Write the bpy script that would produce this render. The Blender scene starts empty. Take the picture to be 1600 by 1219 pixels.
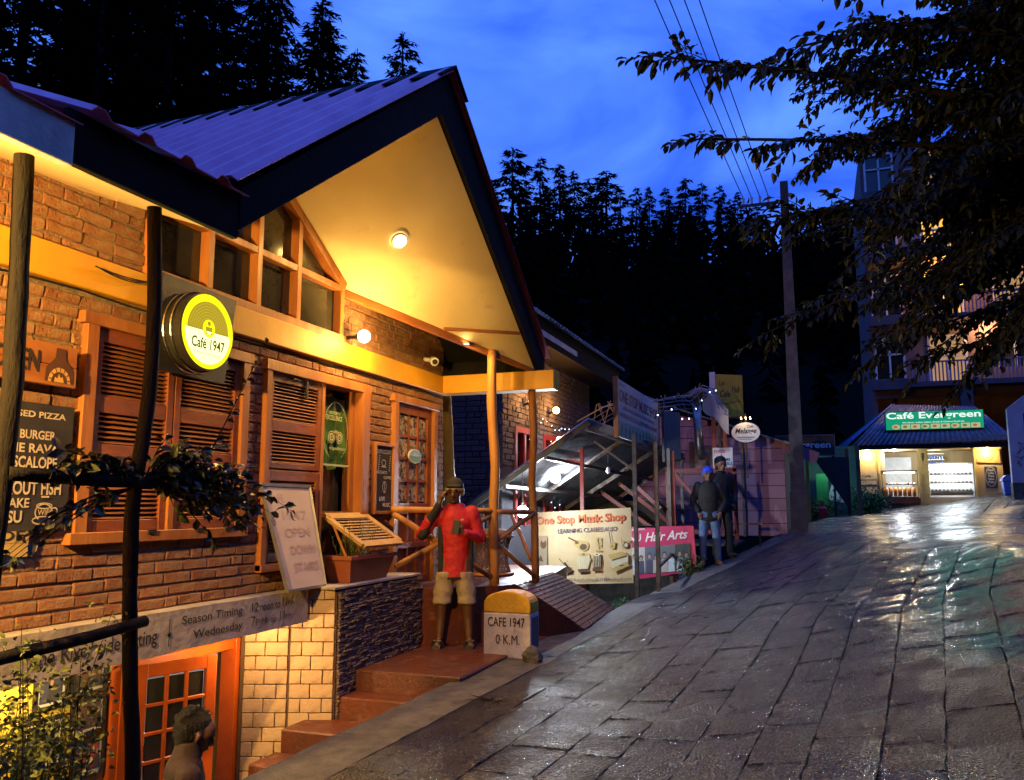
import bpy, bmesh, math, random
from mathutils import Vector, Matrix, noise as mnoise
random.seed(7)
R = random.random
U = random.uniform
rad = math.radians
scene = bpy.context.scene
COL = scene.collection

# ------------------------------------------------------------------ camera
cam_d = bpy.data.cameras.new('camera')
cam = bpy.data.objects.new('camera', cam_d)
COL.objects.link(cam)
cam_d.sensor_width = 36.0
cam_d.lens = 36.0 * 1310 / 1600
cam_d.clip_end = 3000
cam.location = (0, 0, 1.5)
yaw, pitch = rad(19.94), rad(7.87)          # heading measured from +x (along the cafe front) towards +y
fwd = Vector((math.cos(yaw) * math.cos(pitch), math.sin(yaw) * math.cos(pitch), math.sin(pitch)))
cam.rotation_euler = fwd.to_track_quat('-Z', 'Y').to_euler()
scene.camera = cam

# ------------------------------------------------------------------ world: dusk sky
world = bpy.data.worlds.new('World')
scene.world = world
world.use_nodes = True
wn, wl = world.node_tree.nodes, world.node_tree.links
wn.clear()
w_out = wn.new('ShaderNodeOutputWorld')
w_bg = wn.new('ShaderNodeBackground')
w_sky = wn.new('ShaderNodeTexSky')
w_sky.sky_type = 'NISHITA'
w_sky.sun_disc = False
w_sky.sun_elevation = rad(-4)
w_sky.sun_rotation = rad(200)
w_co = wn.new('ShaderNodeTexCoord')
w_map = wn.new('ShaderNodeMapping')
w_map.inputs['Scale'].default_value = (1.0, 1.0, 2.2)
w_n = wn.new('ShaderNodeTexNoise')
w_n.inputs['Scale'].default_value = 3.0
w_n.inputs['Detail'].default_value = 5
w_n.inputs['Roughness'].default_value = .52
w_n.inputs['Distortion'].default_value = .5
w_r = wn.new('ShaderNodeValToRGB')
w_r.color_ramp.elements[0].position = .38
w_r.color_ramp.elements[0].color = (.012, .060, .46, 1)
w_r.color_ramp.elements[1].position = .66
w_r.color_ramp.elements[1].color = (.068, .185, .78, 1)
w_mix = wn.new('ShaderNodeMixRGB')
w_mix.blend_type = 'ADD'
w_mix.inputs['Fac'].default_value = .03
wl.new(w_co.outputs['Generated'], w_map.inputs['Vector'])
wl.new(w_map.outputs['Vector'], w_n.inputs['Vector'])
wl.new(w_n.outputs['Fac'], w_r.inputs['Fac'])
wl.new(w_r.outputs['Color'], w_mix.inputs['Color1'])
wl.new(w_sky.outputs['Color'], w_mix.inputs['Color2'])
wl.new(w_mix.outputs['Color'], w_bg.inputs['Color'])
w_bg.inputs['Strength'].default_value = 1.75
wl.new(w_bg.outputs['Background'], w_out.inputs['Surface'])

sun_d = bpy.data.lights.new('afterglow', 'SUN')
sun_d.energy = .05
sun_d.angle = rad(40)
sun_d.color = (.55, .66, 1)
sun = bpy.data.objects.new('afterglow', sun_d)
COL.objects.link(sun)
sun.rotation_euler = (rad(35), rad(-20), 0)

scene.view_settings.view_transform = 'Standard'
scene.view_settings.look = 'None'
scene.view_settings.exposure = .15
scene.view_settings.gamma = 1
scene.view_settings.use_curve_mapping = False
cy = scene.cycles
cy.use_denoising = True
try:
    cy.denoiser = 'OPENIMAGEDENOISE'
    cy.denoising_prefilter = 'ACCURATE'
except Exception:
    pass
cy.max_bounces = 5
cy.diffuse_bounces = 3
cy.glossy_bounces = 3
cy.transmission_bounces = 4
cy.transparent_max_bounces = 6
cy.sample_clamp_indirect = 4
cy.caustics_reflective = False
cy.caustics_refractive = False
cy.use_light_tree = True

# ------------------------------------------------------------------ materials
def mat(name, c1, c2=None, scale=6, rough=.6, rough2=None, bump=0, bscale=40, metal=0, emit=None, es=0, spec=.5,
        stretch=(1, 1, 1), island=0, detail=4, dirt=None, lo=.35, hi=.65):
    m = bpy.data.materials.new(name)
    m.use_nodes = True
    n, l = m.node_tree.nodes, m.node_tree.links
    b = n['Principled BSDF']
    b.inputs['Roughness'].default_value = rough
    b.inputs['Metallic'].default_value = metal
    b.inputs['Specular IOR Level'].default_value = spec
    c1 = (*c1, 1)
    tc = n.new('ShaderNodeTexCoord')
    mp = n.new('ShaderNodeMapping')
    mp.inputs['Scale'].default_value = stretch
    l.new(tc.outputs['Object'], mp.inputs['Vector'])
    vec = mp.outputs['Vector']
    if c2 is None:
        c2 = tuple(x * .78 for x in c1[:3])
    c2 = (*c2, 1)
    nz = n.new('ShaderNodeTexNoise')
    nz.inputs['Scale'].default_value = scale
    nz.inputs['Detail'].default_value = detail
    nz.inputs['Roughness'].default_value = .6
    l.new(vec, nz.inputs['Vector'])
    mr = n.new('ShaderNodeMapRange')
    mr.inputs['From Min'].default_value = lo
    mr.inputs['From Max'].default_value = hi
    l.new(nz.outputs['Fac'], mr.inputs['Value'])
    mx = n.new('ShaderNodeMixRGB')
    mx.inputs['Color1'].default_value = c1
    mx.inputs['Color2'].default_value = c2
    fac = mr.outputs['Result']
    if island:
        ge = n.new('ShaderNodeNewGeometry')
        oi = n.new('ShaderNodeObjectInfo')
        ad = n.new('ShaderNodeMath'); ad.operation = 'ADD'
        l.new(ge.outputs['Random Per Island'], ad.inputs[0]); l.new(oi.outputs['Random'], ad.inputs[1])
        fr = n.new('ShaderNodeMath'); fr.operation = 'FRACT'
        l.new(ad.outputs[0], fr.inputs[0])
        ml = n.new('ShaderNodeMixRGB'); ml.inputs['Fac'].default_value = island
        l.new(fac, ml.inputs['Color1']); l.new(fr.outputs[0], ml.inputs['Color2'])
        fac = ml.outputs['Color']
    l.new(fac, mx.inputs['Fac'])
    col = mx.outputs['Color']
    if dirt:
        n3 = n.new('ShaderNodeTexNoise'); n3.inputs['Scale'].default_value = dirt[1]; n3.inputs['Detail'].default_value = 6
        n3.inputs['Roughness'].default_value = .7
        l.new(vec, n3.inputs['Vector'])
        m3 = n.new('ShaderNodeMapRange'); m3.inputs['From Min'].default_value = dirt[2]; m3.inputs['From Max'].default_value = dirt[3]
        l.new(n3.outputs['Fac'], m3.inputs['Value'])
        x3 = n.new('ShaderNodeMixRGB'); x3.inputs['Color2'].default_value = (*dirt[0], 1)
        l.new(m3.outputs['Result'], x3.inputs['Fac']); l.new(col, x3.inputs['Color1'])
        col = x3.outputs['Color']
    l.new(col, b.inputs['Base Color'])
    if rough2 is not None:
        m2 = n.new('ShaderNodeMapRange')
        m2.inputs['From Min'].default_value = lo; m2.inputs['From Max'].default_value = hi
        m2.inputs['To Min'].default_value = rough; m2.inputs['To Max'].default_value = rough2
        l.new(nz.outputs['Fac'], m2.inputs['Value']); l.new(m2.outputs['Result'], b.inputs['Roughness'])
    if bump:
        n2 = n.new('ShaderNodeTexNoise')
        n2.inputs['Scale'].default_value = bscale; n2.inputs['Detail'].default_value = 5; n2.inputs['Roughness'].default_value = .65
        l.new(vec, n2.inputs['Vector'])
        bp = n.new('ShaderNodeBump'); bp.inputs['Strength'].default_value = min(1, bump); bp.inputs['Distance'].default_value = .02 * max(1, bump)
        l.new(n2.outputs['Fac'], bp.inputs['Height']); l.new(bp.outputs['Normal'], b.inputs['Normal'])
    if emit:
        b.inputs['Emission Color'].default_value = (*emit, 1)
        b.inputs['Emission Strength'].default_value = es
    return m

M = {}
M['brick'] = mat('brick_clay', (.215, .075, .030), (.345, .170, .075), 11, .9, bump=1.0, bscale=48, island=.55, dirt=((.30, .22, .14), 11, .54, .70))
M['mortar'] = mat('mortar', (.30, .215, .135), (.17, .12, .078), 12, .95, bump=.8, bscale=60)
M['darkbrick'] = mat('painted_brick', (.040, .036, .042), (.070, .062, .070), 7, .85, bump=.6, bscale=40, island=.6)
M['darkmortar'] = mat('dark_mortar', (.03, .027, .04), None, 9, .95, bump=.5)
M['yellow'] = mat('yellow_paint', (.70, .36, .012), (.60, .29, .010), 2.2, .55, bump=.15, bscale=9, dirt=((.25, .14, .02), 5, .62, .80))
M['soffit'] = mat('cream_plaster', (.74, .60, .32), (.66, .52, .26), 1.8, .7, bump=.12, bscale=7, dirt=((.45, .31, .12), 3.0, .60, .82))
M['wood'] = mat('varnished_wood', (.42, .165, .040), (.27, .085, .018), 5, .42, .6, bump=.25, bscale=30, stretch=(1, 1, .18), spec=.4)
M['woodh'] = mat('varnished_wood_rail', (.42, .165, .040), (.27, .085, .018), 5, .42, .6, bump=.25, bscale=30, stretch=(.18, .6, 1), spec=.4)
M['woodred'] = mat('red_brown_wood', (.30, .085, .025), (.17, .042, .012), 5, .4, .6, bump=.3, bscale=30, stretch=(.4, .4, 1))
M['slat'] = mat('slat_wood', (.36, .13, .035), (.22, .07, .018), 6, .5, bump=.2, island=.5)
M['pole_wood'] = mat('peeled_log', (.50, .24, .060), (.33, .13, .030), 5, .5, .7, bump=.4, bscale=26, stretch=(1, 1, .22), dirt=((.12, .05, .015), 9, .60, .74))
M['darkwood'] = mat('weathered_black_wood', (.006, .005, .004), (.013, .009, .006), 9, .85, bump=.9, bscale=30, stretch=(1, 1, .25), spec=.15)
M['fascia'] = mat('dark_fascia_board', (.0065, .006, .006), (.011, .010, .009), 5, .85, bump=.4, bscale=22, spec=.12)
M['fascia_pale'] = mat('pale_fascia_board', (.62, .60, .56), (.42, .41, .40), 5, .7, bump=.3, bscale=40)
M['purple_roof'] = mat('purple_metal_sheet', (.80, .25, .44), (.66, .2, .37), 3, .33, .45, metal=.15, bump=.08, bscale=5)
M['grey_roof'] = mat('galvanised_sheet', (.42, .44, .46), (.26, .27, .29), 6, .32, .5, metal=.7, bump=.15, bscale=16)
M['slate_roof'] = mat('blue_grey_sheet', (.16, .20, .27), (.10, .12, .17), 6, .4, .55, metal=.5, bump=.15, bscale=16)
M['glass'] = mat('window_glass', (.025, .022, .016), (.045, .04, .03), 3, .06, .13, spec=.55)
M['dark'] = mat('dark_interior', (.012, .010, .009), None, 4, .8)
M['black'] = mat('black_paint', (.012, .011, .010), (.022, .02, .018), 7, .5, bump=.2)
M['chalk'] = mat('chalkboard', (.018, .016, .015), (.032, .028, .025), 7, .7, bump=.1)
M['white'] = mat('white_paint', (.76, .75, .72), (.62, .60, .56), 6, .6, bump=.1)
M['cream'] = mat('cream_letter', (.66, .55, .38), (.5, .4, .26), 25, .7)
M['letter'] = mat('black_letter', (.012, .011, .012), (.03, .028, .028), 30, .7)
M['beam_paint'] = mat('whitewash', (.46, .40, .33), (.30, .255, .21), 5, .8, bump=.5, bscale=18, dirt=((.13, .10, .08), 3.4, .60, .72))
M['tile'] = mat('buff_stone_tile', (.47, .325, .185), (.35, .23, .125), 12, .65, bump=.5, bscale=28, island=.5, dirt=((.20, .115, .055), 7, .60, .74))
M['grout'] = mat('brown_grout', (.10, .055, .028), None, 9, .9, bump=.3)
M['stone'] = mat('split_stone', (.19, .125, .09), (.10, .066, .05), 18, .75, bump=1, bscale=42, island=.7)
M['redcement'] = mat('red_cement', (.115, .027, .010), (.060, .014, .007), 3, .36, .6, bump=.4, bscale=26, dirt=((.20, .075, .035), 6, .55, .72))
M['rampt'] = mat('ramp_tile', (.22, .075, .035), (.15, .05, .025), 8, .25, .45, bump=.3, bscale=50, island=.4)
M['terracotta'] = mat('terracotta_plastic', (.30, .085, .030), (.24, .065, .022), 6, .5, bump=.1)
M['soil'] = mat('soil', (.03, .02, .013), None, 20, .95, bump=1)
M['orange_door'] = mat('orange_gloss_paint', (.62, .115, .012), (.50, .085, .010), 6, .33, bump=.12, bscale=26)
M['roomwall'] = mat('yellow_wall', (.68, .44, .045), (.60, .38, .035), 3, .7)
M['concrete'] = mat('concrete', (.105, .095, .084), (.05, .045, .04), 7, .8, bump=1.2, bscale=46, dirt=((.035, .032, .028), 4, .58, .70))
M['steel'] = mat('grey_steel', (.12, .105, .10), (.07, .055, .05), 8, .45, .6, metal=.6, bump=.1)
M['redsteel'] = mat('red_painted_steel', (.26, .022, .020), (.17, .014, .014), 8, .45, bump=.1)
M['pink'] = mat('pink_plank', (.36, .19, .27), (.25, .13, .20), 3.0, .6, bump=.3, bscale=20, stretch=(1, 1, .25), island=.55, dirt=((.52, .36, .42), 2.6, .60, .72))
M['wire'] = mat('black_wire', (.01, .01, .01), None, 5, .6)
M['skin'] = mat('skin', (.105, .048, .026), (.08, .036, .02), 14, .5, bump=.1, bscale=60)
M['skin2'] = mat('skin_fair', (.17, .085, .05), (.14, .068, .04), 14, .5, bump=.1, bscale=60)
M['hair'] = mat('dark_hair', (.004, .003, .003), (.009, .007, .006), 40, .55, bump=.9, bscale=90, spec=.25)
M['red_cloth'] = mat('red_softshell', (.42, .006, .014), (.33, .005, .011), 9, .7, bump=.35, bscale=14)
M['black_cloth'] = mat('black_cloth', (.006, .006, .008), (.011, .011, .013), 9, .85, bump=.4, bscale=14)
M['maroon'] = mat('maroon_cloth', (.022, .006, .008), (.012, .004, .005), 9, .85, bump=.4, bscale=14)
M['shorts'] = mat('grey_olive_cotton', (.30, .235, .15), (.225, .175, .11), 9, .85, bump=.5, bscale=18)
M['denim'] = mat('blue_denim', (.10, .17, .33), (.055, .10, .22), 8, .8, bump=.5, bscale=25)
M['tan'] = mat('tan_shoe', (.42, .23, .06), (.3, .16, .04), 9, .7)
M['bluecap'] = mat('blue_cap_cloth', (.015, .07, .60), (.012, .05, .48), 9, .7)
M['bluebin'] = mat('blue_plastic', (.03, .13, .62), (.025, .10, .5), 5, .4)
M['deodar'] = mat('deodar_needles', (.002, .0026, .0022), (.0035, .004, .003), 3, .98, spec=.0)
M['bark'] = mat('bark', (.016, .013, .011), None, 6, .9, bump=1, spec=.1)
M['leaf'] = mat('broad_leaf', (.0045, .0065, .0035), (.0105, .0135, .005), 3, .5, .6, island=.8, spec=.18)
M['leaf2'] = mat('shrub_leaf', (.050, .070, .016), (.125, .140, .034), 3, .5, island=.8, spec=.3)
M['leaf3'] = mat('creeper_leaf', (.020, .026, .010), (.055, .055, .016), 3, .4, island=.8, spec=.45)
M['bushleaf'] = mat('bush_leaf', (.03, .11, .025), (.06, .17, .04), 3, .5, island=.8)
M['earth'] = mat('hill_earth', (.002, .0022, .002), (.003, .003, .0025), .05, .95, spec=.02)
M['lowground'] = mat('lower_yard', (.06, .05, .045), (.04, .034, .03), 3, .8, bump=.5)

def emis(name, c, s):
    m = bpy.data.materials.new(name); m.use_nodes = True
    n, l = m.node_tree.nodes, m.node_tree.links
    n.clear()
    o = n.new('ShaderNodeOutputMaterial'); e = n.new('ShaderNodeEmission')
    e.inputs['Color'].default_value = (*c, 1); e.inputs['Strength'].default_value = s
    l.new(e.outputs[0], o.inputs['Surface'])
    return m
M['warm_bulb'] = emis('warm_bulb_glow', (1, .70, .34), 22)
M['cool_bulb'] = emis('cool_bulb_glow', (.82, .92, 1), 22)
M['amber_bulb'] = emis('amber_bulb_glow', (1, .58, .22), 14)
M['fairy'] = emis('fairy_light_glow', (.55, .72, 1), 9)
M['tube'] = emis('tube_glow', (.85, .95, 1), 7)

def wet_road():
    m = bpy.data.materials.new('wet_rough_concrete'); m.use_nodes = True
    n, l = m.node_tree.nodes, m.node_tree.links
    b = n['Principled BSDF']
    tc = n.new('ShaderNodeTexCoord')
    def nz(s, d=4, r=.6):
        k = n.new('ShaderNodeTexNoise'); k.inputs['Scale'].default_value = s; k.inputs['Detail'].default_value = d
        k.inputs['Roughness'].default_value = r; l.new(tc.outputs['Object'], k.inputs['Vector']); return k
    def rng(src, a, bb, c, d):
        k = n.new('ShaderNodeMapRange'); k.inputs['From Min'].default_value = a; k.inputs['From Max'].default_value = bb
        k.inputs['To Min'].default_value = c; k.inputs['To Max'].default_value = d; l.new(src, k.inputs['Value']); return k.outputs['Result']
    big = nz(.55, 3); mid = nz(3.2, 5); fine = nz(58, 3, .7); grit = n.new('ShaderNodeTexVoronoi')
    grit.inputs['Scale'].default_value = 62; l.new(tc.outputs['Object'], grit.inputs['Vector'])
    mx = n.new('ShaderNodeMixRGB'); mx.inputs['Color1'].default_value = (.0045, .004, .0045, 1); mx.inputs['Color2'].default_value = (.082, .066, .056, 1)
    l.new(rng(fine.outputs['Fac'], .49, .66, 0, 1), mx.inputs['Fac'])
    m2 = n.new('ShaderNodeMixRGB'); m2.blend_type = 'MULTIPLY'; m2.inputs['Fac'].default_value = .8
    l.new(mx.outputs['Color'], m2.inputs['Color1']); l.new(rng(mid.outputs['Fac'], .3, .7, .45, 1.25), m2.inputs['Color2'])
    l.new(m2.outputs['Color'], b.inputs['Base Color'])
    # standing water where the broad noise is low
    wet = rng(big.outputs['Fac'], .36, .60, 0, 1)
    ro = n.new('ShaderNodeMath'); ro.operation = 'MULTIPLY_ADD'; l.new(wet, ro.inputs[0]); ro.inputs[1].default_value = .20; ro.inputs[2].default_value = .10
    l.new(ro.outputs[0], b.inputs['Roughness'])
    b.inputs['Specular IOR Level'].default_value = .55
    h = n.new('ShaderNodeMath'); h.operation = 'MULTIPLY_ADD'; l.new(grit.outputs['Distance'], h.inputs[0]); h.inputs[1].default_value = 1.0
    l.new(fine.outputs['Fac'], h.inputs[2])
    h2 = n.new('ShaderNodeMath'); h2.operation = 'MULTIPLY_ADD'; l.new(mid.outputs['Fac'], h2.inputs[0]); h2.inputs[1].default_value = .9; l.new(h.outputs[0], h2.inputs[2])
    bp = n.new('ShaderNodeBump'); bp.inputs['Distance'].default_value = .034
    l.new(rng(big.outputs['Fac'], .36, .60, .55, 1.0), bp.inputs['Strength'])
    l.new(h2.outputs[0], bp.inputs['Height']); l.new(bp.outputs['Normal'], b.inputs['Normal'])
    return m
M['road'] = wet_road()
M['water'] = mat('puddle_water', (.010, .010, .011), None, 3, .03, .06, spec=.6, bump=.04, bscale=9)

# ------------------------------------------------------------------ mesh helpers
class MB:
    def __init__(s): s.v = []; s.f = []; s.mi = []; s.m = 0
    def add(s, vs, fs):
        o = len(s.v); s.v += [tuple(p) for p in vs]
        for f in fs: s.f.append([i + o for i in f]); s.mi.append(s.m)
        return s
    def box(s, x0, x1, y0, y1, z0, z1, c=0):
        if x0 > x1: x0, x1 = x1, x0
        if y0 > y1: y0, y1 = y1, y0
        if z0 > z1: z0, z1 = z1, z0
        if c <= 0:
            return s.add([(x, y, z) for x in (x0, x1) for y in (y0, y1) for z in (z0, z1)],
                         [(0, 1, 3, 2), (4, 6, 7, 5), (0, 4, 5, 1), (2, 3, 7, 6), (0, 2, 6, 4), (1, 5, 7, 3)])
        v, f = cbox((x1 - x0) / 2, (y1 - y0) / 2, (z1 - z0) / 2, c)
        cx, cyy, cz = (x0 + x1) / 2, (y0 + y1) / 2, (z0 + z1) / 2
        return s.add([(a + cx, b + cyy, d + cz) for a, b, d in v], f)
    def obox(s, p0, p1, w, h, up=(0, 0, 1), c=0):
        p0, p1 = Vector(p0), Vector(p1); d = p1 - p0; L = d.length; d.normalize()
        upv = Vector(up)
        if abs(d.dot(upv)) > .99: upv = Vector((0, 1, 0))
        sd = d.cross(upv).normalized(); u2 = sd.cross(d)
        v, f = cbox(L / 2, w / 2, h / 2, c) if c > 0 else ([(x, y, z) for x in (-L / 2, L / 2) for y in (-w / 2, w / 2) for z in (-h / 2, h / 2)],
            [(0, 1, 3, 2), (4, 6, 7, 5), (0, 4, 5, 1), (2, 3, 7, 6), (0, 2, 6, 4), (1, 5, 7, 3)])
        m = (p0 + p1) / 2
        return s.add([m + d * a + sd * b + u2 * e for a, b, e in v], f)
    def tube(s, pts, r, n=8, cap=True):
        pts = [Vector(p) for p in pts]
        if not hasattr(r, '__len__'): r = [r] * len(pts)
        o = len(s.v); prev = None
        for i, p in enumerate(pts):
            d = (pts[min(i + 1, len(pts) - 1)] - pts[max(i - 1, 0)]).normalized()
            if prev is None:
                a = Vector((0, 0, 1)) if abs(d.z) < .9 else Vector((1, 0, 0))
                a = (a - d * a.dot(d)).normalized()
            else:
                a = (prev - d * prev.dot(d)).normalized()
            prev = a; b = d.cross(a)
            for k in range(n):
                t = 2 * math.pi * k / n
                s.v.append(tuple(p + (a * math.cos(t) + b * math.sin(t)) * r[i]))
        for i in range(len(pts) - 1):
            for k in range(n):
                s.f.append([o + i * n + k, o + i * n + (k + 1) % n, o + (i + 1) * n + (k + 1) % n, o + (i + 1) * n + k]); s.mi.append(s.m)
        if cap:
            s.f.append([o + k for k in range(n)][::-1]); s.mi.append(s.m)
            e = o + (len(pts) - 1) * n
            s.f.append([e + k for k in range(n)]); s.mi.append(s.m)
        return s
    def ball(s, c, r, nu=10, nv=7, sc=(1, 1, 1)):
        o = len(s.v); c = Vector(c)
        for j in range(nv + 1):
            ph = math.pi * j / nv
            for i in range(nu):
                t = 2 * math.pi * i / nu
                s.v.append((c.x + r * sc[0] * math.sin(ph) * math.cos(t), c.y + r * sc[1] * math.sin(ph) * math.sin(t), c.z + r * sc[2] * math.cos(ph)))
        for j in range(nv):
            for i in range(nu):
                s.f.append([o + j * nu + i, o + (j + 1) * nu + i, o + (j + 1) * nu + (i + 1) % nu, o + j * nu + (i + 1) % nu]); s.mi.append(s.m)
        return s
    def prism(s, poly, fn, h0, h1):
        """poly: 2d points; fn(a,b,h) -> 3d"""
        n = len(poly)
        return s.add([fn(a, b, h0) for a, b in poly] + [fn(a, b, h1) for a, b in poly],
                     [list(range(n))[::-1], list(range(n, 2 * n))] + [[i, (i + 1) % n, n + (i + 1) % n, n + i] for i in range(n)])
    def mesh(s, name, mats, smooth=False):
        me = bpy.data.meshes.new(name)
        me.from_pydata(s.v, [], s.f)
        if not isinstance(mats, (list, tuple)): mats = [mats]
        for m in mats: me.materials.append(m)
        if len(mats) > 1: me.polygons.foreach_set('material_index', s.mi)
        bm = bmesh.new(); bm.from_mesh(me); bmesh.ops.recalc_face_normals(bm, faces=bm.faces); bm.to_mesh(me); bm.free()
        if smooth: me.polygons.foreach_set('use_smooth', [True] * len(me.polygons))
        me.update()
        return me

def cbox(a, b, c, e):
    e = min(e, a * .9, b * .9, c * .9)
    v = []
    for sx in (-1, 1):
        for sy in (-1, 1):
            for sz in (-1, 1):
                v += [(sx * a, sy * (b - e), sz * (c - e)), (sx * (a - e), sy * b, sz * (c - e)), (sx * (a - e), sy * (b - e), sz * c)]
    idx = lambda sx, sy, sz, k: ((sx > 0) * 4 + (sy > 0) * 2 + (sz > 0)) * 3 + k
    f = []
    for s_ in (-1, 1):
        f.append([idx(s_, -1, -1, 0), idx(s_, 1, -1, 0), idx(s_, 1, 1, 0), idx(s_, -1, 1, 0)])
        f.append([idx(-1, s_, -1, 1), idx(1, s_, -1, 1), idx(1, s_, 1, 1), idx(-1, s_, 1, 1)])
        f.append([idx(-1, -1, s_, 2), idx(1, -1, s_, 2), idx(1, 1, s_, 2), idx(-1, 1, s_, 2)])
        for t_ in (-1, 1):
            f.append([idx(s_, t_, -1, 0), idx(s_, t_, 1, 0), idx(s_, t_, 1, 1), idx(s_, t_, -1, 1)])
            f.append([idx(s_, -1, t_, 0), idx(s_, 1, t_, 0), idx(s_, 1, t_, 2), idx(s_, -1, t_, 2)])
            f.append([idx(-1, s_, t_, 1), idx(1, s_, t_, 1), idx(1, s_, t_, 2), idx(-1, s_, t_, 2)])
            for w in (-1, 1):
                f.append([idx(s_, t_, w, 0), idx(s_, t_, w, 1), idx(s_, t_, w, 2)])
    return v, f

def worg(o):
    p = Vector((0, 0, 0))
    while o: p += o.location; o = o.parent
    return p

def link(name, data, parent=None, loc=None):
    """mesh in world coordinates when loc is None, else placed at world loc"""
    o = bpy.data.objects.new(name, data); COL.objects.link(o)
    base = worg(parent) if parent else Vector((0, 0, 0))
    if parent: o.parent = parent
    o.location = (Vector(loc) if loc is not None else Vector((0, 0, 0))) - base
    return o

def tag(o, label=None, cat=None, group=None, kind=None):
    if label: o['label'] = label
    if cat: o['category'] = cat
    if group: o['group'] = group
    if kind: o['kind'] = kind
    return o

def thing(name, loc, label, cat, group=None):
    o = bpy.data.objects.new(name, None); COL.objects.link(o); o.location = loc; o.empty_display_size = .1
    return tag(o, label, cat, group)

def put(name, mb, m, parent=None, smooth=False, kind=None):
    o = link(name, mb.mesh(name, m, smooth), parent)
    if kind: o['kind'] = kind
    return o

def copy_tree(o, parent=None):
    c = o.copy(); COL.objects.link(c); c.parent = parent
    for ch in [x for x in bpy.data.objects if x.parent == o]: copy_tree(ch, c)
    return c

def point(name, loc, color, w, r=.05, parent=None):
    d = bpy.data.lights.new(name, 'POINT'); d.energy = w; d.color = color; d.shadow_soft_size = r
    o = bpy.data.objects.new(name, d); COL.objects.link(o)
    if parent: o.parent = parent; o.location = Vector(loc) - worg(parent)
    else: o.location = loc
    return o

def area(name, loc, to, color, w, sx, sy, parent=None):
    d = bpy.data.lights.new(name, 'AREA'); d.energy = w; d.color = color; d.shape = 'RECTANGLE'; d.size = sx; d.size_y = sy
    o = bpy.data.objects.new(name, d); COL.objects.link(o)
    o.rotation_euler = (Vector(to) - Vector(loc)).to_track_quat('-Z', 'Y').to_euler()
    if parent: o.parent = parent; o.location = Vector(loc) - worg(parent)
    else: o.location = loc
    return o

_tc = {}
def glyphs(txt, bold=0, shear=0):
    k = (txt, bold, shear)
    if k not in _tc:
        c = bpy.data.curves.new('lettering', 'FONT'); c.body = txt; c.resolution_u = 3; c.offset = bold; c.shear = shear
        c.align_x = 'LEFT'
        o = bpy.data.objects.new('lettering', c)
        me = o.to_mesh()
        v = [tuple(p.co) for p in me.vertices]; f = [list(p.vertices) for p in me.polygons]
        o.to_mesh_clear(); bpy.data.objects.remove(o); bpy.data.curves.remove(c)
        x0 = min(p[0] for p in v); x1 = max(p[0] for p in v); y0 = min(p[1] for p in v); y1 = max(p[1] for p in v)
        _tc[k] = ([(p[0] - x0, p[1] - y0) for p in v], f, x1 - x0, y1 - y0)
    return _tc[k]

def text(mb, txt, org, right, up, w=None, h=None, bold=.006, shear=0, center=False):
    """lay flat letters so that their box starts at org; right/up are directions; w,h sizes in m"""
    v, f, tw, th = glyphs(txt, bold, shear)
    if w is None: w = tw * h / th
    if h is None: h = th * w / tw
    r, u = Vector(right).normalized(), Vector(up).normalized(); o = Vector(org)
    if center: o = o - r * w / 2
    mb.add([o + r * (x / tw * w) + u * (y / th * h) for x, y in v], f)
    return w

def ring2(cx, cy, rx, ry=None, n=28, a0=0, a1=2 * math.pi):
    ry = ry or rx
    return [(cx + rx * math.cos(a0 + (a1 - a0) * i / n), cy + ry * math.sin(a0 + (a1 - a0) * i / n)) for i in range(n if abs(a1 - a0 - 2 * math.pi) < 1e-6 else n + 1)]

class Print:
    """flat print on a plane: shapes laid one a fraction of a millimetre above the last, one material index each"""
    def __init__(s, org, right, up, step=.0006):
        s.o = Vector(org); s.r = Vector(right).normalized(); s.u = Vector(up).normalized(); s.n = s.r.cross(s.u); s.h = .001; s.step = step
        s.mb = MB(); s.mats = []
    def P(s, x, y): return s.o + s.r * x + s.u * y + s.n * s.h
    def use(s, m):
        if m not in s.mats: s.mats.append(m)
        s.mb.m = s.mats.index(m); s.h += s.step
    def poly(s, m, pts):
        s.use(m); s.mb.add([s.P(x, y) for x, y in pts], [list(range(len(pts)))]); return s
    def rect(s, m, x0, y0, x1, y1): return s.poly(m, [(x0, y0), (x1, y0), (x1, y1), (x0, y1)])
    def disc(s, m, x, y, rx, ry=None, n=24): return s.poly(m, ring2(x, y, rx, ry, n))
    def line(s, m, pts, w):
        s.use(m)
        for (a, b), (c, d) in zip(pts, pts[1:]):
            L = math.hypot(c - a, d - b) or 1; nx, ny = -(d - b) / L * w / 2, (c - a) / L * w / 2
            s.mb.add([s.P(a + nx, b + ny), s.P(c + nx, d + ny), s.P(c - nx, d - ny), s.P(a - nx, b - ny)], [[0, 1, 2, 3]])
        return s
    def ring(s, m, x, y, r, w, ry=None, n=28, a0=0, a1=2 * math.pi):
        p = ring2(x, y, r, ry, n, a0, a1)
        if a1 - a0 > 6.28: p = p + [p[0]]
        return s.line(m, p, w)
    def text(s, m, t, x, y, w=None, h=None, bold=.012, shear=0, center=False):
        s.use(m); text(s.mb, t, s.P(x, y), s.r, s.u, w, h, bold, shear, center); return s
    def done(s, name, parent): 
        me = bpy.data.meshes.new(name); me.from_pydata(s.mb.v, [], s.mb.f)
        for m in s.mats: me.materials.append(m)
        me.polygons.foreach_set('material_index', s.mb.mi); me.update()
        return link(name, me, parent)

def ink(name, c, rough=.6): 
    if name not in M: M[name] = mat(name, c, tuple(x * .88 for x in c), 12, rough)
    return M[name]

def jit(p, a): return (p[0] + U(-a, a), p[1] + U(-a, a), p[2] + U(-a, a))

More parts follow.
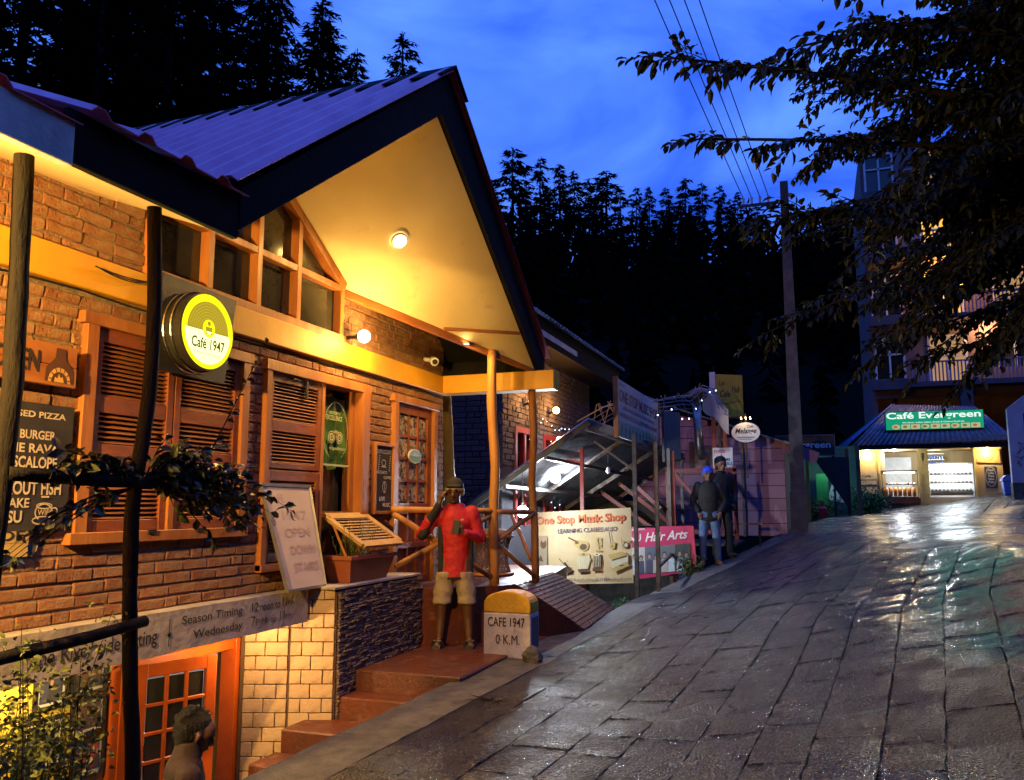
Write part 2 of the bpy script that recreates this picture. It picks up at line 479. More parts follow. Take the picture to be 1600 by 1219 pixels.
# ------------------------------------------------------------------ setting: heights of the hill road
def interp(x, pts):
    if x <= pts[0][0]: return pts[0][1]
    for (a, b), (c, d) in zip(pts, pts[1:]):
        if x <= c:
            t = (x - a) / (c - a); t = t * t * (3 - 2 * t) * .35 + t * .65
            return b + (d - b) * t
    return pts[-1][1]
def edge_d(t): return interp(t, [(-8, 2.98), (4, 2.93), (8.6, 2.76), (11.3, 2.45), (14.3, 1.75), (17, .75), (24, -.2), (31, -1.3), (45, -2.5)])
def road_z(t, d):
    X = .341 * t - .940 * d
    return .013 * min(max(t, 0), 9) + interp(X, [(-1, 0), (.6, 0), (1.0, .02), (1.9, .14), (3.4, .42), (5.6, .93), (8, 1.08), (12.3, 1.18), (14.5, 1.48), (17, 1.95), (25, 2.9), (60, 6)])
# ------------------------------------------------------------------ terrain, hill
def hill_z(x, y):
    Yf = .940 * x + .341 * y; X = .341 * x - .940 * y
    h = -1.75
    if Yf > 36:
        k = Yf - 36
        h += .37 * min(k, 166) + (0 if k < 166 else -.25 * (k - 166))
        h += min(1, k / 40) * 3.5 * mnoise.noise(Vector((x * .03, y * .03, 0)))
        if X > 60: h += min(1, k / 60) * (X - 60) * .16
    # slopes added behind the camera and uphill of the street to block sky light
    if x < -9: h = max(h, -1.75 + 1.0 * min(-9 - x, 45))
    if y < -15: h = max(h, -1.75 + .95 * min(-15 - y, 40))
    return h
b = MB(); nx, ny = 110, 96
for i in range(nx + 1):
    for j in range(ny + 1):
        x = -70 + 630 * (i / nx) ** 1.35; y = -330 + 660 * j / ny
        b.v.append((x, y, hill_z(x, y)))
for i in range(nx):
    for j in range(ny):
        a = i * (ny + 1) + j; b.f.append([a, a + 1, a + ny + 2, a + ny + 1]); b.mi.append(0)
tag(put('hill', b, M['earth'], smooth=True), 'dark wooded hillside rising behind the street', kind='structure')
b = MB(); b.box(-12, 36, 1.2, 14, -2.2, -1.28)
tag(put('ground', b, M['lowground']), 'dark lower yard beside and below the street', kind='structure')

# ------------------------------------------------------------------ road bed, retaining edge, paving slabs
def lane(t, q): return edge_d(t) - q * (1 + .028 * max(t, 0))
b = MB(); ts = [-6 + i * .55 for i in range(102)]; qs = [0, .3, .8, 1.4, 2, 2.7, 3.5, 4.5, 5.5, 7, 9, 12, 16]
for t in ts:
    for q in qs:
        d = lane(t, q); b.v.append((t, d, road_z(t, d) - .03))
n = len(qs)
for i in range(len(ts) - 1):
    for j in range(n - 1):
        a = i * n + j; b.f.append([a, a + 1, a + n + 1, a + n]); b.mi.append(0)
road = tag(put('road', b, M['road'], smooth=True), 'wet grey stone paved street climbing the hill', kind='structure')
b = MB()
for i in range(len(ts) - 1):
    p = []
    for t in (ts[i], ts[i + 1]):
        d = edge_d(t) + .004; z = road_z(t, edge_d(t)) - .02
        p += [(t, d, z), (t, d + .10, z - .03), (t, d + .10, -1.7), (t, d, -1.7)]
    b.add(p, [(0, 1, 5, 4), (1, 2, 6, 5), (3, 0, 4, 7)])
tag(put('retaining_wall', b, M['concrete']), 'concrete edge holding up the street above the steps', kind='structure')

def slab_piece(b, t0, t1, q0, q1, gap, nn=4):
    o = len(b.v); h = U(-.0025, .0025); tl = U(-.003, .003); tq = U(-.003, .003)
    jt = [[(U(-.006, .006), U(-.005, .005)) for _ in range(nn + 1)] for _ in range(nn + 1)]
    for lv in (0, 1):
        for i in range(nn + 1):
            for j in range(nn + 1):
                a, c = i / nn, j / nn
                t = t0 + gap * .2 + (t1 - t0 - gap * .4) * a; q = q0 + gap + (q1 - q0 - 2 * gap) * c
                if lv == 0:
                    t += jt[i][j][0]; q += jt[i][j][1]
                    rim = (i in (0, nn)) or (j in (0, nn))
                    dz = h + tl * (a - .5) + tq * (c - .5) - (.006 if rim else 0) + U(-.003, .003)
                else:
                    if not ((i in (0, nn)) or (j in (0, nn))): 
                        b.v.append((0, 0, -5)); continue
                    dz = -.04; t += jt[i][j][0]; q += jt[i][j][1]
                d = lane(t, q); b.v.append((t, d, road_z(t, d) + dz))
    m = nn + 1; e = o + m * m
    for i in range(nn):
        for j in range(nn): b.f.append([o + i * m + j, o + i * m + j + 1, o + (i + 1) * m + j + 1, o + (i + 1) * m + j]); b.mi.append(0)
    per = [(i, 0) for i in range(nn)] + [(nn, j) for j in range(nn)] + [(nn - i, nn) for i in range(nn)] + [(0, nn - j) for j in range(nn)]
    for k in range(len(per)):
        (i, j), (i2, j2) = per[k], per[(k + 1) % len(per)]
        b.f.append([o + i * m + j, o + i2 * m + j2, e + i2 * m + j2, e + i * m + j]); b.mi.append(0)
def strip_loose(b):
    used = sorted({i for f in b.f for i in f}); mp = {o: k for k, o in enumerate(used)}
    b.v = [b.v[i] for i in used]; b.f = [[mp[i] for i in f] for f in b.f]; return b
cells = []
qe = [.33]
while qe[-1] < 9.5: qe.append(qe[-1] + U(.27, .37))
for j in range(len(qe) - 1):
    t = -1.2 + U(0, .5)
    while t < 30:
        L = U(.40, .72) * (1 if t < 10 else 1.5)
        cells.append((t, t + L, qe[j], qe[j + 1])); t += L
def vis(c):
    t, q = (c[0] + c[1]) / 2, (c[2] + c[3]) / 2; d = lane(t, q); Yf = .94 * t + .341 * d; X = .341 * t - .94 * d
    if Yf < 2.9 or abs(X) / Yf > .70: return 1e9
    return Yf
cells = [c for c in cells if vis(c) < 60]
cells.sort(key=vis)
for c in cells[:270]:
    b = MB(); slab_piece(b, *c, gap=.0045); put('slab', strip_loose(b), M['road'], road, smooth=False)
b = MB()
for c in cells[270:]: slab_piece(b, *c, gap=.010, nn=2)
put('far_slab', strip_loose(b), M['road'], road, kind='stuff')
t = -1.0
while t < 16.5:       # cement edge strip along the drop
    L = U(.55, 1.15); b = MB(); slab_piece(b, t, t + L, -.06, .335, gap=.006, nn=4)
    put('edge_slab', strip_loose(b), M['concrete'], road); t += L
# shallow puddles lying on the slabs
def puddle(t, q, rt, rq):
    b = MB(); n = 26; pts = []
    d0 = lane(t, q); z = road_z(t, d0) + .006
    gx = (road_z(t + .2, d0) - road_z(t - .2, d0)) / .4; gy = (road_z(t, d0 + .2) - road_z(t, d0 - .2)) / .4
    for i in range(n):
        a = 2 * math.pi * i / n; k = 1 + .38 * mnoise.noise(Vector((math.cos(a) * 1.6 + t * 3, math.sin(a) * 1.6, q)))
        dx, dy = rt * k * math.cos(a), rq * k * math.sin(a)
        pts.append((t + dx, d0 + dy, z + gx * dx + gy * dy))
    b.add(pts, [list(range(n))])
    return put('puddle', b, M['water'], road)
for a in ((4.2, 2.35, .05, .10), (4.55, 2.5, .05, .08), (3.75, 1.2, .04, .07)): puddle(*a)

# ------------------------------------------------------------------ brick laying
_bm = {}
def brick_mesh(L, h, w, mm, k):
    key = (round(L / .02), round(h, 3), mm.name, k)
    if key not in _bm:
        rs = random.getstate(); random.seed(hash((key[0], k)) & 0xffff)
        b = MB(); v, f = cbox(max(.02, L / 2), w / 2, h / 2, .007)
        v = [(x + U(-.004, .004), y + U(-.004, .004), z + U(-.003, .003)) for x, y, z in v]
        b.add(v, f); _bm[key] = b.mesh('brick', mm); random.setstate(rs)
    return _bm[key]
def lay(a0, a1, z0, z1, holes, bl, bh, j, hit=None):
    out = []; z = z0; r = 0
    while z + bh <= z1 + .005:
        a = a0 - (r % 2) * bl * .5 - U(0, .03)
        while a < a1:
            L = bl * (1 if R() > .22 else .5) + U(-.012, .012)
            segs = [(max(a, a0), min(a + L - j, a1))]
            for (h0, h1, y0, y1) in holes:
                if z + bh * .6 > y0 and z + bh * .4 < y1:
                    ns = []
                    for s0, s1 in segs:
                        if s1 <= h0 or s0 >= h1: ns.append((s0, s1)); continue
                        if s0 < h0: ns.append((s0, h0 - .004))
                        if s1 > h1: ns.append((h1 + .004, s1))
                    segs = ns
            for s0, s1 in segs:
                if s1 - s0 > .035: out.append(((s0 + s1) / 2, z + bh / 2, s1 - s0))
            a += L
        z += bh + j; r += 1
    return out
def cells_wall(b, a0, a1, z0, z1, holes, fn):
    xs = sorted({a0, a1} | {min(max(h, a0), a1) for H in holes for h in H[:2]}); zs = sorted({z0, z1} | {min(max(h, z0), z1) for H in holes for h in H[2:]})
    for x0, x1 in zip(xs, xs[1:]):
        for y0, y1 in zip(zs, zs[1:]):
            cx, cz = (x0 + x1) / 2, (y0 + y1) / 2
            if any(h[0] < cx < h[1] and h[2] < cz < h[3] for h in holes): continue
            fn(b, x0, x1, y0, y1)

# ------------------------------------------------------------------ the brick cafe
FD = 4.10
cafe = thing('brick_cafe', (6, 4.6, -1.6), 'warmly lit orange brick cafe with purple gabled roof and yellow soffit', 'cafe')
H_S1, H_S2, H_DR, H_UW = (3.77, 5.28, 1.32, 2.63), (5.53, 7.13, 1.02, 2.63), (7.67, 8.67, .55, 2.62), (4.2, 6.64, 2.98, 3.70)
holes = [H_S1, H_S2, H_DR, H_UW]
b = MB()
cells_wall(b, .2, 8.93, .56, 3.70, holes, lambda b, x0, x1, y0, y1: b.box(x0, x1, FD + .012, FD + .24, y0, y1))
b.box(8.70, 8.93, FD + .24, 9.5, .56, 3.7); b.box(.2, .44, FD + .24, 9.5, .56, 3.7); b.box(.2, 8.93, 9.5, 9.7, -1.6, 3.7)
wall = put('wall', b, M['mortar'], cafe)
bh, bj, bl = .0655, .0115, .248
holes_b = holes + [(.2, 8.95, 2.775, 3.005)]
bricks = lay(2.6, 8.945, .835, 3.64, holes_b, bl, bh, bj)
bricks = [x for x in bricks if not (x[1] > 3.42 and x[0] < 4.2)] + [x for x in bricks if x[1] > 3.42 and x[0] < 4.2][:0]
def bscore(x):
    a, z, L = x; return -(L * bh) / (a * a + FD * FD + (z - 1.5) ** 2) if a / FD > .76 else 1
bricks.sort(key=bscore)
for i, (a, z, L) in enumerate(bricks[:300]):
    o = link('brick', brick_mesh(L, bh, .06, M['brick'], i % 3), wall, (a, FD + .030 + U(-.006, .005), z + U(-.002, .002)))
    o.rotation_euler = (U(-.012, .012), U(-.012, .012), U(-.010, .010))
b = MB()
for a, z, L in bricks[300:]: b.box(a - L / 2, a + L / 2, FD + U(-.004, .004), FD + .06, z - bh / 2, z + bh / 2, .006)
for a, z, L in lay(FD + .01, 9.4, .6, 3.64, [], bl, bh, bj): b.box(8.92, 8.945 + U(-.003, .003), a - L / 2, a + L / 2, z - bh / 2, z + bh / 2)
put('brickwork', b, M['brick'], wall, kind='stuff')
# room behind: floor, back and ceiling
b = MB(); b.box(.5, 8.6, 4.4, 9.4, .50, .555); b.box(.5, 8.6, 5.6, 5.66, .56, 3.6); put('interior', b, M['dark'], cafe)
# lintel band, tie beam
b = MB(); b.box(.2, 8.95, FD - .055, FD + .02, 2.785, 2.995, .006); put('lintel_band', b, M['yellow'], cafe)
b = MB(); b.box(8.80, 9.02, 2.70, FD + .1, 2.79, 3.0, .006); put('tie_beam', b, M['yellow'], cafe)

# --- upper gable window
b = MB(); dF = FD - .02
W = lambda b, p, q, w=.055, dd=.10: b.obox((p[0], dF + .05, p[1]), (q[0], dF + .05, q[1]), dd, w, up=(0, 0, 1) if abs(q[0] - p[0]) > 1e-3 else (1, 0, 0), c=.004)
W(b, (4.20, 3.025), (6.68, 3.025), .075, .14); W(b, (4.2, 3.51), (6.6, 3.51))
for t, z1 in ((4.235, 3.67), (4.82, 3.95), (5.385, 4.22), (5.925, 4.0), (6.62, 3.56)): b.box(t - .03, t + .03, dF - .004, dF + .105, 3.062, z1, .004)
W(b, (5.45, 4.26), (6.66, 3.53), .09, .13)
uw = put('gable_window_frame', b, M['wood'], cafe)
for t0, t1 in ((4.265, 4.79), (4.85, 5.355), (5.415, 5.895), (5.955, 6.59)):
    b = MB(); b.box(t0, t1, FD + .055, FD + .062, 3.062, 3.483); put('pane', b, M['glass'], uw)
b = MB(); b.prism([(4.265, 3.537), (4.79, 3.537), (4.79, 3.92), (4.265, 3.67)], lambda a, c, h: (a, h, c), FD + .055, FD + .062); put('pane', b, M['glass'], uw)
b = MB(); b.prism([(4.85, 3.537), (5.355, 3.537), (5.355, 4.2), (4.85, 3.95)], lambda a, c, h: (a, h, c), FD + .055, FD + .062); put('pane', b, M['glass'], uw)
b = MB(); b.prism([(5.415, 3.537), (5.895, 3.537), (5.895, 3.97), (5.415, 4.26)], lambda a, c, h: (a, h, c), FD + .055, FD + .062); put('pane', b, M['glass'], uw)
b = MB(); b.prism([(5.955, 3.537), (6.59, 3.537), (5.955, 3.94)], lambda a, c, h: (a, h, c), FD + .055, FD + .062); put('pane', b, M['glass'], uw)

# --- shutters
def slats(par, t0, t1, z0, z1, pitchz=.0275):
    L = t1 - t0; b = MB(); b.add(*cbox(L / 2, .019, .0035, .001)); me = b.mesh('slat', M['slat'])
    n = int((z1 - z0) / pitchz)
    for i in range(n):
        o = link('slat', me, par, ((t0 + t1) / 2, FD + .008, z0 + (i + .5) * (z1 - z0) / n)); o.rotation_euler = (rad(32 + U(-5, 5)), U(-.004, .004), 0)
    b = MB(); b.box(t0 - .01, t1 + .01, FD + .045, FD + .05, z0 - .01, z1 + .01); put('backing', b, M['dark'], par)
def leaf_shutter(t0, t1, z0, z1, panels):
    b = MB(); y0, y1 = FD - .018, FD + .03; st = .062
    b.box(t0, t0 + st, y0, y1, z0, z1, .004); b.box(t1 - st, t1, y0, y1, z0, z1, .004)
    zs = [z0] + [z for p in panels for z in p] + [z1]
    for a, c in zip(zs[::2], zs[1::2]): b.box(t0 + st, t1 - st, y0 + .003, y1, a, c, .003)
    o = put('shutter', b, M['woodred'], cafe)
    for a, c in panels: slats(o, t0 + st, t1 - st, a, c)
    return o
b = MB(); y0, y1 = FD - .045, FD + .06
b.box(3.755, 3.845, y0, y1, 1.30, 2.655, .004); b.box(5.215, 5.30, y0, y1, 1.30, 2.655, .004); b.box(3.72, 5.33, y0 - .006, y1, 2.585, 2.66, .004); b.box(3.72, 5.33, y0 - .01, y1, 1.275, 1.345, .004); b.box(4.505, 4.555, y0 + .006, y1, 1.345, 1.78)
put('shutter_frame', b, M['wood'], cafe)
for a, c in ((3.845, 4.525), (4.535, 5.215)):
    leaf_shutter(a, c, 1.80, 2.585, [(1.875, 2.065), (2.165, 2.50)])
for a, c in ((3.845, 4.505), (4.555, 5.215)): 
    leaf_shutter(a, c, 1.345, 1.785, [(1.415, 1.715)])
for t, z in ((4.05, 1.79), (4.35, 1.335), (4.80, 1.335), (5.1, 1.335), (3.86, 1.80)): put('hinge', MB().box(t - .035, t + .035, FD - .066, FD - .018, z - .012, z + .012), M['black'], cafe)
b = MB()
b.tube([(4.20, FD - .02, 2.545), (4.20, FD - .05, 2.545), (4.28, FD - .05, 2.545), (4.28, FD - .02, 2.545)], .006, 6)
put('handle', b, M['black'], cafe)
b = MB()
b.box(5.51, 5.575, y0, y1, 1.0, 2.65, .004); b.box(7.0, 7.13, y0 - .01, y1 + .1, 1.0, 2.65, .004); b.box(5.49, 7.15, y0 - .008, y1 + .1, 2.575, 2.66, .004); b.box(6.335, 6.375, y0 + .02, y1, 1.0, 2.575); b.box(5.51, 7.13, y0 - .008, y1 + .1, .99, 1.05, .004)
b.box(6.93, 7.0, FD + .04, FD + .12, 1.05, 2.575); b.box(6.375, 6.93, FD + .04, FD + .12, 1.40, 1.45)
put('window_frame', b, M['wood'], cafe)
leaf_shutter(5.575, 6.335, 1.80, 2.575, [(1.845, 2.10), (2.19, 2.50)])
leaf_shutter(5.575, 6.335, 1.06, 1.785, [(1.13, 1.70)])
b = MB(); b.box(6.375, 6.93, FD + .16, FD + .166, 1.05, 2.575); put('pane', b, M['glass'], cafe)
b = MB(); b.tube([(5.85, FD - .02, 2.545), (5.85, FD - .05, 2.545), (5.95, FD - .05, 2.545), (5.95, FD - .02, 2.545)], .006, 6); b.box(6.07, 6.095, FD - .035, FD - .02, 2.40, 2.57); put('handle', b, M['black'], cafe)

# --- cafe door with nine-plus-three panes
b = MB(); b.box(7.66, 7.735, FD - .05, FD + .08, .62, 2.60, .004); b.box(8.60, 8.68, FD - .05, FD + .08, .62, 2.60, .004); b.box(7.62, 8.72, FD - .056, FD + .08, 2.575, 2.65, .004)
put('door_frame', b, M['wood'], cafe)
b = MB(); x0, x1 = 7.735, 8.60; y0, y1 = FD - .01, FD + .035
b.box(x0, x0 + .10, y0, y1, .63, 2.575, .004); b.box(x1 - .10, x1, y0, y1, .63, 2.575, .004); b.box(x0 + .1, x1 - .1, y0, y1, 2.47, 2.575, .003); b.box(x0 + .1, x1 - .1, y0, y1, 1.42, 1.53, .003); b.box(x0 + .1, x1 - .1, y0, y1, .63, .76, .003); b.box(x0 + .1, x1 - .1, y0, y1, 1.06, 1.12, .003)
pw = (x1 - x0 - .2) / 3; ph = (2.47 - 1.53) / 4
for i in (1, 2): b.box(x0 + .1 + i * pw - .018, x0 + .1 + i * pw + .018, y0 + .004, y1, 1.53, 2.47, .003); b.box(x0 + .1 + i * pw - .02, x0 + .1 + i * pw + .02, y0 + .004, y1, .76, 1.42, .003)
for i in (1, 2, 3): b.box(x0 + .1, x1 - .1, y0 + .006, y1, 1.53 + i * ph - .016, 1.53 + i * ph + .016, .003)
b.box(x0 + .1, x1 - .1, FD + .02, FD + .03, .76, 1.42)
door = put('door', b, M['woodred'], cafe)
M['lace'] = mat('lace_curtain_pane', (.50, .40, .26), (.07, .05, .03), 22, .25, detail=5, lo=.42, hi=.58)
for i in range(3):
    for k in range(4):
        b = MB(); b.box(x0 + .1 + i * pw + .018, x0 + .1 + (i + 1) * pw - .018, FD + .012, FD + .018, 1.53 + k * ph + .016, 1.53 + (k + 1) * ph - .016); put('pane', b, M['lace'], door)

# --- roof
slope = (5.37 - 3.26) / (6.41 - 3.60)
def barge(poly, name='bargeboard'):
    b = MB(); b.prism(poly, lambda a, c, h: (a, h, c), 2.92, 2.97); return put(name, b, M['fascia'], cafe)
barge([(3.66, 3.0), (6.26, 4.87), (6.38, 5.29), (3.66, 3.24)]); barge([(6.26, 4.87), (8.88, 3.06), (9.18, 3.17), (6.38, 5.29)])
def sheets(name, m, A, B, d0, d1, n_per=3, pitch=.27, hgt=.035):
    """ribbed sheets: ribs run from eave point A to ridge point B (t,z); laid side by side along d"""
    A, B = Vector((A[0], 0, A[1])), Vector((B[0], 0, B[1])); nrm = (B - A).cross(Vector((0, 1, 0))).normalized()
    if nrm.z < 0: nrm = -nrm
    d = d0
    while d < d1 - .01:
        pts = []
        for k in range(n_per):
            x = d + k * pitch
            pts += [(x, 0), (x + .035, hgt), (x + .085, hgt), (x + .12, 0), (x + .17, 0), (x + .185, .009), (x + .20, 0)]
        pts.append((d + n_per * pitch + .03, .002))
        b = MB(); o = []
        ext = U(-.03, .05); A2 = A if (d < 3.0 or A.x > B.x) else A.lerp(B, .2 if d < 3.9 else .27)
        for base, e in ((A2, 0), (B, ext)):
            dirv = (B - A).normalized()
            for (x, h) in pts: b.v.append(tuple(base + dirv * e + Vector((0, x, 0)) + nrm * (h + .004 * (round(d / .1) % 2))))
        n = len(pts)
        for i in range(n - 1): b.f.append([i, i + 1, n + i + 1, n + i]); b.mi.append(0)
        o = put(name, b, m, cafe); md = o.modifiers.new('thick', 'SOLIDIFY'); md.thickness = .006; md.offset = -1
        d += n_per * pitch
sheets('roof_sheet', M['purple_roof'], (3.56, 3.235), (6.38, 5.32), 2.86, 6.8)
sheets('roof_sheet', M['purple_roof'], (9.24, 3.185), (6.38, 5.32), 2.86, 6.8)
b = MB()
for a, c in (((6.10, 5.125), (6.38, 5.335)), ((6.38, 5.335), (6.66, 5.125))):
    b.add([(a[0], 2.84, a[1] + .03), (c[0], 2.84, c[1] + .03), (c[0], 6.9, c[1] + .03), (a[0], 6.9, a[1] + .03)], [[0, 1, 2, 3]])
o = put('ridge_cap', b, M['fascia'], cafe); o.modifiers.new('thick', 'SOLIDIFY').thickness = .01
# main roof (rises from the eave away from the street), fascia and soffit
def mroof(t0, t1, ze):
    n = int((t1 - t0) / .27); b = MB(); pts = []
    for k in range(n):
        x = t0 + k * .27; pts += [(x, 0), (x + .035, .035), (x + .085, .035), (x + .12, 0)]
    pts.append((t1, 0)); n = len(pts)
    for d, z in ((2.86, ze), (8.2, ze + 2.1)):
        for x, h in pts: b.v.append((x, d, z + h))
    for i in range(n - 1): b.f.append([i, i + 1, n + i + 1, n + i]); b.mi.append(0)
    o = put('main_roof_sheet', b, M['purple_roof'], cafe); o.modifiers.new('thick', 'SOLIDIFY').thickness = .006
mroof(-.6, 2.55, 3.105); mroof(2.58, 3.66, 3.185)
b = MB(); b.box(2.53, 3.66, 2.925, 2.965, 2.95, 3.19, .004); put('fascia', b, M['fascia'], cafe)
b = MB(); b.box(-.6, 2.53, 2.88, 2.93, 2.915, 3.10, .004); put('fascia', b, M['fascia_pale'], cafe)
b = MB(); b.add([(-.6, 2.95, 2.96), (3.68, 2.95, 2.985), (3.68, FD + .2, 3.47), (-.6, FD + .2, 3.47)], [[0, 1, 2, 3]])
o = put('eave_soffit', b, M['soffit'], cafe); o.modifiers.new('thick', 'SOLIDIFY').thickness = .012
b = MB(); P, Fo, A_, B_ = (6.26, 2.968, 4.86), (8.90, 2.968, 3.045), (6.74, FD + .05, 3.48), (5.50, FD + .05, 4.33)
b.add([P, Fo, A_, B_], [[0, 1, 2, 3]]); o = put('porch_soffit', b, M['soffit'], cafe); o.modifiers.new('thick', 'SOLIDIFY').thickness = .012
b = MB(); b.add([P, (3.67, 2.968, 3.0), (3.67, FD + .15, 3.46), B_], [[0, 1, 2], [0, 2, 3]]); o = put('porch_soffit', b, M['soffit'], cafe); o.modifiers.new('thick', 'SOLIDIFY').thickness = .012
b = MB(); b.obox((6.70, FD + .03, 3.485), (8.90, 2.99, 3.035), .06, .075, c=.004); b.obox((7.72, 3.55, 3.305), (8.42, 2.975, 3.355), .04, .03); put('soffit_trim', b, M['woodh'], cafe)
b = MB(); b.box(8.9, 9.24, 2.95, 6.8, 3.02, 3.16); put('eave_board', b, M['fascia'], cafe)
b = MB(); b.add([(6.38, 2.975, 5.25), (9.20, 2.975, 3.145), (9.20, 6.8, 3.145), (6.38, 6.8, 5.25)], [[0, 1, 2, 3]]); put('eave_lining', b, M['fascia'], cafe).modifiers.new('thick', 'SOLIDIFY').thickness = .01

# --- slab edge beam with painted hours, pier with stone tiles, stone clad dwarf wall
b = MB(); n = 40
for i in range(n + 1):
    t = .2 + (6.07 - .2) * i / n; w = .008 * mnoise.noise(Vector((t * 3, 1, 0))); w2 = .012 * mnoise.noise(Vector((t * 4, 5, 0)))
    b.v += [(t, 3.985, .56 + w2), (t, 3.985 + w * .4, .825 + w), (t, FD + .05, .832 + w), (t, FD + .05, .56)]
for i in range(n):
    for k in range(4): b.f.append([i * 4 + k, i * 4 + (k + 1) % 4, i * 4 + 4 + (k + 1) % 4, i * 4 + 4 + k]); b.mi.append(0)
b.f.append([0, 1, 2, 3]); b.f.append([n * 4 + k for k in (3, 2, 1, 0)]); b.mi += [0, 0]
beam = put('slab_edge_beam', b, M['beam_paint'], cafe)
fr = lambda t, z: (t, 3.9795, z)
b = MB(); Rr, Uu = (1, 0, 0), (0, 0, 1)
text(b, 'Season Timing', fr(4.60, .705), Rr, (.0, 0, 1), .62, .075)
text(b, '12', fr(5.33, .720), Rr, Uu, None, .068); text(b, 'noon to', fr(5.43, .718), Rr, Uu, .25, .050); text(b, '11', fr(5.71, .720), Rr, Uu, None, .068); text(b, 'P.M.', fr(5.785, .722), Rr, Uu, None, .036, 0)
text(b, 'Wednesday', fr(4.71, .600), Rr, Uu, .52, .074)
text(b, '7', fr(5.33, .620), Rr, Uu, None, .068); text(b, 'P.M. to', fr(5.385, .618), Rr, Uu, .26, .046, 0); text(b, '11', fr(5.68, .620), Rr, Uu, None, .068); text(b, 'P.M.', fr(5.755, .622), Rr, Uu, None, .036, 0)
text(b, 'The River side Sitting', fr(3.45, .615), Rr, Uu, .93, .115)
for a in range(8):
    c, s_ = math.cos(a * math.pi / 4), math.sin(a * math.pi / 4); b.add([fr(4.485 + c * .028, .675 + s_ * .028), fr(4.485 - s_ * .006, .675 + c * .006), fr(4.485 + s_ * .006, .675 - c * .006)], [[0, 1, 2]])
b.add([fr(4.481, .60), fr(4.489, .60), fr(4.489, .775), fr(4.481, .775)], [[0, 1, 2, 3]])
put('lettering', b, M['letter'], beam)
PR, PL = Vector((6.20, 3.79, 0)), Vector((5.93, 4.52, 0)); pd = (PL - PR).normalized(); pn = Vector((-pd.y, pd.x, 0))
if pn.x > 0: pn = -pn
b = MB(); b.prism([(PR.x, PR.y), (PL.x, PL.y), (PL.x + .3, PL.y + .1), (7.7, 4.12), (7.7, 3.80), (6.26, 3.80)], lambda a, c, h: (a, c, h), -1.65, .815); pier = put('pier', b, M['grout'], cafe)
plen = (PL - PR).length; z = -1.62; r = 0
while z < .79:
    a = .012; r += 1; k = r % 2
    seq = [(.145, .205), (.205, .145)]
    for half in (0, 1):
        a = .012 + half * .375
        ls = [.09, .175, .095] if (k if half else not k) else [.19, .17]
        for L in ls:
            L = min(L, plen - a)
            if L > .04:
                bb = MB(); v, f = cbox(L / 2 - .004, .011, .052, .003); v = [(x + U(-.0025, .0025), y, q + U(-.002, .002)) for x, y, q in v]; bb.add(v, f)
                c = PR + pd * (a + L / 2) + pn * (.004 + U(0, .004)); o = link('tile', bb.mesh('tile', M['tile']), pier, (c.x, c.y, z + .054)); o.rotation_euler = (0, 0, math.atan2(pd.y, pd.x))
            a += L
    z += .112
b = MB(); b.box(6.12, 7.72, 3.765, FD + .02, .815, .838, .004); b.box(6.0, 6.12, 3.985, FD + .02, .81, .836); put('ledge', b, M['beam_paint'], cafe)
b = MB(); z = -.6      # split-face stone strips on the dwarf wall along the steps
while z < .80:
    h = U(.018, .030); t = 6.215
    while t < 7.72:
        L = U(.05, .15); e = U(.004, .022)
        if t + L > 7.73: L = 7.73 - t + .01
        v, f = cbox(L / 2 - .001, .02, h / 2 - .001, .005); b.add([(x + t + L / 2 + U(-.003, .003), 3.80 - e + y + U(-.005, .005), q + z + h / 2 + U(-.003, .003)) for x, y, q in v], f); t += L
    z += h
put('stone_cladding', b, M['stone'], cafe, kind='stuff')
# --- red cement landing, steps, raised deck, ramp
st = thing('cement_steps', (7, 3.3, -1.6), 'red cement steps and landing beside the street edge', 'steps')
b = MB(); b.box(6.50, 8.9, 2.80, 3.80, -1.6, .12, .012); put('landing', b, M['redcement'], st)
for i, (t0, z, d1) in enumerate(((6.24, -.05, 3.80), (5.80, -.22, 4.02), (5.46, -.39, 4.06), (5.12, -.56, 4.06), (4.8, -.73, 3.9))):
    b = MB(); b.box(t0, (6.5, 6.24, 5.80, 5.46, 5.12)[i], 2.90, d1, -1.6, z, .012); put('step', b, M['redcement'], st)
dk = thing('entrance_deck', (9, 3.5, -1.6), 'red brown raised deck in front of the cafe door behind the railing', 'deck')
b = MB(); b.prism([(7.735, 3.80), (8.28, 3.16), (8.5, 3.06), (9.9, 3.06), (11.3, 3.3), (11.3, 4.3), (8.96, 4.3), (8.96, 4.09), (7.735, 4.09)], lambda a, c, h: (a, c, h), -1.6, .68); put('floor_slab', b, M['redcement'], dk)
ramp = thing('tiled_ramp', (9.8, 2.9, 0), 'ribbed red tile ramp sloping from the deck down to the street', 'ramp')
nr = 15
def rp(i, e):
    k = i / nr; z = .685 - .55 * (k ** 1.15); 
    a = Vector((8.47 + .80 * k, 3.07 - .56 * k, z)); c = Vector((9.85 + 1.30 * k, 3.07 - .46 * k, z + .02))
    return a.lerp(c, e)
for i in range(nr):
    bb = MB(); a0, a1, c0, c1 = rp(i + .05, 0), rp(i + .95, 0), rp(i + .05, 1), rp(i + .95, 1); up = Vector((0, 0, .012 + U(-.002, .002))); dn = Vector((0, 0, -.02))
    v = [a0 + dn, c0 + dn, c1 + dn, a1 + dn, a0 + up * .6, c0 + up * .6, c1 + up, a1 + up]
    bb.add(v, [(0, 1, 2, 3), (4, 5, 6, 7), (0, 1, 5, 4), (1, 2, 6, 5), (2, 3, 7, 6), (3, 0, 4, 7)]); put('tile', bb, M['rampt'], ramp)
b = MB()
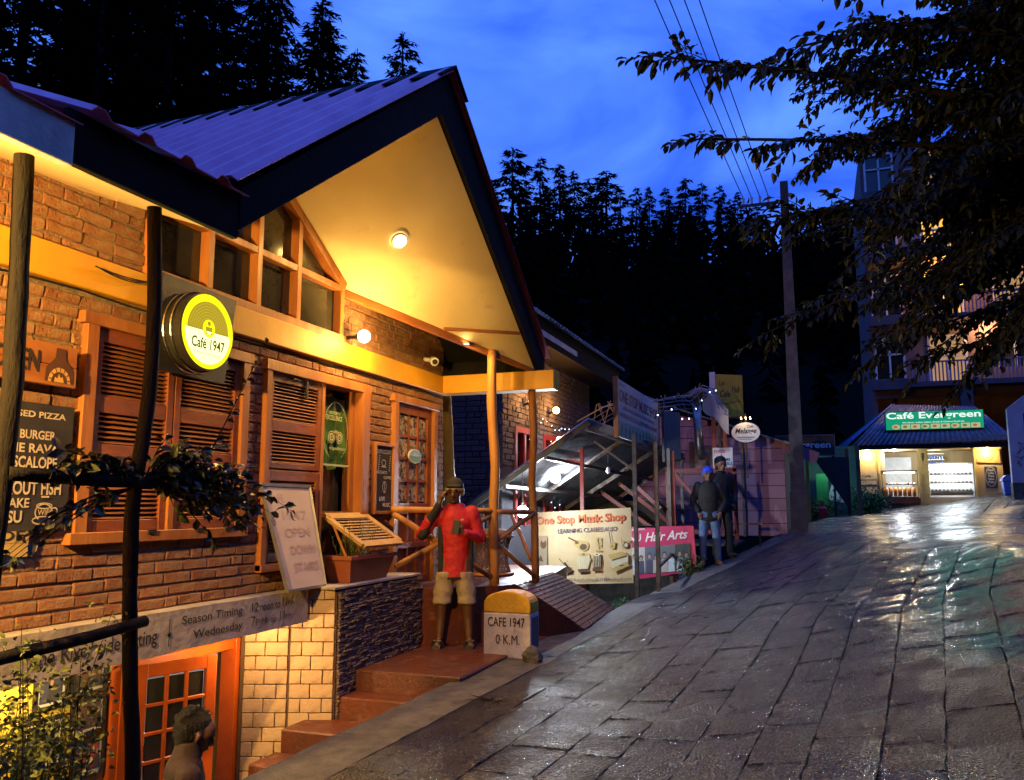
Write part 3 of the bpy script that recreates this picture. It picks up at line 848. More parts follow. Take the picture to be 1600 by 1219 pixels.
for i in range(nr):
    a0, a1, c0, c1 = rp(i, 0), rp(i + 1, 0), rp(i, 1), rp(i + 1, 1); o = [a0, c0, c1, a1]
    b.add([p + Vector((0, 0, -.004)) for p in o] + [Vector((p.x, p.y, -.6)) for p in o], [(0, 1, 2, 3), (0, 3, 7, 4), (1, 2, 6, 5)])
b.add([rp(nr, 0) - Vector((0, 0, .004)), rp(nr, 1) - Vector((0, 0, .004)), (*rp(nr, 1).xy, -.6), (*rp(nr, 0).xy, -.6)], [[0, 1, 2, 3]])
put('ramp_base', b, M['redcement'], ramp)

# --- basement front under the beam
b = MB(); hb = [(4.72, 5.99, -1.62, .42)]
cells_wall(b, .2, 6.2, -1.62, .56, hb, lambda b, x0, x1, y0, y1: b.box(x0, x1, 4.62, 4.80, y0, y1)); put('basement_wall', b, M['roomwall'], cafe)
b = MB(); b.box(.2, 6.1, FD + .06, 4.62, .565, .60); put('basement_ceiling', b, M['white'], cafe)
b = MB(); b.box(4.72, 4.80, 4.57, 4.70, -1.6, .42, .004); b.box(5.91, 5.99, 4.55, 4.70, -1.6, .42, .004); b.box(4.80, 5.91, 4.57, 4.70, .34, .42, .004); b.box(4.65, 4.72, 4.58, 4.63, -1.6, .5, .004); put('basement_door_frame', b, M['orange_door'], cafe)
b = MB()   # interior of the basement room
b.box(4.5, 7.2, 6.9, 6.95, -1.62, .5); b.box(7.15, 7.2, 4.8, 6.9, -1.62, .5); b.box(4.5, 4.55, 4.8, 6.9, -1.62, .5); b.box(4.5, 7.2, 4.8, 6.9, -1.36, -1.275); b.box(4.5, 7.2, 4.8, 6.9, .46, .5); put('basement_room', b, mat('room_paint', (.50, .48, .45), (.4, .38, .35), 4, .7), cafe)
b = MB()   # open glazed leaf
hp, fp = Vector((4.80, 4.54, 0)), Vector((5.40, 4.34, 0)); dv = (fp - hp).normalized(); Lw = (fp - hp).length
def leafbox(bb, a0, a1, z0, z1, th=.04): bb.obox(hp + dv * a0 + Vector((0, 0, (z0 + z1) / 2)), hp + dv * a1 + Vector((0, 0, (z0 + z1) / 2)), th, z1 - z0, c=.004)
leafbox(b, 0, .085, -1.26, .39); leafbox(b, Lw - .085, Lw, -1.26, .39); leafbox(b, .085, Lw - .085, .30, .39); leafbox(b, .085, Lw - .085, -1.26, -1.05)
gw = (Lw - .17) / 3; gh = 1.35 / 7
for i in (1, 2): leafbox(b, .085 + i * gw - .014, .085 + i * gw + .014, -1.05, .30, .036)
for i in range(1, 7): leafbox(b, .085, Lw - .085, -1.05 + i * gh - .013, -1.05 + i * gh + .013, .034)
od = put('basement_door', b, M['orange_door'], cafe); tag(od, 'orange glazed door standing open')
for i in range(3):
    for k in range(7):
        b = MB(); leafbox(b, .085 + i * gw + .014, .085 + (i + 1) * gw - .014, -1.05 + k * gh + .013, -1.05 + (k + 1) * gh - .013, .006); put('pane', b, M['glass'], od)
# ------------------------------------------------------------------ lamps on the cafe
WARM = (1.0, .575, .145)
def bulb_lamp(loc, label, mount, r=.055, w=60, mk='warm_bulb', color=WARM, name='wall_lamp', group=None):
    t = thing(name, loc, label, 'lamp', group); l = Vector(loc); mnt = Vector(mount)
    b = MB(); b.tube([mnt, mnt.lerp(l, .75)], .018, 8); b.tube([mnt.lerp(l, .55), mnt.lerp(l, .9)], .028, 10); put('holder', b, M['black'], t)
    b = MB(); b.ball(l, r, 14, 10); put('bulb', b, M[mk], t, True)
    d = (l - mnt).normalized(); point('lamp_light', l + d * (r + .10) - Vector((0, 0, .03)), color, w, .05, t)
    return t
bulb_lamp((6.72, 3.90, 3.06), 'bare glowing bulb on the yellow band below the gable window', (6.72, 4.09, 3.06), .06, 62)
bulb_lamp((.95, 3.2, 2.72), 'bulb hanging under the eave at the near end of the cafe', (.95, 3.2, 3.05), .06, 1200)
def downlight(loc, nrm, label, r, w, spot=True):
    t = thing('soffit_light', loc, label, 'lamp'); n = Vector(nrm).normalized(); l = Vector(loc)
    a = n.orthogonal().normalized(); c = n.cross(a); b = MB(); N = 20
    ring = lambda rr, h: [l + (a * math.cos(2 * math.pi * i / N) + c * math.sin(2 * math.pi * i / N)) * rr + n * h for i in range(N)]
    b.add(ring(r * 1.25, .001) + ring(r * 1.25, .02) + ring(r, .024) + ring(r, .005), [[k * N + i, k * N + (i + 1) % N, (k + 1) * N + (i + 1) % N, (k + 1) * N + i] for k in range(3) for i in range(N)]); put('trim_ring', b, M['white'], t)
    b = MB(); b.add(ring(r, .016), [list(range(N))]); put('diffuser', b, M['warm_bulb'], t)
    area('lamp_light', l + n * .03, l + n, WARM, w, r * 1.6, r * 1.6, t)
sn = Vector((-.6935, -.93, -1)).normalized()
downlight((6.75, 3.57, 3.955), sn, 'round recessed light glowing in the sloping yellow porch soffit', .065, 80)
downlight((7.97, 3.40, 3.205), (0, 0, -1), 'small spot light on the wooden soffit edge by the log post', .03, 14)
bl_ = thing('basement_lamp', (5.55, 4.25, .53), 'bulb under the floor slab lighting the basement entrance', 'lamp')
b = MB(); b.ball((5.55, 4.25, .53), .022, 10, 8); put('bulb', b, M['warm_bulb'], bl_); b = MB(); b.tube([(5.55, 4.25, .565), (5.55, 4.25, .545)], .018, 8); put('holder', b, M['black'], bl_)
point('lamp_light', (5.58, 4.15, .47), (1, .60, .23), 28, .04, bl_)
bl2 = thing('basement_lamp', (3.75, 4.3, .53), 'bulb under the floor slab above the framed pictures', 'lamp')
b = MB(); b.ball((3.75, 4.32, .535), .02, 10, 8); put('bulb', b, M['warm_bulb'], bl2); b = MB(); b.tube([(3.75, 4.32, .566), (3.75, 4.32, .55)], .016, 8); put('holder', b, M['black'], bl2)
point('lamp_light', (3.75, 4.26, .48), (1, .72, .32), 34, .04, bl2)
br = thing('kitchen_lamp', (6.2, 6.0, .3), 'cool tube light inside the basement kitchen', 'lamp')
b = MB(); b.tube([(6.0, 6.2, .40), (6.9, 6.2, .40)], .015, 8); put('tube', b, M['tube'], br); point('lamp_light', (6.4, 6.0, .25), (.85, .93, 1), 14, .1, br)

# ------------------------------------------------------------------ record sign
sg = thing('record_sign', (4.6, 4.0, 2.67), 'round lit yellow sign with a vinyl record, on a black panel', 'sign')
b = MB(); b.prism([(4.27, 2.385), (4.93, 2.37), (5.02, 3.01), (4.27, 3.03)], lambda a, c, h: (a, h, c), 4.0, 4.03); put('panel', b, M['black'], sg)
SC, SR = Vector((4.56, 3.86, 2.675)), .262
def dring(r, d, n=48): return [(SC.x + r * math.cos(2 * math.pi * i / n), d, SC.z + r * math.sin(2 * math.pi * i / n)) for i in range(n)]
b = MB(); N = 48; rings = [dring(SR, 4.0), dring(SR, 3.875), dring(SR + .006, 3.87), dring(SR + .006, 3.857), dring(SR - .012, 3.857)]
for r_ in rings: b.v += r_
for k in range(len(rings) - 1):
    for i in range(N): b.f.append([k * N + i, k * N + (i + 1) % N, (k + 1) * N + (i + 1) % N, (k + 1) * N + i]); b.mi.append(0)
put('drum', b, M['black'], sg)
b = MB()
for k, d_ in enumerate((3.99, 3.93)):
    for i in range(N):
        a0 = 2 * math.pi * i / N
    b.tube([(SC.x + (SR + .012) * math.cos(2 * math.pi * i / N), d_, SC.z + (SR + .012) * math.sin(2 * math.pi * i / N)) for i in range(N + 1)], .008, 6)
put('chrome_trim', b, mat('chrome', (.7, .68, .6), None, 5, .15, metal=1), sg)
M['sign_yellow'] = emis('lit_yellow', (.78, .72, .008), 1.5); M['sign_white'] = emis('lit_white', (.95, .95, .42), 1.6)
M['sign_rec'] = emis('lit_record', (.50, .36, .02), .9); M['sign_rec2'] = emis('lit_record_groove', (.66, .52, .06), .9); M['sign_ink'] = emis('lit_ink', (.16, .14, .01), .5)
p = Print((SC.x, 3.8565, SC.z), (1, 0, 0), (0, 0, 1))
p.disc(M['sign_yellow'], 0, 0, SR - .006, n=48); p.poly(M['sign_rec'], ring2(0, 0, .205, n=32, a0=0.0, a1=math.pi)); p.poly(M['sign_white'], ring2(0, 0, .225, n=32, a0=math.pi, a1=2 * math.pi))
for k in range(6): p.ring(M['sign_rec2'], 0, 0, .09 + .02 * k, .004, n=24, a0=.1, a1=math.pi - .1)
p.disc(M['sign_yellow'], 0, .02, .062); p.disc(M['sign_rec'], 0, .055, .016); p.rect(M['sign_rec'], -.032, -.02, .032, .03); p.poly(M['sign_white'], [(-.028, .0), (.028, .0), (.018, -.018), (-.018, -.018)])
p.text(M['sign_ink'], 'Café 1947', 0, -.125, .33, .075, .02, center=True); p.text(M['sign_ink'], '"Calling on the Himalayan"', 0, -.168, .29, .022, .004, center=True)
p.done('lit_face', sg)
area('sign_light', (SC.x, 3.83, SC.z), (SC.x, 2, SC.z), (1, .85, .15), 10, .4, .4, sg)

# ------------------------------------------------------------------ boards on the wall
FX, FU = (1, 0, 0), (0, 0, 1)
os_ = thing('oven_sign', (3.3, 4.05, 2.3), 'wooden plank sign reading OVEN with a clay oven drawing', 'sign')
b = MB(); b.box(2.75, 3.655, 4.01, 4.045, 2.17, 2.285, .004); b.box(2.75, 3.655, 4.013, 4.045, 2.287, 2.405, .004); put('board', b, M['woodh'], os_)
p = Print((3.0, 4.009, 2.17), FX, FU); K = M['letter']
p.text(K, 'OVEN', .12, .06, .28, .125, .02)
o_dk, o_lt = ink('oven_brown', (.10, .04, .015)), ink('flame', (.75, .42, .10))
p.poly(o_dk, [(.44, .02)] + ring2(.535, .065, .085, .1, 14, math.pi, 2 * math.pi)[:0] + [(.445, .10), (.50, .155), (.505, .215), (.565, .215), (.57, .155), (.625, .10), (.63, .02)])
p.poly(o_lt, ring2(.535, .02, .075, .085, 14, 0, math.pi)); p.poly(o_dk, ring2(.535, .02, .055, .06, 14, 0, math.pi))
p.poly(o_lt, [(.50, .022), (.505, .05), (.52, .04), (.53, .07), (.542, .045), (.555, .055), (.565, .022)])
for i in range(7):
    a = math.pi * (i + .5) / 7; p.line(o_dk, [(.535 + .056 * math.cos(a), .02 + .062 * math.sin(a)), (.535 + .076 * math.cos(a), .02 + .086 * math.sin(a))], .006)
p.done('printing', os_)
mb_ = thing('menu_chalkboard', (3.2, 4.06, 1.7), 'large black menu board with cream hand lettering and a cup', 'menu board')
b = MB(); b.box(2.5, 3.70, 4.055, 4.085, 1.365, 2.065, .004); put('board', b, M['chalk'], mb_)
p = Print((2.5, 4.054, 1.365), FX, FU); cr = M['cream']
for t_, z_, x0, w_, h_ in (('HAND TOSSED PIZZA', .62, .50, .64, .035), ('CHICKEN OUR BURGER', .50, .42, .66, .050), ('BEER THE RAVA', .425, .56, .55, .05), ('CHICKEN ESCALOPE', .34, .48, .62, .065), ('GRILLED TROUT FISH', .195, .45, .69, .075), ('CHEESE CAKE', .125, .52, .42, .052), ('TIRAMISU', .045, .56, .34, .065)):
    p.text(cr, t_, x0, z_, w_, h_, .025)
p.ring(cr, 1.035, .10, .055, .008, .045); p.ring(cr, 1.035, .055, .07, .007, .022); p.ring(cr, 1.035, .135, .05, .006, .015); p.text(cr, 'WiFi', .995, .085, .08, .03); p.ring(cr, 1.10, .105, .022, .007, .02); p.line(cr, [(1.01, .185), (1.06, .185)], .01)
p.done('lettering', mb_)
rs = thing('riverside_sign', (3.2, 4.06, 1.3), 'small cream sign with worn black RIVERSIDE lettering', 'sign')
b = MB(); b.box(2.72, 3.465, 4.06, 4.085, 1.225, 1.335 - .003, .003); b.box(2.72, 3.465, 4.058, 4.085, 1.30, 1.385, .003); put('board', b, mat('cream_board', (.52, .36, .13), (.4, .26, .08), 9, .7), rs)
p = Print((2.72, 4.057, 1.225), FX, FU); p.text(K, 'RIVERSIDE', .16, .09, .555, .055, .02); p.done('lettering', rs)
cb = thing('coffee_chalkboard', (7.45, 4.07, 1.45), 'tall narrow chalkboard listing cappuccino and coffee beside the door', 'chalkboard')
b = MB(); b.box(7.245, 7.275, 4.04, 4.09, 1.42, 2.12, .003); b.box(7.62, 7.65, 4.04, 4.09, 1.42, 2.12, .003); b.box(7.275, 7.62, 4.04, 4.09, 2.09, 2.12, .003); b.box(7.275, 7.62, 4.04, 4.09, 1.42, 1.45, .003); put('frame', b, M['wood'], cb)
b = MB(); b.box(7.275, 7.62, 4.065, 4.085, 1.45, 2.09); put('board', b, M['chalk'], cb)
p = Print((7.275, 4.064, 1.45), FX, FU); wh = ink('chalk_white', (.55, .52, .46))
p.text(wh, 'CAPPUCCINO', .02, .565, .305, .042, .02); p.ring(wh, .17, .475, .04, .008, .03); p.line(wh, [(.12, .435), (.22, .435)], .01); p.text(wh, 'MACCHIATO', .02, .365, .22, .03, .02); p.text(wh, 'COFFEE', .17, .315, .16, .03, .02)
for i in range(9): p.line(wh, [(.05 + .0 * i, .40 + .018 * i), (.075, .40 + .018 * i)], .006); p.line(wh, [(.27, .40 + .018 * i), (.295, .40 + .018 * i)], .006)
p.ring(wh, .17, .235, .035, .006, .055); p.line(wh, [(.17, .18), (.17, .28)], .006)
p.text(wh, 'LIVE', .07, .10, .11, .04, .02); p.text(wh, 'MUSIC', .14, .04, .15, .04, .02); p.done('lettering', cb)
ov = thing('oval_door_sign', (8.15, 4.08, 2.0), 'small oval picture sign hanging on the cafe door panes', 'sign')
p = Print((8.16, 4.070, 2.03), FX, FU); p.disc(ink('oval_white', (.6, .6, .55)), 0, 0, .145, .075); p.disc(ink('oval_sky', (.25, .42, .55)), 0, 0, .135, .066); p.poly(ink('oval_green', (.12, .24, .07)), ring2(0, 0, .135, .066, 16, math.pi, 2 * math.pi)); p.poly(ink('oval_peak', (.5, .52, .5)), [(-.08, .0), (-.02, .04), (.02, .01), (.05, .03), (.09, 0)])
o = p.done('face', ov); o.modifiers.new('thick', 'SOLIDIFY').thickness = .0004
b = MB(); b.prism(ring2(8.16, 2.03, .147, .077), lambda a, c, h: (a, h, c), 4.071, 4.085); put('plate', b, M['white'], ov)
cc = thing('security_camera', (8.42, 4.1, 3.1), 'small white dome security camera on the brick wall', 'camera')
b = MB(); b.tube([(8.42, 4.11, 3.14), (8.42, 4.02, 3.12)], .025, 10); put('mount', b, M['white'], cc); b = MB(); b.tube([(8.46, 4.02, 3.13), (8.36, 3.95, 3.09)], [.042, .048], 12); put('body', b, M['white'], cc, False); b = MB(); b.ball((8.345, 3.94, 3.085), .03); put('lens', b, M['black'], cc, True)
# green certificate flag behind the open window
fl = thing('green_pennant', (6.7, 4.2, 2.5), 'green certificate pennant hanging in the open window', 'pennant')
M['greencloth'] = mat('green_satin', (.085, .20, .030), (.05, .125, .018), 6, .55, bump=.4, bscale=9)
def fd(x, z): return 4.20 + .018 * math.sin(x * 38 + z * 3) + .008 * math.sin(z * 21)
b = MB(); n1, n2 = 16, 16
for i in range(n1 + 1):
    for j in range(n2 + 1):
        x = i / n1; z = j / n2; xx = 6.43 + .51 * x - .02 * (1 - z) * x; zz = 1.86 + .65 * z + (.02 * math.sin(x * 9) if j == 0 else 0) - .02 * x; b.v.append((xx, fd(xx, zz), zz))
for i in range(n1):
    for j in range(n2): a = i * (n2 + 1) + j; b.f.append([a, a + 1, a + n2 + 2, a + n2 + 1]); b.mi.append(0)
put('cloth', b, M['greencloth'], fl, True)
p = Print((6.43, 4.165, 1.86), FX, FU); lt = ink('pennant_pale', (.52, .55, .30))
p.text(lt, 'CERTIFICATE of', .15, .475, .20, .026, .015); p.text(lt, 'EXCELLENCE', .11, .42, .27, .045, .02); p.text(lt, 'tripadvisor', .17, .14, .28, .042, .02); p.ring(lt, .27, .30, .21, .006, .29, a0=.0, a1=math.pi)
p.line(lt, [(.06, .3), (.09, .16), (.17, .08)], .006); p.line(lt, [(.48, .3), (.45, .16), (.37, .08)], .006)
for x in (.20, .33): p.disc(lt, x, .265, .056); p.disc(ink('pennant_brown', (.09, .05, .02)), x, .265, .047); p.disc(lt, x, .265, .038); p.disc(ink('pennant_brown', (.09, .05, .02)), x, .265, .02); p.disc(lt, x, .265, .009)
p.poly(ink('owl_tan', (.5, .36, .13)), ring2(.265, .30, .055, .03, 12, 0, math.pi)); p.rect(lt, .01, .0, .50, .018); p.done('printing', fl)
# whiteboard leaning on the ledge
wb = thing('leaning_whiteboard', (5.9, 4.0, .84), 'whiteboard with faded red writing leaning beside the planter', 'whiteboard')
q = [Vector(x) for x in ((5.66, 3.905, .845), (6.20, 3.905, .845), (6.12, 4.04, 1.66), (5.45, 4.04, 1.665))]; nb = (q[1] - q[0]).cross(q[3] - q[0]).normalized()
b = MB(); b.add(q + [x - nb * .018 for x in q], [(0, 1, 2, 3), (4, 5, 6, 7), (0, 1, 5, 4), (1, 2, 6, 5), (2, 3, 7, 6), (3, 0, 4, 7)]); put('board', b, mat('whiteboard_face', (.68, .56, .46), (.60, .48, .39), 3, .35), wb)
b = MB()
for i in range(4): b.obox(q[i], q[(i + 1) % 4], .022, .022)
put('frame', b, mat('alu_frame', (.42, .40, .36), None, 5, .4, metal=.6), wb)
p = Print(q[0] + nb * .0, (q[1] - q[0]), (q[3] + q[2] - q[0] - q[1])); fa = ink('faded_red', (.60, .44, .35)); 
for i, (s_, x, h_) in enumerate((('CAFE', -.02, .07), ('1947', .13, .075), ('OPEN', .12, .075), ('DOWN', .15, .075), ('STAIRS', .15, .075))): p.text(fa, s_, x, .70 - i * .14, .34 if i else .22, h_, .01)
rb = ink('doodle_black', (.03, .025, .02)); p.ring(rb, .0, .55, .02, .006, .03); p.line(rb, [(-.01, .57), (-.02, .62)], .006); p.line(rb, [(.005, .58), (.01, .63)], .006); p.ring(rb, 0, .55, .008, .005)
p.done('lettering', wb)
# trough planter
pl = thing('trough_planter', (6.8, 3.93, .84), 'brick red trough planter with a feathery green plant on the ledge', 'planter')
b = MB(); lo = [(6.47, 3.835, .84), (7.12, 3.835, .84), (7.12, 4.04, .84), (6.47, 4.04, .84)]; hi = [(6.40, 3.79, 1.065), (7.22, 3.79, 1.065), (7.22, 4.075, 1.065), (6.40, 4.075, 1.065)]; ri = [(6.42, 3.81, 1.065), (7.20, 3.81, 1.065), (7.20, 4.055, 1.065), (6.42, 4.055, 1.065)]; dn = [(x, y, 1.03) for x, y, z in ri]
b.add(lo + hi + ri + dn, [(0, 1, 2, 3)] + [(i, (i + 1) % 4, 4 + (i + 1) % 4, 4 + i) for i in range(4)] + [(4 + i, 4 + (i + 1) % 4, 8 + (i + 1) % 4, 8 + i) for i in range(4)] + [(8 + i, 8 + (i + 1) % 4, 12 + (i + 1) % 4, 12 + i) for i in range(4)])
b.box(6.385, 7.235, 3.775, 3.80, 1.035, 1.07, .003); b.box(6.385, 6.41, 3.80, 4.08, 1.035, 1.07, .003); put('trough', b, M['terracotta'], pl)
b = MB(); b.add(dn, [[0, 1, 2, 3]]); put('soil', b, M['soil'], pl)
b = MB(); b2 = MB()
for k in range(34):
    x, y = U(6.5, 6.78), U(3.87, 4.0); tip = Vector((x + U(-.16, .16), y + U(-.12, .06), 1.03 + U(.14, .32))); p0 = Vector((x, y, 1.03)); b2.tube([p0, tip], [.003, .0015], 4, False)
    for i in range(26):
        e = U(.2, 1); c = p0.lerp(tip, e); dr = Vector((U(-1, 1), U(-1, 1), U(.1, 1.2))).normalized() * U(.02, .05); sd = Vector((U(-1, 1), U(-1, 1), 0)) * .004; b.add([c - sd, c + sd, c + dr], [[0, 1, 2]])
put('foliage', b, mat('feathery_leaf', (.10, .14, .025), (.17, .20, .04), 4, .6, island=.7), pl, kind='stuff'); put('stem', b2, M['leaf2'], pl)
hb_ = thing('propped_louvre', (6.8, 3.95, 1.15), 'pale louvred panel propped open below the window', 'louvre panel')
ha = [Vector(x) for x in ((6.40, 4.05, 1.405), (7.10, 4.05, 1.405), (7.27, 3.77, 1.165), (6.56, 3.77, 1.165))]
b = MB()
for i in range(4): b.obox(ha[i], ha[(i + 1) % 4], .075, .03, up=(ha[1] - ha[0]).cross(ha[3] - ha[0]), c=.003)
put('frame', b, mat('pale_wood', (.52, .33, .10), (.40, .24, .07), 6, .5, bump=.2), hb_)
for i in range(9):
    e = (i + 1) / 10; a_, c_ = ha[0].lerp(ha[3], e), ha[1].lerp(ha[2], e); b = MB(); b.obox(a_.lerp(c_, .06), a_.lerp(c_, .94), .02, .006, up=(0, -.5, 1)); put('slat', b, mat('pale_slat', (.46, .30, .12), None, 6, .5) if i == 0 else bpy.data.materials['pale_slat'], hb_)
b = MB(); b.obox(ha[0].lerp(ha[3], .2) - Vector((0, 0, .02)), (6.50, 3.90, 1.06), .05, .02); put('prop', b, M['wood'], hb_)
# loose cable and downpipe
cbx = thing('cable_run', (4, 4.03, 2.8), 'thin black cables sagging across the yellow band', 'cable'); b = MB()
for k in range(3): b.tube([(3.75 + .46 * i / 10, 4.03 - .004 * k, 2.93 - .0 * i - (.012 + .012 * k) * math.sin(math.pi * i / 10) + .015 * (i / 10)) for i in range(11)], .0035, 5)
b.tube([(4.2, 4.03, 2.95), (4.24, 4.03, 2.86), (4.26, 4.03, 2.80), (4.27, 4.0, 2.72)], .0035, 5); put('wire', b, M['wire'], cbx)
cw = tag(put('cable', MB().tube([(2.8 + i * .3, 4.085, 2.77 - .01 * math.sin(i * 1.7)) for i in range(21)], .006, 5), M['wire']), 'dark cable running under the yellow band along the bricks', 'cable')
bp_ = thing('bamboo_pole', (9.45, 4.2, .68), 'thick olive bamboo pole leaning by the brick corner', 'pole')
b = MB(); pa, pb = Vector((9.18, 4.2, 3.0)), Vector((9.5, 4.2, .68)); pts = [pa.lerp(pb, i / 24) for i in range(25)]; b.tube(pts, [.072 + (.008 if i % 6 == 0 else 0) for i in range(25)], 12); put('culm', b, mat('bamboo', (.26, .20, .07), (.18, .14, .05), 5, .5, bump=.2), bp_, True)

# ------------------------------------------------------------------ log posts and railing
def logp(b, p0, p1, r, wob=.02, n=12, seed=0):
    p0, p1 = Vector(p0), Vector(p1); pts = []; rr = []
    for i in range(n + 1):
        e = i / n; k = math.sin(math.pi * e)
        pts.append(p0.lerp(p1, e) + Vector((mnoise.noise(Vector((seed, e * 3, 0))), mnoise.noise(Vector((seed, e * 3, 9))), 0)) * wob * k * 2); rr.append(r * (1 + .12 * mnoise.noise(Vector((e * 7, seed, 3)))))
    b.tube(pts, rr, 12); return b
tag(put('log_post', logp(MB(), (8.42, 3.25, .66), (8.32, 3.25, 3.17), .052, .02, 14, 3), M['pole_wood'], smooth=True), 'peeled log porch post beside the man in the red jacket', 'post')
tag(put('log_post', logp(MB(), (9.04, 3.0, .66), (8.93, 3.0, 2.79), .043, .03, 14, 8), M['pole_wood'], smooth=True), 'bent log post under the end of the yellow tie beam', 'post')
rl = thing('log_railing', (8.2, 3.5, .68), 'log railing with crossed braces in front of the cafe door', 'railing')
for i, (a, c, r) in enumerate((((7.56, 4.03, 1.465), (8.37, 3.25, 1.445), .032), ((7.58, 4.02, 1.43), (8.38, 3.27, .76), .030), ((7.60, 4.0, .90), (8.36, 3.27, 1.40), .030), ((8.37, 3.22, 1.44), (9.0, 3.0, 1.43), .028), ((8.42, 3.22, 1.14), (8.98, 3.0, 1.42), .026), ((8.42, 3.22, 1.10), (9.02, 3.0, .72), .026), ((9.0, 3.0, 1.43), (9.9, 3.6, 1.43), .026), ((9.05, 3.05, .9), (9.9, 3.6, 1.40), .024))):
    put('rail' if i in (0, 3, 6) else 'brace', logp(MB(), a, c, r, .008, 8, i), M['pole_wood'], rl, True)
# wicker stool on the deck
wk = thing('wicker_stool', (9.55, 3.72, .68), 'woven wicker stool on the deck behind the railing', 'stool'); b = MB(); c0 = Vector((9.55, 3.72, .68))
for k in range(26):
    for s_ in (1, -1):
        a0 = 2 * math.pi * k / 26; pts = []
        for i in range(9):
            e = i / 8; a = a0 + s_ * e * 1.5; r = .24 - .06 * math.sin(math.pi * e); pts.append(c0 + Vector((r * math.cos(a), r * math.sin(a), .46 * e)))
        b.tube(pts, .007, 4, False)
put('weave', b, mat('cane', (.30, .15, .05), (.2, .09, .03), 9, .6), wk); b = MB()
for z, r in ((.02, .25), (.46, .25), (.49, .24)): b.tube([c0 + Vector((r * math.cos(2 * math.pi * i / 24), r * math.sin(2 * math.pi * i / 24), z)) for i in range(25)], .02, 6)
put('rim', b, M['pole_wood'], wk, True); b = MB(); b.ball(c0 + Vector((0, 0, .5)), .24, 16, 6, (1, 1, .22)); put('cushion', b, M['tan'], wk, True)

# ------------------------------------------------------------------ milestone
ms = thing('milestone', (7.7, 2.8, .13), 'white milestone with yellow rounded top reading CAFE 1947 0 KM', 'milestone')
zb = .10; w0, w1 = 2.575, 3.045; zc = .50
def arch(z_from, n=16): 
    cx = (w0 + w1) / 2; rx = (w1 - w0) / 2; top = .70
    pts = []
    for i in range(n + 1):
        a = math.pi * i / n; y = cx + rx * math.cos(a) * 1.0; z = .56 + (top - .56) * math.sin(a) ** .8; pts.append((y, z))
    return pts
b = MB(); b.prism([(w0, zb - .1), (w1, zb - .1), (w1, zc), (w0, zc)], lambda a, c, h: (h, a, c), 7.60, 7.86); b.m = 1
b.prism([(w1, zc + .0005)] + arch(0) + [(w0, zc + .0005)], lambda a, c, h: (h, a, c), 7.60, 7.86)
msb = put('stone', b, [mat('milestone_white', (.66, .60, .56), (.50, .44, .41), 6, .7, bump=.4, bscale=24, dirt=((.16, .12, .10), 5, .60, .72)), mat('milestone_yellow', (.72, .40, .015), (.60, .31, .012), 5, .6, bump=.35, bscale=24, dirt=((.2, .1, .02), 7, .66, .76))], ms)
md = msb.modifiers.new('bevel', 'BEVEL'); md.width = .012; md.segments = 2; md.limit_method = 'ANGLE'; md.angle_limit = rad(50)
p = Print((7.5985, w1, zb), (0, -1, 0), (0, 0, 1)); K = ink('stone_black', (.018, .016, .018)); p.text(K, 'CAFE 1947', .045, .275, .37, .085, .010); p.text(K, '0 K.M.', .125, .115, .24, .088, 0); p.done('lettering', ms)
b = MB(); b.box(7.63, 7.83, w0 - .0035, w0 + .01, zb + .08, .46); put('side_shade', b, ink('shade_blue', (.05, .055, .12)), ms)  # shade of the street-facing side, painted on in dark blue
def rock(name, c, r, label, seed, m='stone'):
    b = MB(); b.ball((0, 0, 0), 1, 14, 9); b.v = [tuple(Vector(v) * (1 + .35 * mnoise.noise(Vector(v) * 1.3 + Vector((seed, 0, 0)))) ) for v in b.v]; b.v = [(c[0] + v[0] * r[0], c[1] + v[1] * r[1], c[2] + v[2] * r[2]) for v in b.v]
    return tag(put(name, b, M[m]), label, 'rock')
rock('rock', (7.50, 2.52, .14), (.10, .09, .09), 'dark lump of rock at the foot of the milestone', 3, 'concrete')
b = MB()    # twig on the paving
for k in range(14):
    a = U(0, 6.28); c = Vector((5.95 + U(-.05, .05), 2.35 + U(-.1, .1), road_z(5.95, 2.35) + .012)); b.tube([c, c + Vector((math.cos(a) * U(.04, .14), math.sin(a) * U(.04, .14), U(.0, .03)))], [.005, .002], 4)
tag(put('twig', b, M['bark']), 'small dark tuft of twigs in a paving joint', 'twig')

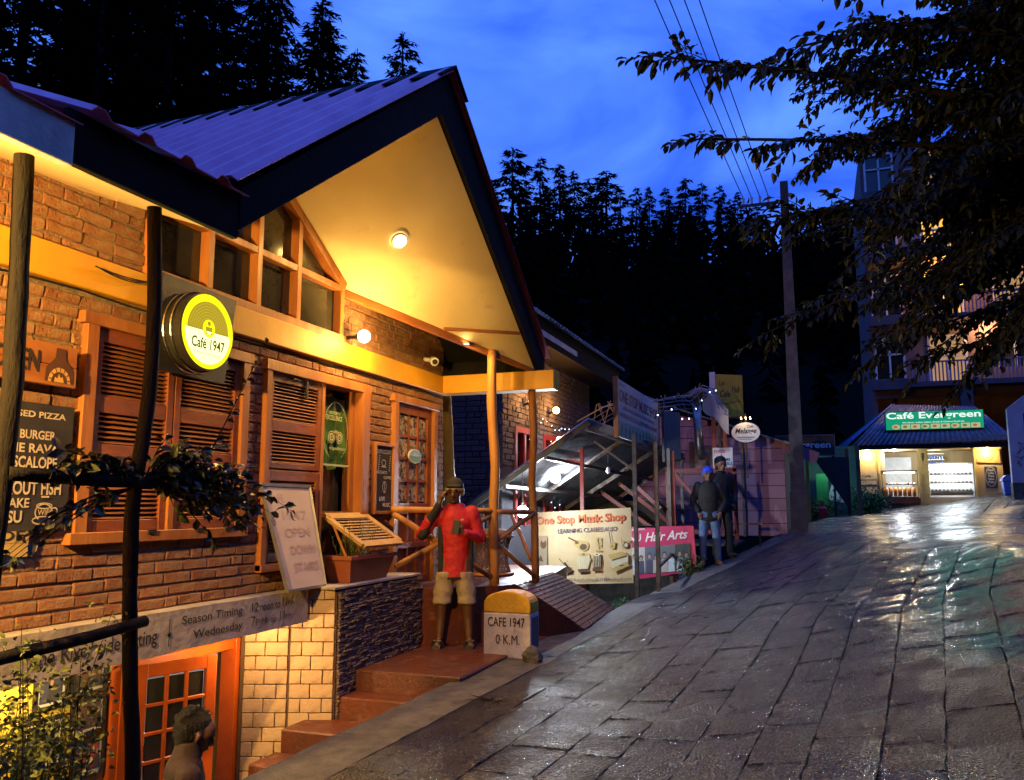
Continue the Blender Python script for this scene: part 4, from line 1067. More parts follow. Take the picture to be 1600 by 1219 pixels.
# ------------------------------------------------------------------ picture frames and things in the basement
pf = [(4.05, 4.29, .24, .50, (.05, .05, .09)), (4.33, 4.60, .27, .49, (.14, .07, .04)), (4.34, 4.61, .01, .245, (.12, .06, .05)), (3.98, 4.28, -.12, .19, (.04, .05, .03)), (4.37, 4.62, -.26, -.02, (.3, .05, .04)), (4.15, 4.31, -.5, -.28, (.2, .14, .1))]
for i, (a0, a1, z0, z1, c) in enumerate(pf):
    lab = ['framed dark portrait of a guitarist on the yellow basement wall', 'wide framed group photograph near the orange door top', 'framed brown group picture below the wide photograph', 'dark framed picture half hidden behind the shrub', 'small framed picture with a red patch by the door', 'little framed picture low on the yellow basement wall'][i]
    f_ = thing('picture_frame', ((a0 + a1) / 2, 4.6, z0), lab, 'picture'); b = MB(); w = .018; y0, y1 = 4.585, 4.615
    b.box(a0, a0 + w, y0, y1, z0, z1); b.box(a1 - w, a1, y0, y1, z0, z1); b.box(a0 + w, a1 - w, y0, y1, z0, z0 + w); b.box(a0 + w, a1 - w, y0, y1, z1 - w, z1); put('frame', b, M['black'], f_)
    p = Print((a0 + w, 4.6, z0 + w), FX, FU); W_, H_ = a1 - a0 - 2 * w, z1 - z0 - 2 * w; p.rect(ink('mount_white', (.6, .55, .45)), 0, 0, W_, H_); p.rect(ink('photo%d' % i, c), .018, .018, W_ - .018, H_ - .018)
    sk = ink('photo_skin', (.4, .24, .15)); dkk = ink('photo_dark', (.05, .045, .05))
    for k in range(1 if i in (0, 3) else 3):
        x = W_ * ((k + .5) / (1 if i in (0, 3) else 3)); p.poly(dkk, [(x - W_ * .13, .02), (x + W_ * .13, .02), (x + W_ * .09, H_ * .5), (x - W_ * .09, H_ * .5)]); p.disc(sk, x, H_ * .62, W_ * .06, H_ * .1, 12)
    p.done('photograph', f_)
kt = thing('kitchen_shelf', (6.1, 6.6, -1.28), 'dark kitchen shelf with hanging utensils inside the basement', 'shelf'); b = MB()
b.box(5.9, 7.1, 6.55, 6.88, -.30, -.26); b.box(5.9, 7.1, 6.5, 6.88, -.95, -.9); b.box(5.9, 5.95, 6.5, 6.88, -1.28, -.26); put('rack', b, M['black'], kt); b = MB()
for k in range(8): x = 6.0 + k * .13; b.tube([(x, 6.6, .28), (x, 6.6, .05 + U(-.05, .05))], .008, 5); b.ball((x, 6.6, .02), .03, 8, 6, (1, .4, 1.3))
b.tube([(5.9, 6.6, .28), (7.1, 6.6, .28)], .008, 5); put('utensil', b, M['steel'], kt)
tb = thing('bar_stool', (5.75, 5.2, -1.28), 'dark bar stool just inside the basement doorway', 'stool'); 
for sx, sy in ((-1, -1), (1, -1), (1, 1), (-1, 1)): put('leg', MB().tube([(5.75 + .16 * sx, 5.2 + .16 * sy, -1.28), (5.75 + .11 * sx, 5.2 + .11 * sy, -.75)], .018, 6), M['black'], tb)
b = MB(); b.tube([(5.75, 5.2, -.76), (5.75, 5.2, -.70)], .18, 16); put('seat', b, M['black'], tb)

# ------------------------------------------------------------------ dark pergola posts in front of the cafe
def crooked(pts, r, seed):
    out = []; rr = []
    for k in range(40):
        z = pts[0][0] + (pts[-1][0] - pts[0][0]) * k / 39; out.append((interp(z, pts) + .006 * mnoise.noise(Vector((z * 4, seed, 0))), 3.1 + .012 * mnoise.noise(Vector((z * 1.5, seed, 5))), z)); rr.append(r * (1 + .13 * mnoise.noise(Vector((z * 5, seed, 9)))))
    return MB().tube(out, rr, 12)
tag(put('pergola_post', crooked([(-1.65, 3.37), (.2, 3.30), (.9, 3.235), (1.47, 3.195), (2.1, 3.27), (2.5, 3.265), (3.0, 3.225)], .036, 11), M['darkwood'], smooth=True), 'tall dark crooked tree trunk post in front of the shutters', 'post')
tag(put('pergola_post', crooked([(-1.65, 2.42), (.6, 2.44), (1.48, 2.495), (2.0, 2.515), (2.5, 2.50), (2.97, 2.475)], .040, 17), M['darkwood'], smooth=True), 'dark crooked post in front of the oven sign', 'post')
tag(put('pergola_post', logp(MB(), (2.30, 3.14, -1.65), (2.36, 3.14, 2.90), .030, .03, 26, 21), M['darkwood'], smooth=True), 'thin dark post at the left edge of the picture', 'post')
tag(put('pergola_rail', logp(MB(), (1.6, 3.05, .84), (3.27, 3.05, .955), .027, .03, 14, 5), M['darkwood'], smooth=True), 'lower dark branch rail crossing the painted beam', 'rail')
tag(put('pergola_rail', logp(MB(), (2.50, 3.07, 1.63), (3.28, 3.07, 1.61), .030, .02, 10, 6), M['darkwood'], smooth=True), 'upper dark branch rail carrying the leafy creeper', 'rail')

# leaves -----------------------------------------------------------------
def leaf(b, p, d, L, w, nrm=None, fold=.25):
    d = Vector(d).normalized(); nn = Vector(nrm) if nrm else Vector((U(-1, 1), U(-1, 1), U(.2, 1)))
    s = d.cross(nn)
    if s.length < 1e-4: s = d.orthogonal()
    s.normalize(); n2 = s.cross(d); p = Vector(p)
    m1, m2 = p + d * L * .35, p + d * L * .72
    b.add([p, m1 + s * w / 2 + n2 * w * fold, m1 - n2 * 0, m1 - s * w / 2 + n2 * w * fold, m2 + s * w * .38 + n2 * w * fold * .7 - n2 * L * .04, m2 - n2 * L * .05, m2 - s * w * .38 + n2 * w * fold * .7 - n2 * L * .04, p + d * L - n2 * L * .16],
          [(0, 2, 1), (0, 3, 2), (1, 2, 5, 4), (2, 3, 6, 5), (4, 5, 7), (5, 6, 7)])
cp = thing('leafy_creeper', (3.3, 3.1, 1.6), 'leafy creeper hanging from the dark post across the shutters', 'creeper')
b, b2 = MB(), MB()
shoots = []
for k in range(70):
    p0 = Vector((3.26 + U(-.05, .25), 3.05 + U(-.04, .06), 1.62 + U(-.04, .05))); far = U(.15, .88)
    p1 = p0 + Vector((far * U(.55, 1.15), U(-.06, .12), U(-.10, .24) - far * U(.0, .46))); mid = p0.lerp(p1, .5) + Vector((0, 0, U(.02, .12)))
    shoots.append([p0, mid, p1])
for k in range(13):
    p0 = Vector((3.25, 3.07, 1.62)); L = U(.15, .62); shoots.append([p0, p0 + Vector((-L * .5, 0, U(.02, .14))), p0 + Vector((-L, U(-.05, .05), U(-.05, .13)))])
for k in range(4):
    p0 = Vector((3.15, 3.07, 1.58)); shoots.append([p0, p0 + Vector((-.35, 0, -.02 - .03 * k)), p0 + Vector((-.65 - .05 * k, 0, -.28 - .06 * k))])
shoots.append([Vector((3.62, 3.05, 1.70)), Vector((3.84, 3.02, 2.1)), Vector((4.06, 3.0, 2.47))])
for i, s in enumerate(shoots):
    pts = [s[0] * (1 - e) ** 2 + s[1] * 2 * e * (1 - e) + s[2] * e * e for e in [j / 8 for j in range(9)]]; b2.tube(pts, [.005 - .0005 * j for j in range(9)], 5, False); L = (s[2] - s[0]).length
    for j in range(int(10 * L / .5) + 4):
        e = U(.12, 1); k = min(7, int(e * 8)); c = pts[k].lerp(pts[k + 1], e * 8 - k); dr = (pts[k + 1] - pts[k]).normalized() * .6 + Vector((U(-1, 1), U(-1, .6), U(-1, .6)))
        sz = U(.7, 1.25) * (.75 if i == len(shoots) - 1 else 1); leaf(b, c, dr, .062 * sz, .036 * sz)
put('leaves', b, M['leaf3'], cp, kind='stuff'); put('stem', b2, M['darkwood'], cp)
def shrub(label, base, h, spread, n, lsz, m, seed=0, lpb=34, kind='stuff', name='shrub', emin=.25):
    t = thing(name, base, label, 'shrub'); b, b2 = MB(), MB(); c0 = Vector(base)
    for k in range(n):
        a = U(0, 6.28); lean = spread * math.sqrt(R()); tip = c0 + Vector((math.cos(a) * lean, math.sin(a) * lean, h * U(.45, 1))); st_ = c0 + Vector((U(-.1, .1), U(-.1, .1), 0)) * spread; mid = st_.lerp(tip, .5) + Vector((U(-.35, .35), U(-.35, .35), U(0, .3))) * spread
        pts = [st_ * (1 - e) ** 2 + mid * 2 * e * (1 - e) + tip * e * e for e in [j / 6 for j in range(7)]]; b2.tube(pts, [.0055 * (1 - .8 * j / 6) * (h / 1.5) for j in range(7)], 4, False)
        for j in range(lpb):
            e = U(emin, 1); q = min(5, int(e * 6)); c = pts[q].lerp(pts[q + 1], e * 6 - q) + Vector((U(-1, 1), U(-1, 1), U(-1, 1))) * lsz * 2.6; leaf(b, c, (U(-1, 1), U(-1, 1), U(-.5, 1)), lsz * U(.7, 1.3), lsz * .55)
    put('leaves', b, m, t, kind=kind); put('stem', b2, M['darkwood'], t)
    return t
shrub('small leaved shrub growing up in front of the basement pictures', (2.74, 3.30, -1.3), 2.35, .46, 80, .036, M['leaf2'], lpb=120, emin=.55)
shrub('low dark shrub at the bottom left corner of the picture', (2.55, 3.25, -1.3), 2.15, .45, 70, .034, M['leaf2'], lpb=110, emin=.6)
# ------------------------------------------------------------------ dark brick building behind the cafe
db = thing('dark_brick_house', (13.5, 5.5, -1.6), 'dark painted brick house with lit window behind the cafe', 'house')
DB = 4.32; hw = [(12.02, 13.05, 1.2, 2.72), (13.45, 14.5, 1.2, 2.70)]
b = MB(); cells_wall(b, 11.5, 16.6, -1.6, 4.1, hw, lambda b, x0, x1, y0, y1: b.box(x0, x1, DB + .012, DB + .25, y0, y1))
b.box(11.512, 11.75, DB + .25, 9.5, -1.6, 4.1); b.box(16.4, 16.6, DB + .25, 9.5, -1.6, 4.1); b.box(11.5, 16.6, 9.5, 9.7, -1.6, 4.1); dw = put('wall', b, M['darkmortar'], db)
L1 = lay(11.5, 16.58, 2.1, 4.05, hw, .235, .070, .014); L2 = lay(DB + .02, 7.2, 1.3, 4.05, [], .235, .070, .014)
L1.sort(key=lambda x: x[0]); L2.sort(key=lambda x: x[0])
for i, (a, z, L) in enumerate(L2[:150]):
    o = link('brick', brick_mesh(L, .07, .06, M['darkbrick'], i % 3), dw, (11.53 + U(-.010, .006), a, z)); o.rotation_euler = (U(-.02, .02), U(-.02, .02), math.pi / 2 + U(-.03, .03))
for i, (a, z, L) in enumerate(L1[:140]):
    o = link('brick', brick_mesh(L, .07, .06, M['darkbrick'], i % 3), dw, (a, DB + .03 + U(-.012, .006), z)); o.rotation_euler = (U(-.02, .02), U(-.02, .02), U(-.03, .03))
b = MB()
for a, z, L in L2[150:]: b.box(11.5 + U(-.008, .005), 11.56, a - L / 2, a + L / 2, z - .035, z + .035, .006)
for a, z, L in L1[140:]: b.box(a - L / 2, a + L / 2, DB + U(-.008, .005), DB + .06, z - .035, z + .035, .006)
put('brickwork', b, M['darkbrick'], dw, kind='stuff')
for k, (h0, h1, z0, z1) in enumerate(hw):
    b = MB(); b.box(h0, h0 + .09, DB - .02, DB + .1, z0, z1); b.box(h1 - .09, h1, DB - .02, DB + .1, z0, z1); b.box(h0 + .09, h1 - .09, DB - .02, DB + .1, z1 - .09, z1); b.box(h0 + .45, h0 + .52, DB - .01, DB + .09, z0, z1 - .09); w_ = put('window', b, M['redsteel'], db)
    b = MB(); b.box(h0 + .09, h1 - .09, DB + .1, DB + .11, z0, z1 - .09); put('pane', b, M['glass'], w_)
b = MB(); b.box(11.2, 16.9, DB - .55, DB - .50, 3.92, 4.28); put('fascia', b, M['fascia'], db)
b = MB(); b.box(11.2, 13.6, DB - .57, DB - .553, 4.02, 4.10); put('fascia_strip', b, M['fascia_pale'], db)
b = MB(); pts = []
for k in range(38): x = 11.1 + k * .155; pts += [(x, 0), (x + .04, .04), (x + .09, .04), (x + .125, 0)]
for d_, z_ in ((DB - .66, 4.27), (8.0, 5.9)):
    for x, h in pts: b.v.append((x, d_, z_ + h))
n = len(pts)
for i in range(n - 1): b.f.append([i, i + 1, n + i + 1, n + i]); b.mi.append(0)
put('roof', b, M['slate_roof'], db).modifiers.new('thick', 'SOLIDIFY').thickness = .01
b = MB(); b.box(11.2, 16.9, DB - .5, DB, 3.95, 3.98); put('soffit', b, M['fascia'], db)
for i, (t, lab) in enumerate(((12.45, 'amber wall lamp nearer the log post on the dark brick house'), (13.75, 'amber wall lamp farther along the dark brick house'))):
    bulb_lamp((t, DB - .14, 3.13), lab, (t, DB + .01, 3.08), .06, 50, 'amber_bulb', (1, .42, .10), group='lamps on the dark brick house')
# fairy lights in the window and over the veranda
def fairy(name, pts, label, drops=0, r=.007, every=1):
    t = thing(name, pts[0], label, 'string lights', 'strings of fairy lights'); b = MB(); b.tube(pts, .004, 4, False); put('wire', b, M['wire'], t)
    b = MB()
    for p in pts[::every]: b.ball(jit(p, .03), r, 6, 4)
    put('bulbs', b, M['fairy'], t, kind='stuff'); return t
for k, t in enumerate((12.55, 13.8, 14.2)): fairy('fairy_lights', [(t + .02 * (i % 3), DB - .06, 2.6 - i * .085) for i in range(15)], ['blue fairy lights hanging in the nearer window of the dark house', 'blue fairy lights down the left of the farther dark house window', 'blue fairy lights down the right of the farther dark house window'][k])
fairy('fairy_lights', [(12.2 + i * .2, DB - .35 - .0 * i, 2.78 + .05 * math.sin(i)) for i in range(20)], 'blue fairy lights strung along the dark house above its windows')
vl = thing('veranda_lamp', (13.6, 4.0, 2.6), 'bright white lamp on the veranda of the dark brick house', 'lamp'); b = MB(); b.ball((13.35, 4.0, 2.60), .05, 10, 8, (2.2, 1, .8)); put('bulb', b, M['cool_bulb'], vl); b = MB(); b.tube([(13.35, 4.0, 2.64), (13.35, 4.0, 2.75)], .02, 6); put('holder', b, M['black'], vl); point('lamp_light', (13.35, 3.88, 2.5), (.8, .88, 1), 5, .05, vl)

# ------------------------------------------------------------------ music shop: lean-to with corrugated roof
sh = thing('music_shop', (13.5, 3.4, -.6), 'open fronted music shop with sloping corrugated metal roof', 'shop')
RA, RB, RC, RD = Vector((11.45, 3.0, 2.72)), Vector((16.5, 2.42, 2.50)), Vector((16.5, 4.25, 1.42)), Vector((11.15, 4.75, 1.50))
def corr(name, A, B, C, D, n, m, par, amp=.022):
    """A-B front edge, D-C back edge; corrugations run A->D"""
    b = MB(); N = n * 4; nr = (B - A).cross(D - A).normalized()
    if nr.z < 0: nr = -nr
    for e in (0, 1):
        for i in range(N + 1):
            k = i / N; p = A.lerp(B, k) if e == 0 else D.lerp(C, k); b.v.append(tuple(p + nr * amp * math.sin(i * math.pi / 2)))
    for i in range(N): b.f.append([i, i + 1, N + 1 + i + 1, N + 1 + i]); b.mi.append(0)
    o = put(name, b, m, par, True); o.modifiers.new('thick', 'SOLIDIFY').thickness = .004; return o
for k in range(6):
    e0, e1 = k / 6, (k + 1) / 6 + .004; corr('roof_sheet', RA.lerp(RB, e0) + Vector((0, 0, .005 * (k % 2))), RA.lerp(RB, e1) + Vector((0, 0, .005 * (k % 2))), RD.lerp(RC, e1), RD.lerp(RC, e0), 9, M['grey_roof'], sh)
def bar(name, p0, p1, w, h, m, par, c=0): b = MB(); b.obox(p0, p1, w, h, c=c); return put(name, b, m, par)
for k in range(4):
    e = k / 3; dn = Vector((0, 0, -.06)); bar('rafter', RA.lerp(RB, e) + dn, RD.lerp(RC, e) + dn, .05, .07, M['steel'] if k else M['black'], sh)
for e in (.02, .35, .68, .98): dn = Vector((0, 0, -.115)); bar('purlin', RA.lerp(RD, e) + dn, RB.lerp(RC, e) + dn, .045, .05, M['steel'], sh)
for (t, d, zt, mk) in ((12.3, 3.34, 2.46, 'redsteel'), (12.15, 2.50, 2.55, 'steel'), (12.3, 2.22, 2.45, 'steel'), (14.05, 2.32, 2.45, 'steel'), (14.1, 2.26, 2.4, 'redsteel'), (16.3, 2.45, 2.4, 'steel'), (11.4, 4.6, 1.5, 'steel')):
    bar('post', (t, d, -.3), (t + U(-.02, .02), d, zt), .055, .055, M[mk], sh)
bar('brace', (12.15, 2.5, 2.0), (12.15, 3.1, 2.45), .03, .03, M['steel'], sh); bar('brace', (12.3, 3.34, 2.15), (12.3, 3.7, 2.22), .03, .03, M['redsteel'], sh)
bar('rail', (12.3, 2.22, .62), (14.05, 2.30, .72), .035, .035, M['steel'], sh); bar('rail', (12.15, 2.5, 1.2), (12.3, 2.22, 1.2), .03, .03, M['steel'], sh)
b = MB(); b.box(11.0, 16.6, 3.0, 4.9, -.5, -.25); b.box(11.2, 16.5, 4.78, 4.86, -.3, 1.35); b.box(16.4, 16.5, 2.6, 4.78, -.3, 1.6); b.box(11.2, 11.25, 4.2, 4.78, -.3, .62); put('shop_base', b, M['concrete'], sh)
b = MB(); b.box(11.7, 11.9, 4.1, 4.75, -.25, .62); b.box(12.8, 16.2, 4.3, 4.75, -.25, .55); put('counter', b, M['redcement'], sh)
for i, (loc, w, lab) in enumerate((((11.25, 3.92, 1.42), 125, 'bright white bulb hanging low in the music shop'), ((12.62, 3.86, 1.94), 240, 'white bulb hanging higher under the shop roof'))):
    t = thing('hanging_bulb', loc, lab, 'lamp'); l = Vector(loc); b = MB(); b.tube([l + Vector((0, 0, .62 if i == 0 else .36)), l + Vector((0, 0, .09))], .005, 5); b.tube([l + Vector((0, 0, .05)), l + Vector((0, 0, .13))], .022, 8); put('holder', b, M['black'], t)
    b = MB(); b.ball(l, .085, 12, 9); put('bulb', b, M['cool_bulb'], t, True); point('lamp_light', l + Vector((-.10, -.06, -.03)), (.80, .90, 1), w, .05, t)
t = thing('unlit_bulb', (12.35, 3.0, 1.95), 'small unlit bulb dangling from the shop rafter', 'lamp'); b = MB(); b.tube([(12.4, 2.95, 2.35), (12.41, 2.96, 2.1)], .005, 5); put('wire', b, M['wire'], t); b = MB(); b.ball((12.41, 2.96, 2.03), .035, 8, 6, (1, 1, 1.5)); put('bulb', b, M['white'], t, True)
# banner, instruments printed on it
bn = thing('music_banner', (12.2, 3.3, .33), 'yellowed banner reading One Stop Music Shop with drawn instruments', 'banner')
BT = 12.18; q = [Vector((BT, 4.02, .33)), Vector((BT, 2.56, .40)), Vector((BT - .01, 2.58, 1.475)), Vector((BT - .01, 4.02, 1.40))]
b = MB(); n1 = 14
for j in range(9):
    for i in range(n1 + 1):
        p_ = q[0].lerp(q[1], i / n1).lerp(q[3].lerp(q[2], i / n1), j / 8); b.v.append((p_.x + .008 * math.sin(i * 1.1 + j * .6), p_.y, p_.z))
for j in range(8):
    for i in range(n1): a = j * (n1 + 1) + i; b.f.append([a, a + 1, a + n1 + 2, a + n1 + 1]); b.mi.append(0)
put('sheet', b, mat('warm_tint_vinyl', (.62, .48, .26), (.54, .40, .20), 3, .5, dirt=((.33, .26, .17), 4, .6, .75)), bn, True)  # yellow of the warm lamplight is put into the vinyl colour
p = Print((BT - .022, 4.02, .33), (0, -1, .05), (0, 0, 1)); og, vi, tn, dk_, ln = ink('banner_orange', (.72, .17, .03)), ink('banner_navy', (.06, .035, .10)), ink('banner_tan', (.50, .36, .10)), ink('banner_brown', (.10, .045, .02)), ink('banner_pale', (.60, .55, .36))
og2 = ink('banner_orange_edge', (.40, .03, .02))
p.text(og2, 'One Stop Music Shop', .0 + .006, .855 - .008, 1.36, .155, .02); p.text(og, 'One Stop Music Shop', .0, .855, 1.36, .155, .015); p.text(vi, 'LEARNING CLASSES ALSO', .34, .745, .90, .065, .012); p.text(vi, '55 E-mail:johny.ali.37@facebook.com', .50, .035, .94, .050, .008)
p.disc(tn, .66, .585, .075, .055); p.disc(tn, .73, .55, .085, .075); p.disc(dk_, .73, .535, .055, .045); p.line(dk_, [(.50, .68), (.66, .60)], .022); p.disc(dk_, .63, .60, .03, .02)       # violins
p.line(tn, [(.93, .66), (.96, .49), (.92, .47), (1.0, .47)], .016); p.ring(tn, .955, .60, .035, .012, .06); p.line(tn, [(.99, .66), (.985, .52)], .014)             # brass
p.line(dk_, [(1.12, .74), (1.15, .56)], .012); p.disc(tn, 1.165, .525, .045, .035); p.disc(tn, 1.185, .565, .030, .025); p.disc(dk_, 1.165, .53, .012)                    # guitar
p.disc(dk_, 1.37, .535, .04, .045); p.disc(ln, 1.37, .54, .025, .03); p.disc(tn, 1.33, .59, .022, .015); p.disc(tn, 1.41, .59, .022, .015); p.line(dk_, [(1.30, .64), (1.33, .48)], .006); p.line(dk_, [(1.46, .60), (1.44, .48)], .006)   # drums
p.poly(ln, [(.655, .22), (.795, .22), (.84, .35), (.82, .425), (.66, .425), (.63, .35)]); p.disc(tn, .735, .425, .083, .03); p.disc(dk_, .735, .427, .024, .012); p.poly(dk_, [(.66, .17), (.80, .17), (.815, .215), (.645, .215)])         # tabla
for x in (.66, .69, .72, .755, .785, .815): p.line(tn, [(x, .23), (x + (.735 - x) * -.1, .40)], .004)
p.poly(dk_, [(.875, .23), (.985, .23), (1.0, .33), (.985, .42), (.885, .42), (.865, .33)]); p.disc(ln, .935, .42, .05, .02); p.disc(dk_, .935, .421, .02, .01); p.poly(dk_, [(.87, .18), (.99, .18), (.995, .225), (.865, .225)])
for x in (.885, .91, .935, .96, .985): p.line(ln, [(x, .24), (x, .40)], .007)
p.poly(ln, [(1.14, .34), (1.40, .40), (1.40, .30), (1.16, .22)]); p.poly(tn, [(1.10, .41), (1.32, .455), (1.40, .40), (1.14, .345)]); p.poly(tn, [(1.16, .215), (1.40, .295), (1.41, .245), (1.17, .165)]); p.line(dk_, [(1.16, .33), (1.38, .385)], .02); p.rect(dk_, 1.27, .245, 1.33, .262)   # harmonium
p.poly(dk_, [(.43, .31), (.455, .33), (.475, .24), (.45, .16), (.55, .18), (.56, .24), (.50, .26)]); p.line(dk_, [(.36, .38), (.48, .25)], .012); p.line(dk_, [(.40, .18), (.50, .36)], .005)
p.poly(ink('banner_grey', (.30, .24, .15)), [(.0, .25), (.18, .12), (.18, .72), (.0, .72)]); p.disc(dk_, .12, .60, .05, .07); p.disc(ink('photo_skin', (.4, .24, .15)), .12, .66, .025, .035); p.poly(dk_, [(.03, .36), (.12, .34), (.08, .44)])
p.done('printing', bn)
bar('support', (12.22, 2.57, .1), (12.22, 2.57, .5), .06, .06, M['black'], bn)
b2n = thing('reversed_banner', (12.9, 4.4, .72), 'pale banner with mirrored red letters seen from behind in the shop', 'banner')
b = MB(); b.box(13.05, 13.06, 4.18, 4.76, .62, 1.30); put('sheet', b, mat('back_vinyl', (.62, .58, .52), None, 4, .5), b2n)
p = Print((13.045, 4.20, .62), (0, 1, 0), (0, 0, 1)); p.n = Vector((-1, 0, 0)); p.text(ink('mirror_red', (.55, .06, .05)), 'MUSIC', .02, .22, .5, .16, .03); p.text(ink('banner_navy', (.06, .035, .10)), 'Institute', .10, .10, .5, .075, .02); p.text(ink('mirror_red', (.55, .06, .05)), 'Top', .3, .44, .4, .15, .03); p.done('printing', b2n)
# sign board above the front edge
so = thing('shop_sign_board', (13.8, 2.7, 2.5), 'tall white ONE STOP MUSIC SHOP board on the roof edge', 'sign')
b = MB(); b.box(12.12, 15.52, 2.735, 2.775, 2.52, 3.39, .006); put('board', b, mat('pale_board', (.42, .44, .50), (.34, .36, .42), 2, .5), so); b = MB(); b.box(12.07, 12.12, 2.72, 2.79, 2.50, 3.41); b.box(15.52, 15.56, 2.72, 2.79, 2.50, 3.41); put('frame', b, M['wood'], so)
p = Print((12.12, 2.733, 2.52), (1, 0, 0), (0, 0, 1)); p.text(ink('sign_maroon', (.16, .03, .06)), 'ONE STOP MUSIC SHOP', .12, .535, 3.15, .19, .03); p.text(ink('sign_navy', (.05, .05, .10)), 'TEACHING CLASSES OF GUITAR, TABLA ETC', .4, .425, 2.6, .065, .02); p.text(ink('sign_navy', (.05, .05, .10)), 'WHOLESALE & RETAIL OF ALL KINDS OF MUSICAL INSTRUMENTS', .15, .31, 3.1, .07, .02); p.text(ink('sign_navy', (.05, .05, .10)), 'Johny', .1, .77, .4, .06)
gr = ink('sign_green', (.20, .40, .30)); p.rect(gr, .03, .02, 3.37, .24); dg = ink('sign_dkgreen', (.03, .10, .07))
for k in range(12): x = .2 + k * .27; p.poly(dg, [(x, .03), (x + .06, .03), (x + .05 + U(0, .05), .20 + U(0, .06)), (x + .01, .16)]); p.disc(dg, x + .05, .12, .05, .04, 10)
p.done('printing', so)
ms2 = thing('metal_sign_board', (14.7, 2.3, 2.35), 'bare metal sheet sign board beyond the white shop board', 'sign'); b = MB(); b.prism([(14.5, 2.46), (14.75, 2.22), (14.77, 2.24), (14.52, 2.48)], lambda a, c, h: (a, c, h), 2.30, 3.13); put('sheet', b, mat('bare_metal', (.45, .43, .40), (.3, .28, .26), 4, .3, .5, metal=.8, stretch=(1, 1, .2)), ms2); b = MB(); b.box(14.49, 14.53, 2.46, 2.50, 2.25, 3.2); put('edge_post', b, M['steel'], ms2)
# hair salon banner (faces are plain generic figures)
hr = thing('salon_banner', (14.0, 2.4, .4), 'crimson Hair Arts banner with photos of people by the street edge', 'banner')
b = MB(); b.add([(14.0, 3.0, .28), (14.0, 1.90, .46), (14.0, 1.94, 1.18), (14.0, 3.0, 1.15), (14.02, 3.0, .28), (14.02, 1.90, .46), (14.02, 1.94, 1.18), (14.02, 3.0, 1.15)], [(0, 1, 2, 3), (4, 5, 6, 7), (0, 1, 5, 4), (1, 2, 6, 5), (2, 3, 7, 6), (3, 0, 4, 7)]); put('sheet', b, mat('crimson_vinyl', (.50, .03, .11), (.42, .025, .09), 3, .45), hr)
p = Print((13.998, 3.0, .30), (0, -1, .10), (0, 0, 1)); wt = ink('print_white', (.72, .70, .68)); p.text(wt, 'NU', .0, .60, .20, .12, .03); p.text(wt, 'Hair Arts', .27, .58, .70, .15, .02, shear=.3); p.text(wt, 'BEAUTY & MAKEOVER', .02, .78, .25, .035)
cols = [(.45, .42, .40), (.10, .11, .16), (.14, .15, .16), (.05, .06, .06)]
for k in range(4):
    x0 = .02 + k * .25; p.rect(ink('snap%d' % k, cols[k]), x0, .07, x0 + .24, .50)
    for g in range(2):
        x = x0 + .065 + g * .11; p.poly(ink('cloth%d' % ((k + g) % 3), [(.5, .55, .6), (.06, .06, .10), (.45, .40, .36)][(k + g) % 3]), [(x - .055, .07), (x + .055, .07), (x + .045, .28), (x - .045, .28)]); p.disc(ink('photo_dark', (.05, .045, .05)), x, .355 - .03 * g, .036, .05, 12); p.disc(ink('photo_skin', (.4, .24, .15)), x, .34 - .03 * g, .026, .036, 12)
p.done('printing', hr)

# ------------------------------------------------------------------ pink plank shed, stair frame, signs
ps = thing('pink_shed', (18.2, 1.9, 1), 'pink plank shed with sloping metal roof by the street pole', 'shed')
ST = 17.4; z = .92; r = 0
while z < 3.45:
    hh = .245; d_ = 3.62
    while d_ > .62:
        L = U(1.3, 2.6) if z < 2.2 else U(.6, 1.2); e = max(.60, d_ - L)
        if e - .60 < .25: e = .60
        ztop = lambda d: 2.74 + (d - .6) * .34 if d < 2.7 else 3.46
        z1a, z1b = min(z + hh - .012, ztop(d_)), min(z + hh - .012, ztop(e))
        if z1b > z + .02:
            x = ST + U(-.008, .008); b = MB(); b.add([(x, d_ - .004, z), (x, e + .004, z), (x, e + .004, z1b), (x, d_ - .004, z1a), (x + .025, d_ - .004, z), (x + .025, e + .004, z), (x + .025, e + .004, z1b), (x + .025, d_ - .004, z1a)], [(0, 1, 2, 3), (4, 5, 6, 7), (0, 1, 5, 4), (1, 2, 6, 5), (2, 3, 7, 6), (3, 0, 4, 7)]); o = put('plank', b, M['pink'], ps); o.rotation_euler = (0, 0, 0)
        d_ = e
    z += hh; r += 1
b = MB(); b.prism([(3.62, .9), (.60, .9), (.60, 2.70), (2.7, 3.42), (3.62, 3.42)], lambda a, c, h: (h, a, c), ST + .03, ST + 3); put('core', b, M['dark'], ps)
b = MB(); b.add([(ST - .12, .42, 2.70), (ST - .12, 2.72, 3.52), (ST + 3.2, 2.72, 3.52), (ST + 3.2, .42, 2.70)], [[0, 1, 2, 3]]); b.add([(ST - .12, 2.72, 3.52), (ST - .12, 3.8, 3.52), (ST + 3.2, 3.8, 3.52), (ST + 3.2, 2.72, 3.52)], [[0, 1, 2, 3]]); put('roof', b, M['slate_roof'], ps).modifiers.new('thick', 'SOLIDIFY').thickness = .03
b = MB(); b.obox((ST - .02, .62, 2.68), (ST - .02, -.02, 2.42), .03, .22); put('eave_board', b, M['pink'], ps)
b = MB(); b.box(ST - .03, ST + .02, 1.83, 2.38, 2.33, 2.72); wv = put('vent_panel', b, M['steel'], ps); b = MB(); b.box(ST - .05, ST - .03, 2.36, 2.44, 2.25, 2.8); b.box(ST - .05, ST - .03, 1.77, 1.85, 2.25, 2.8); put('frame', b, M['black'], ps)
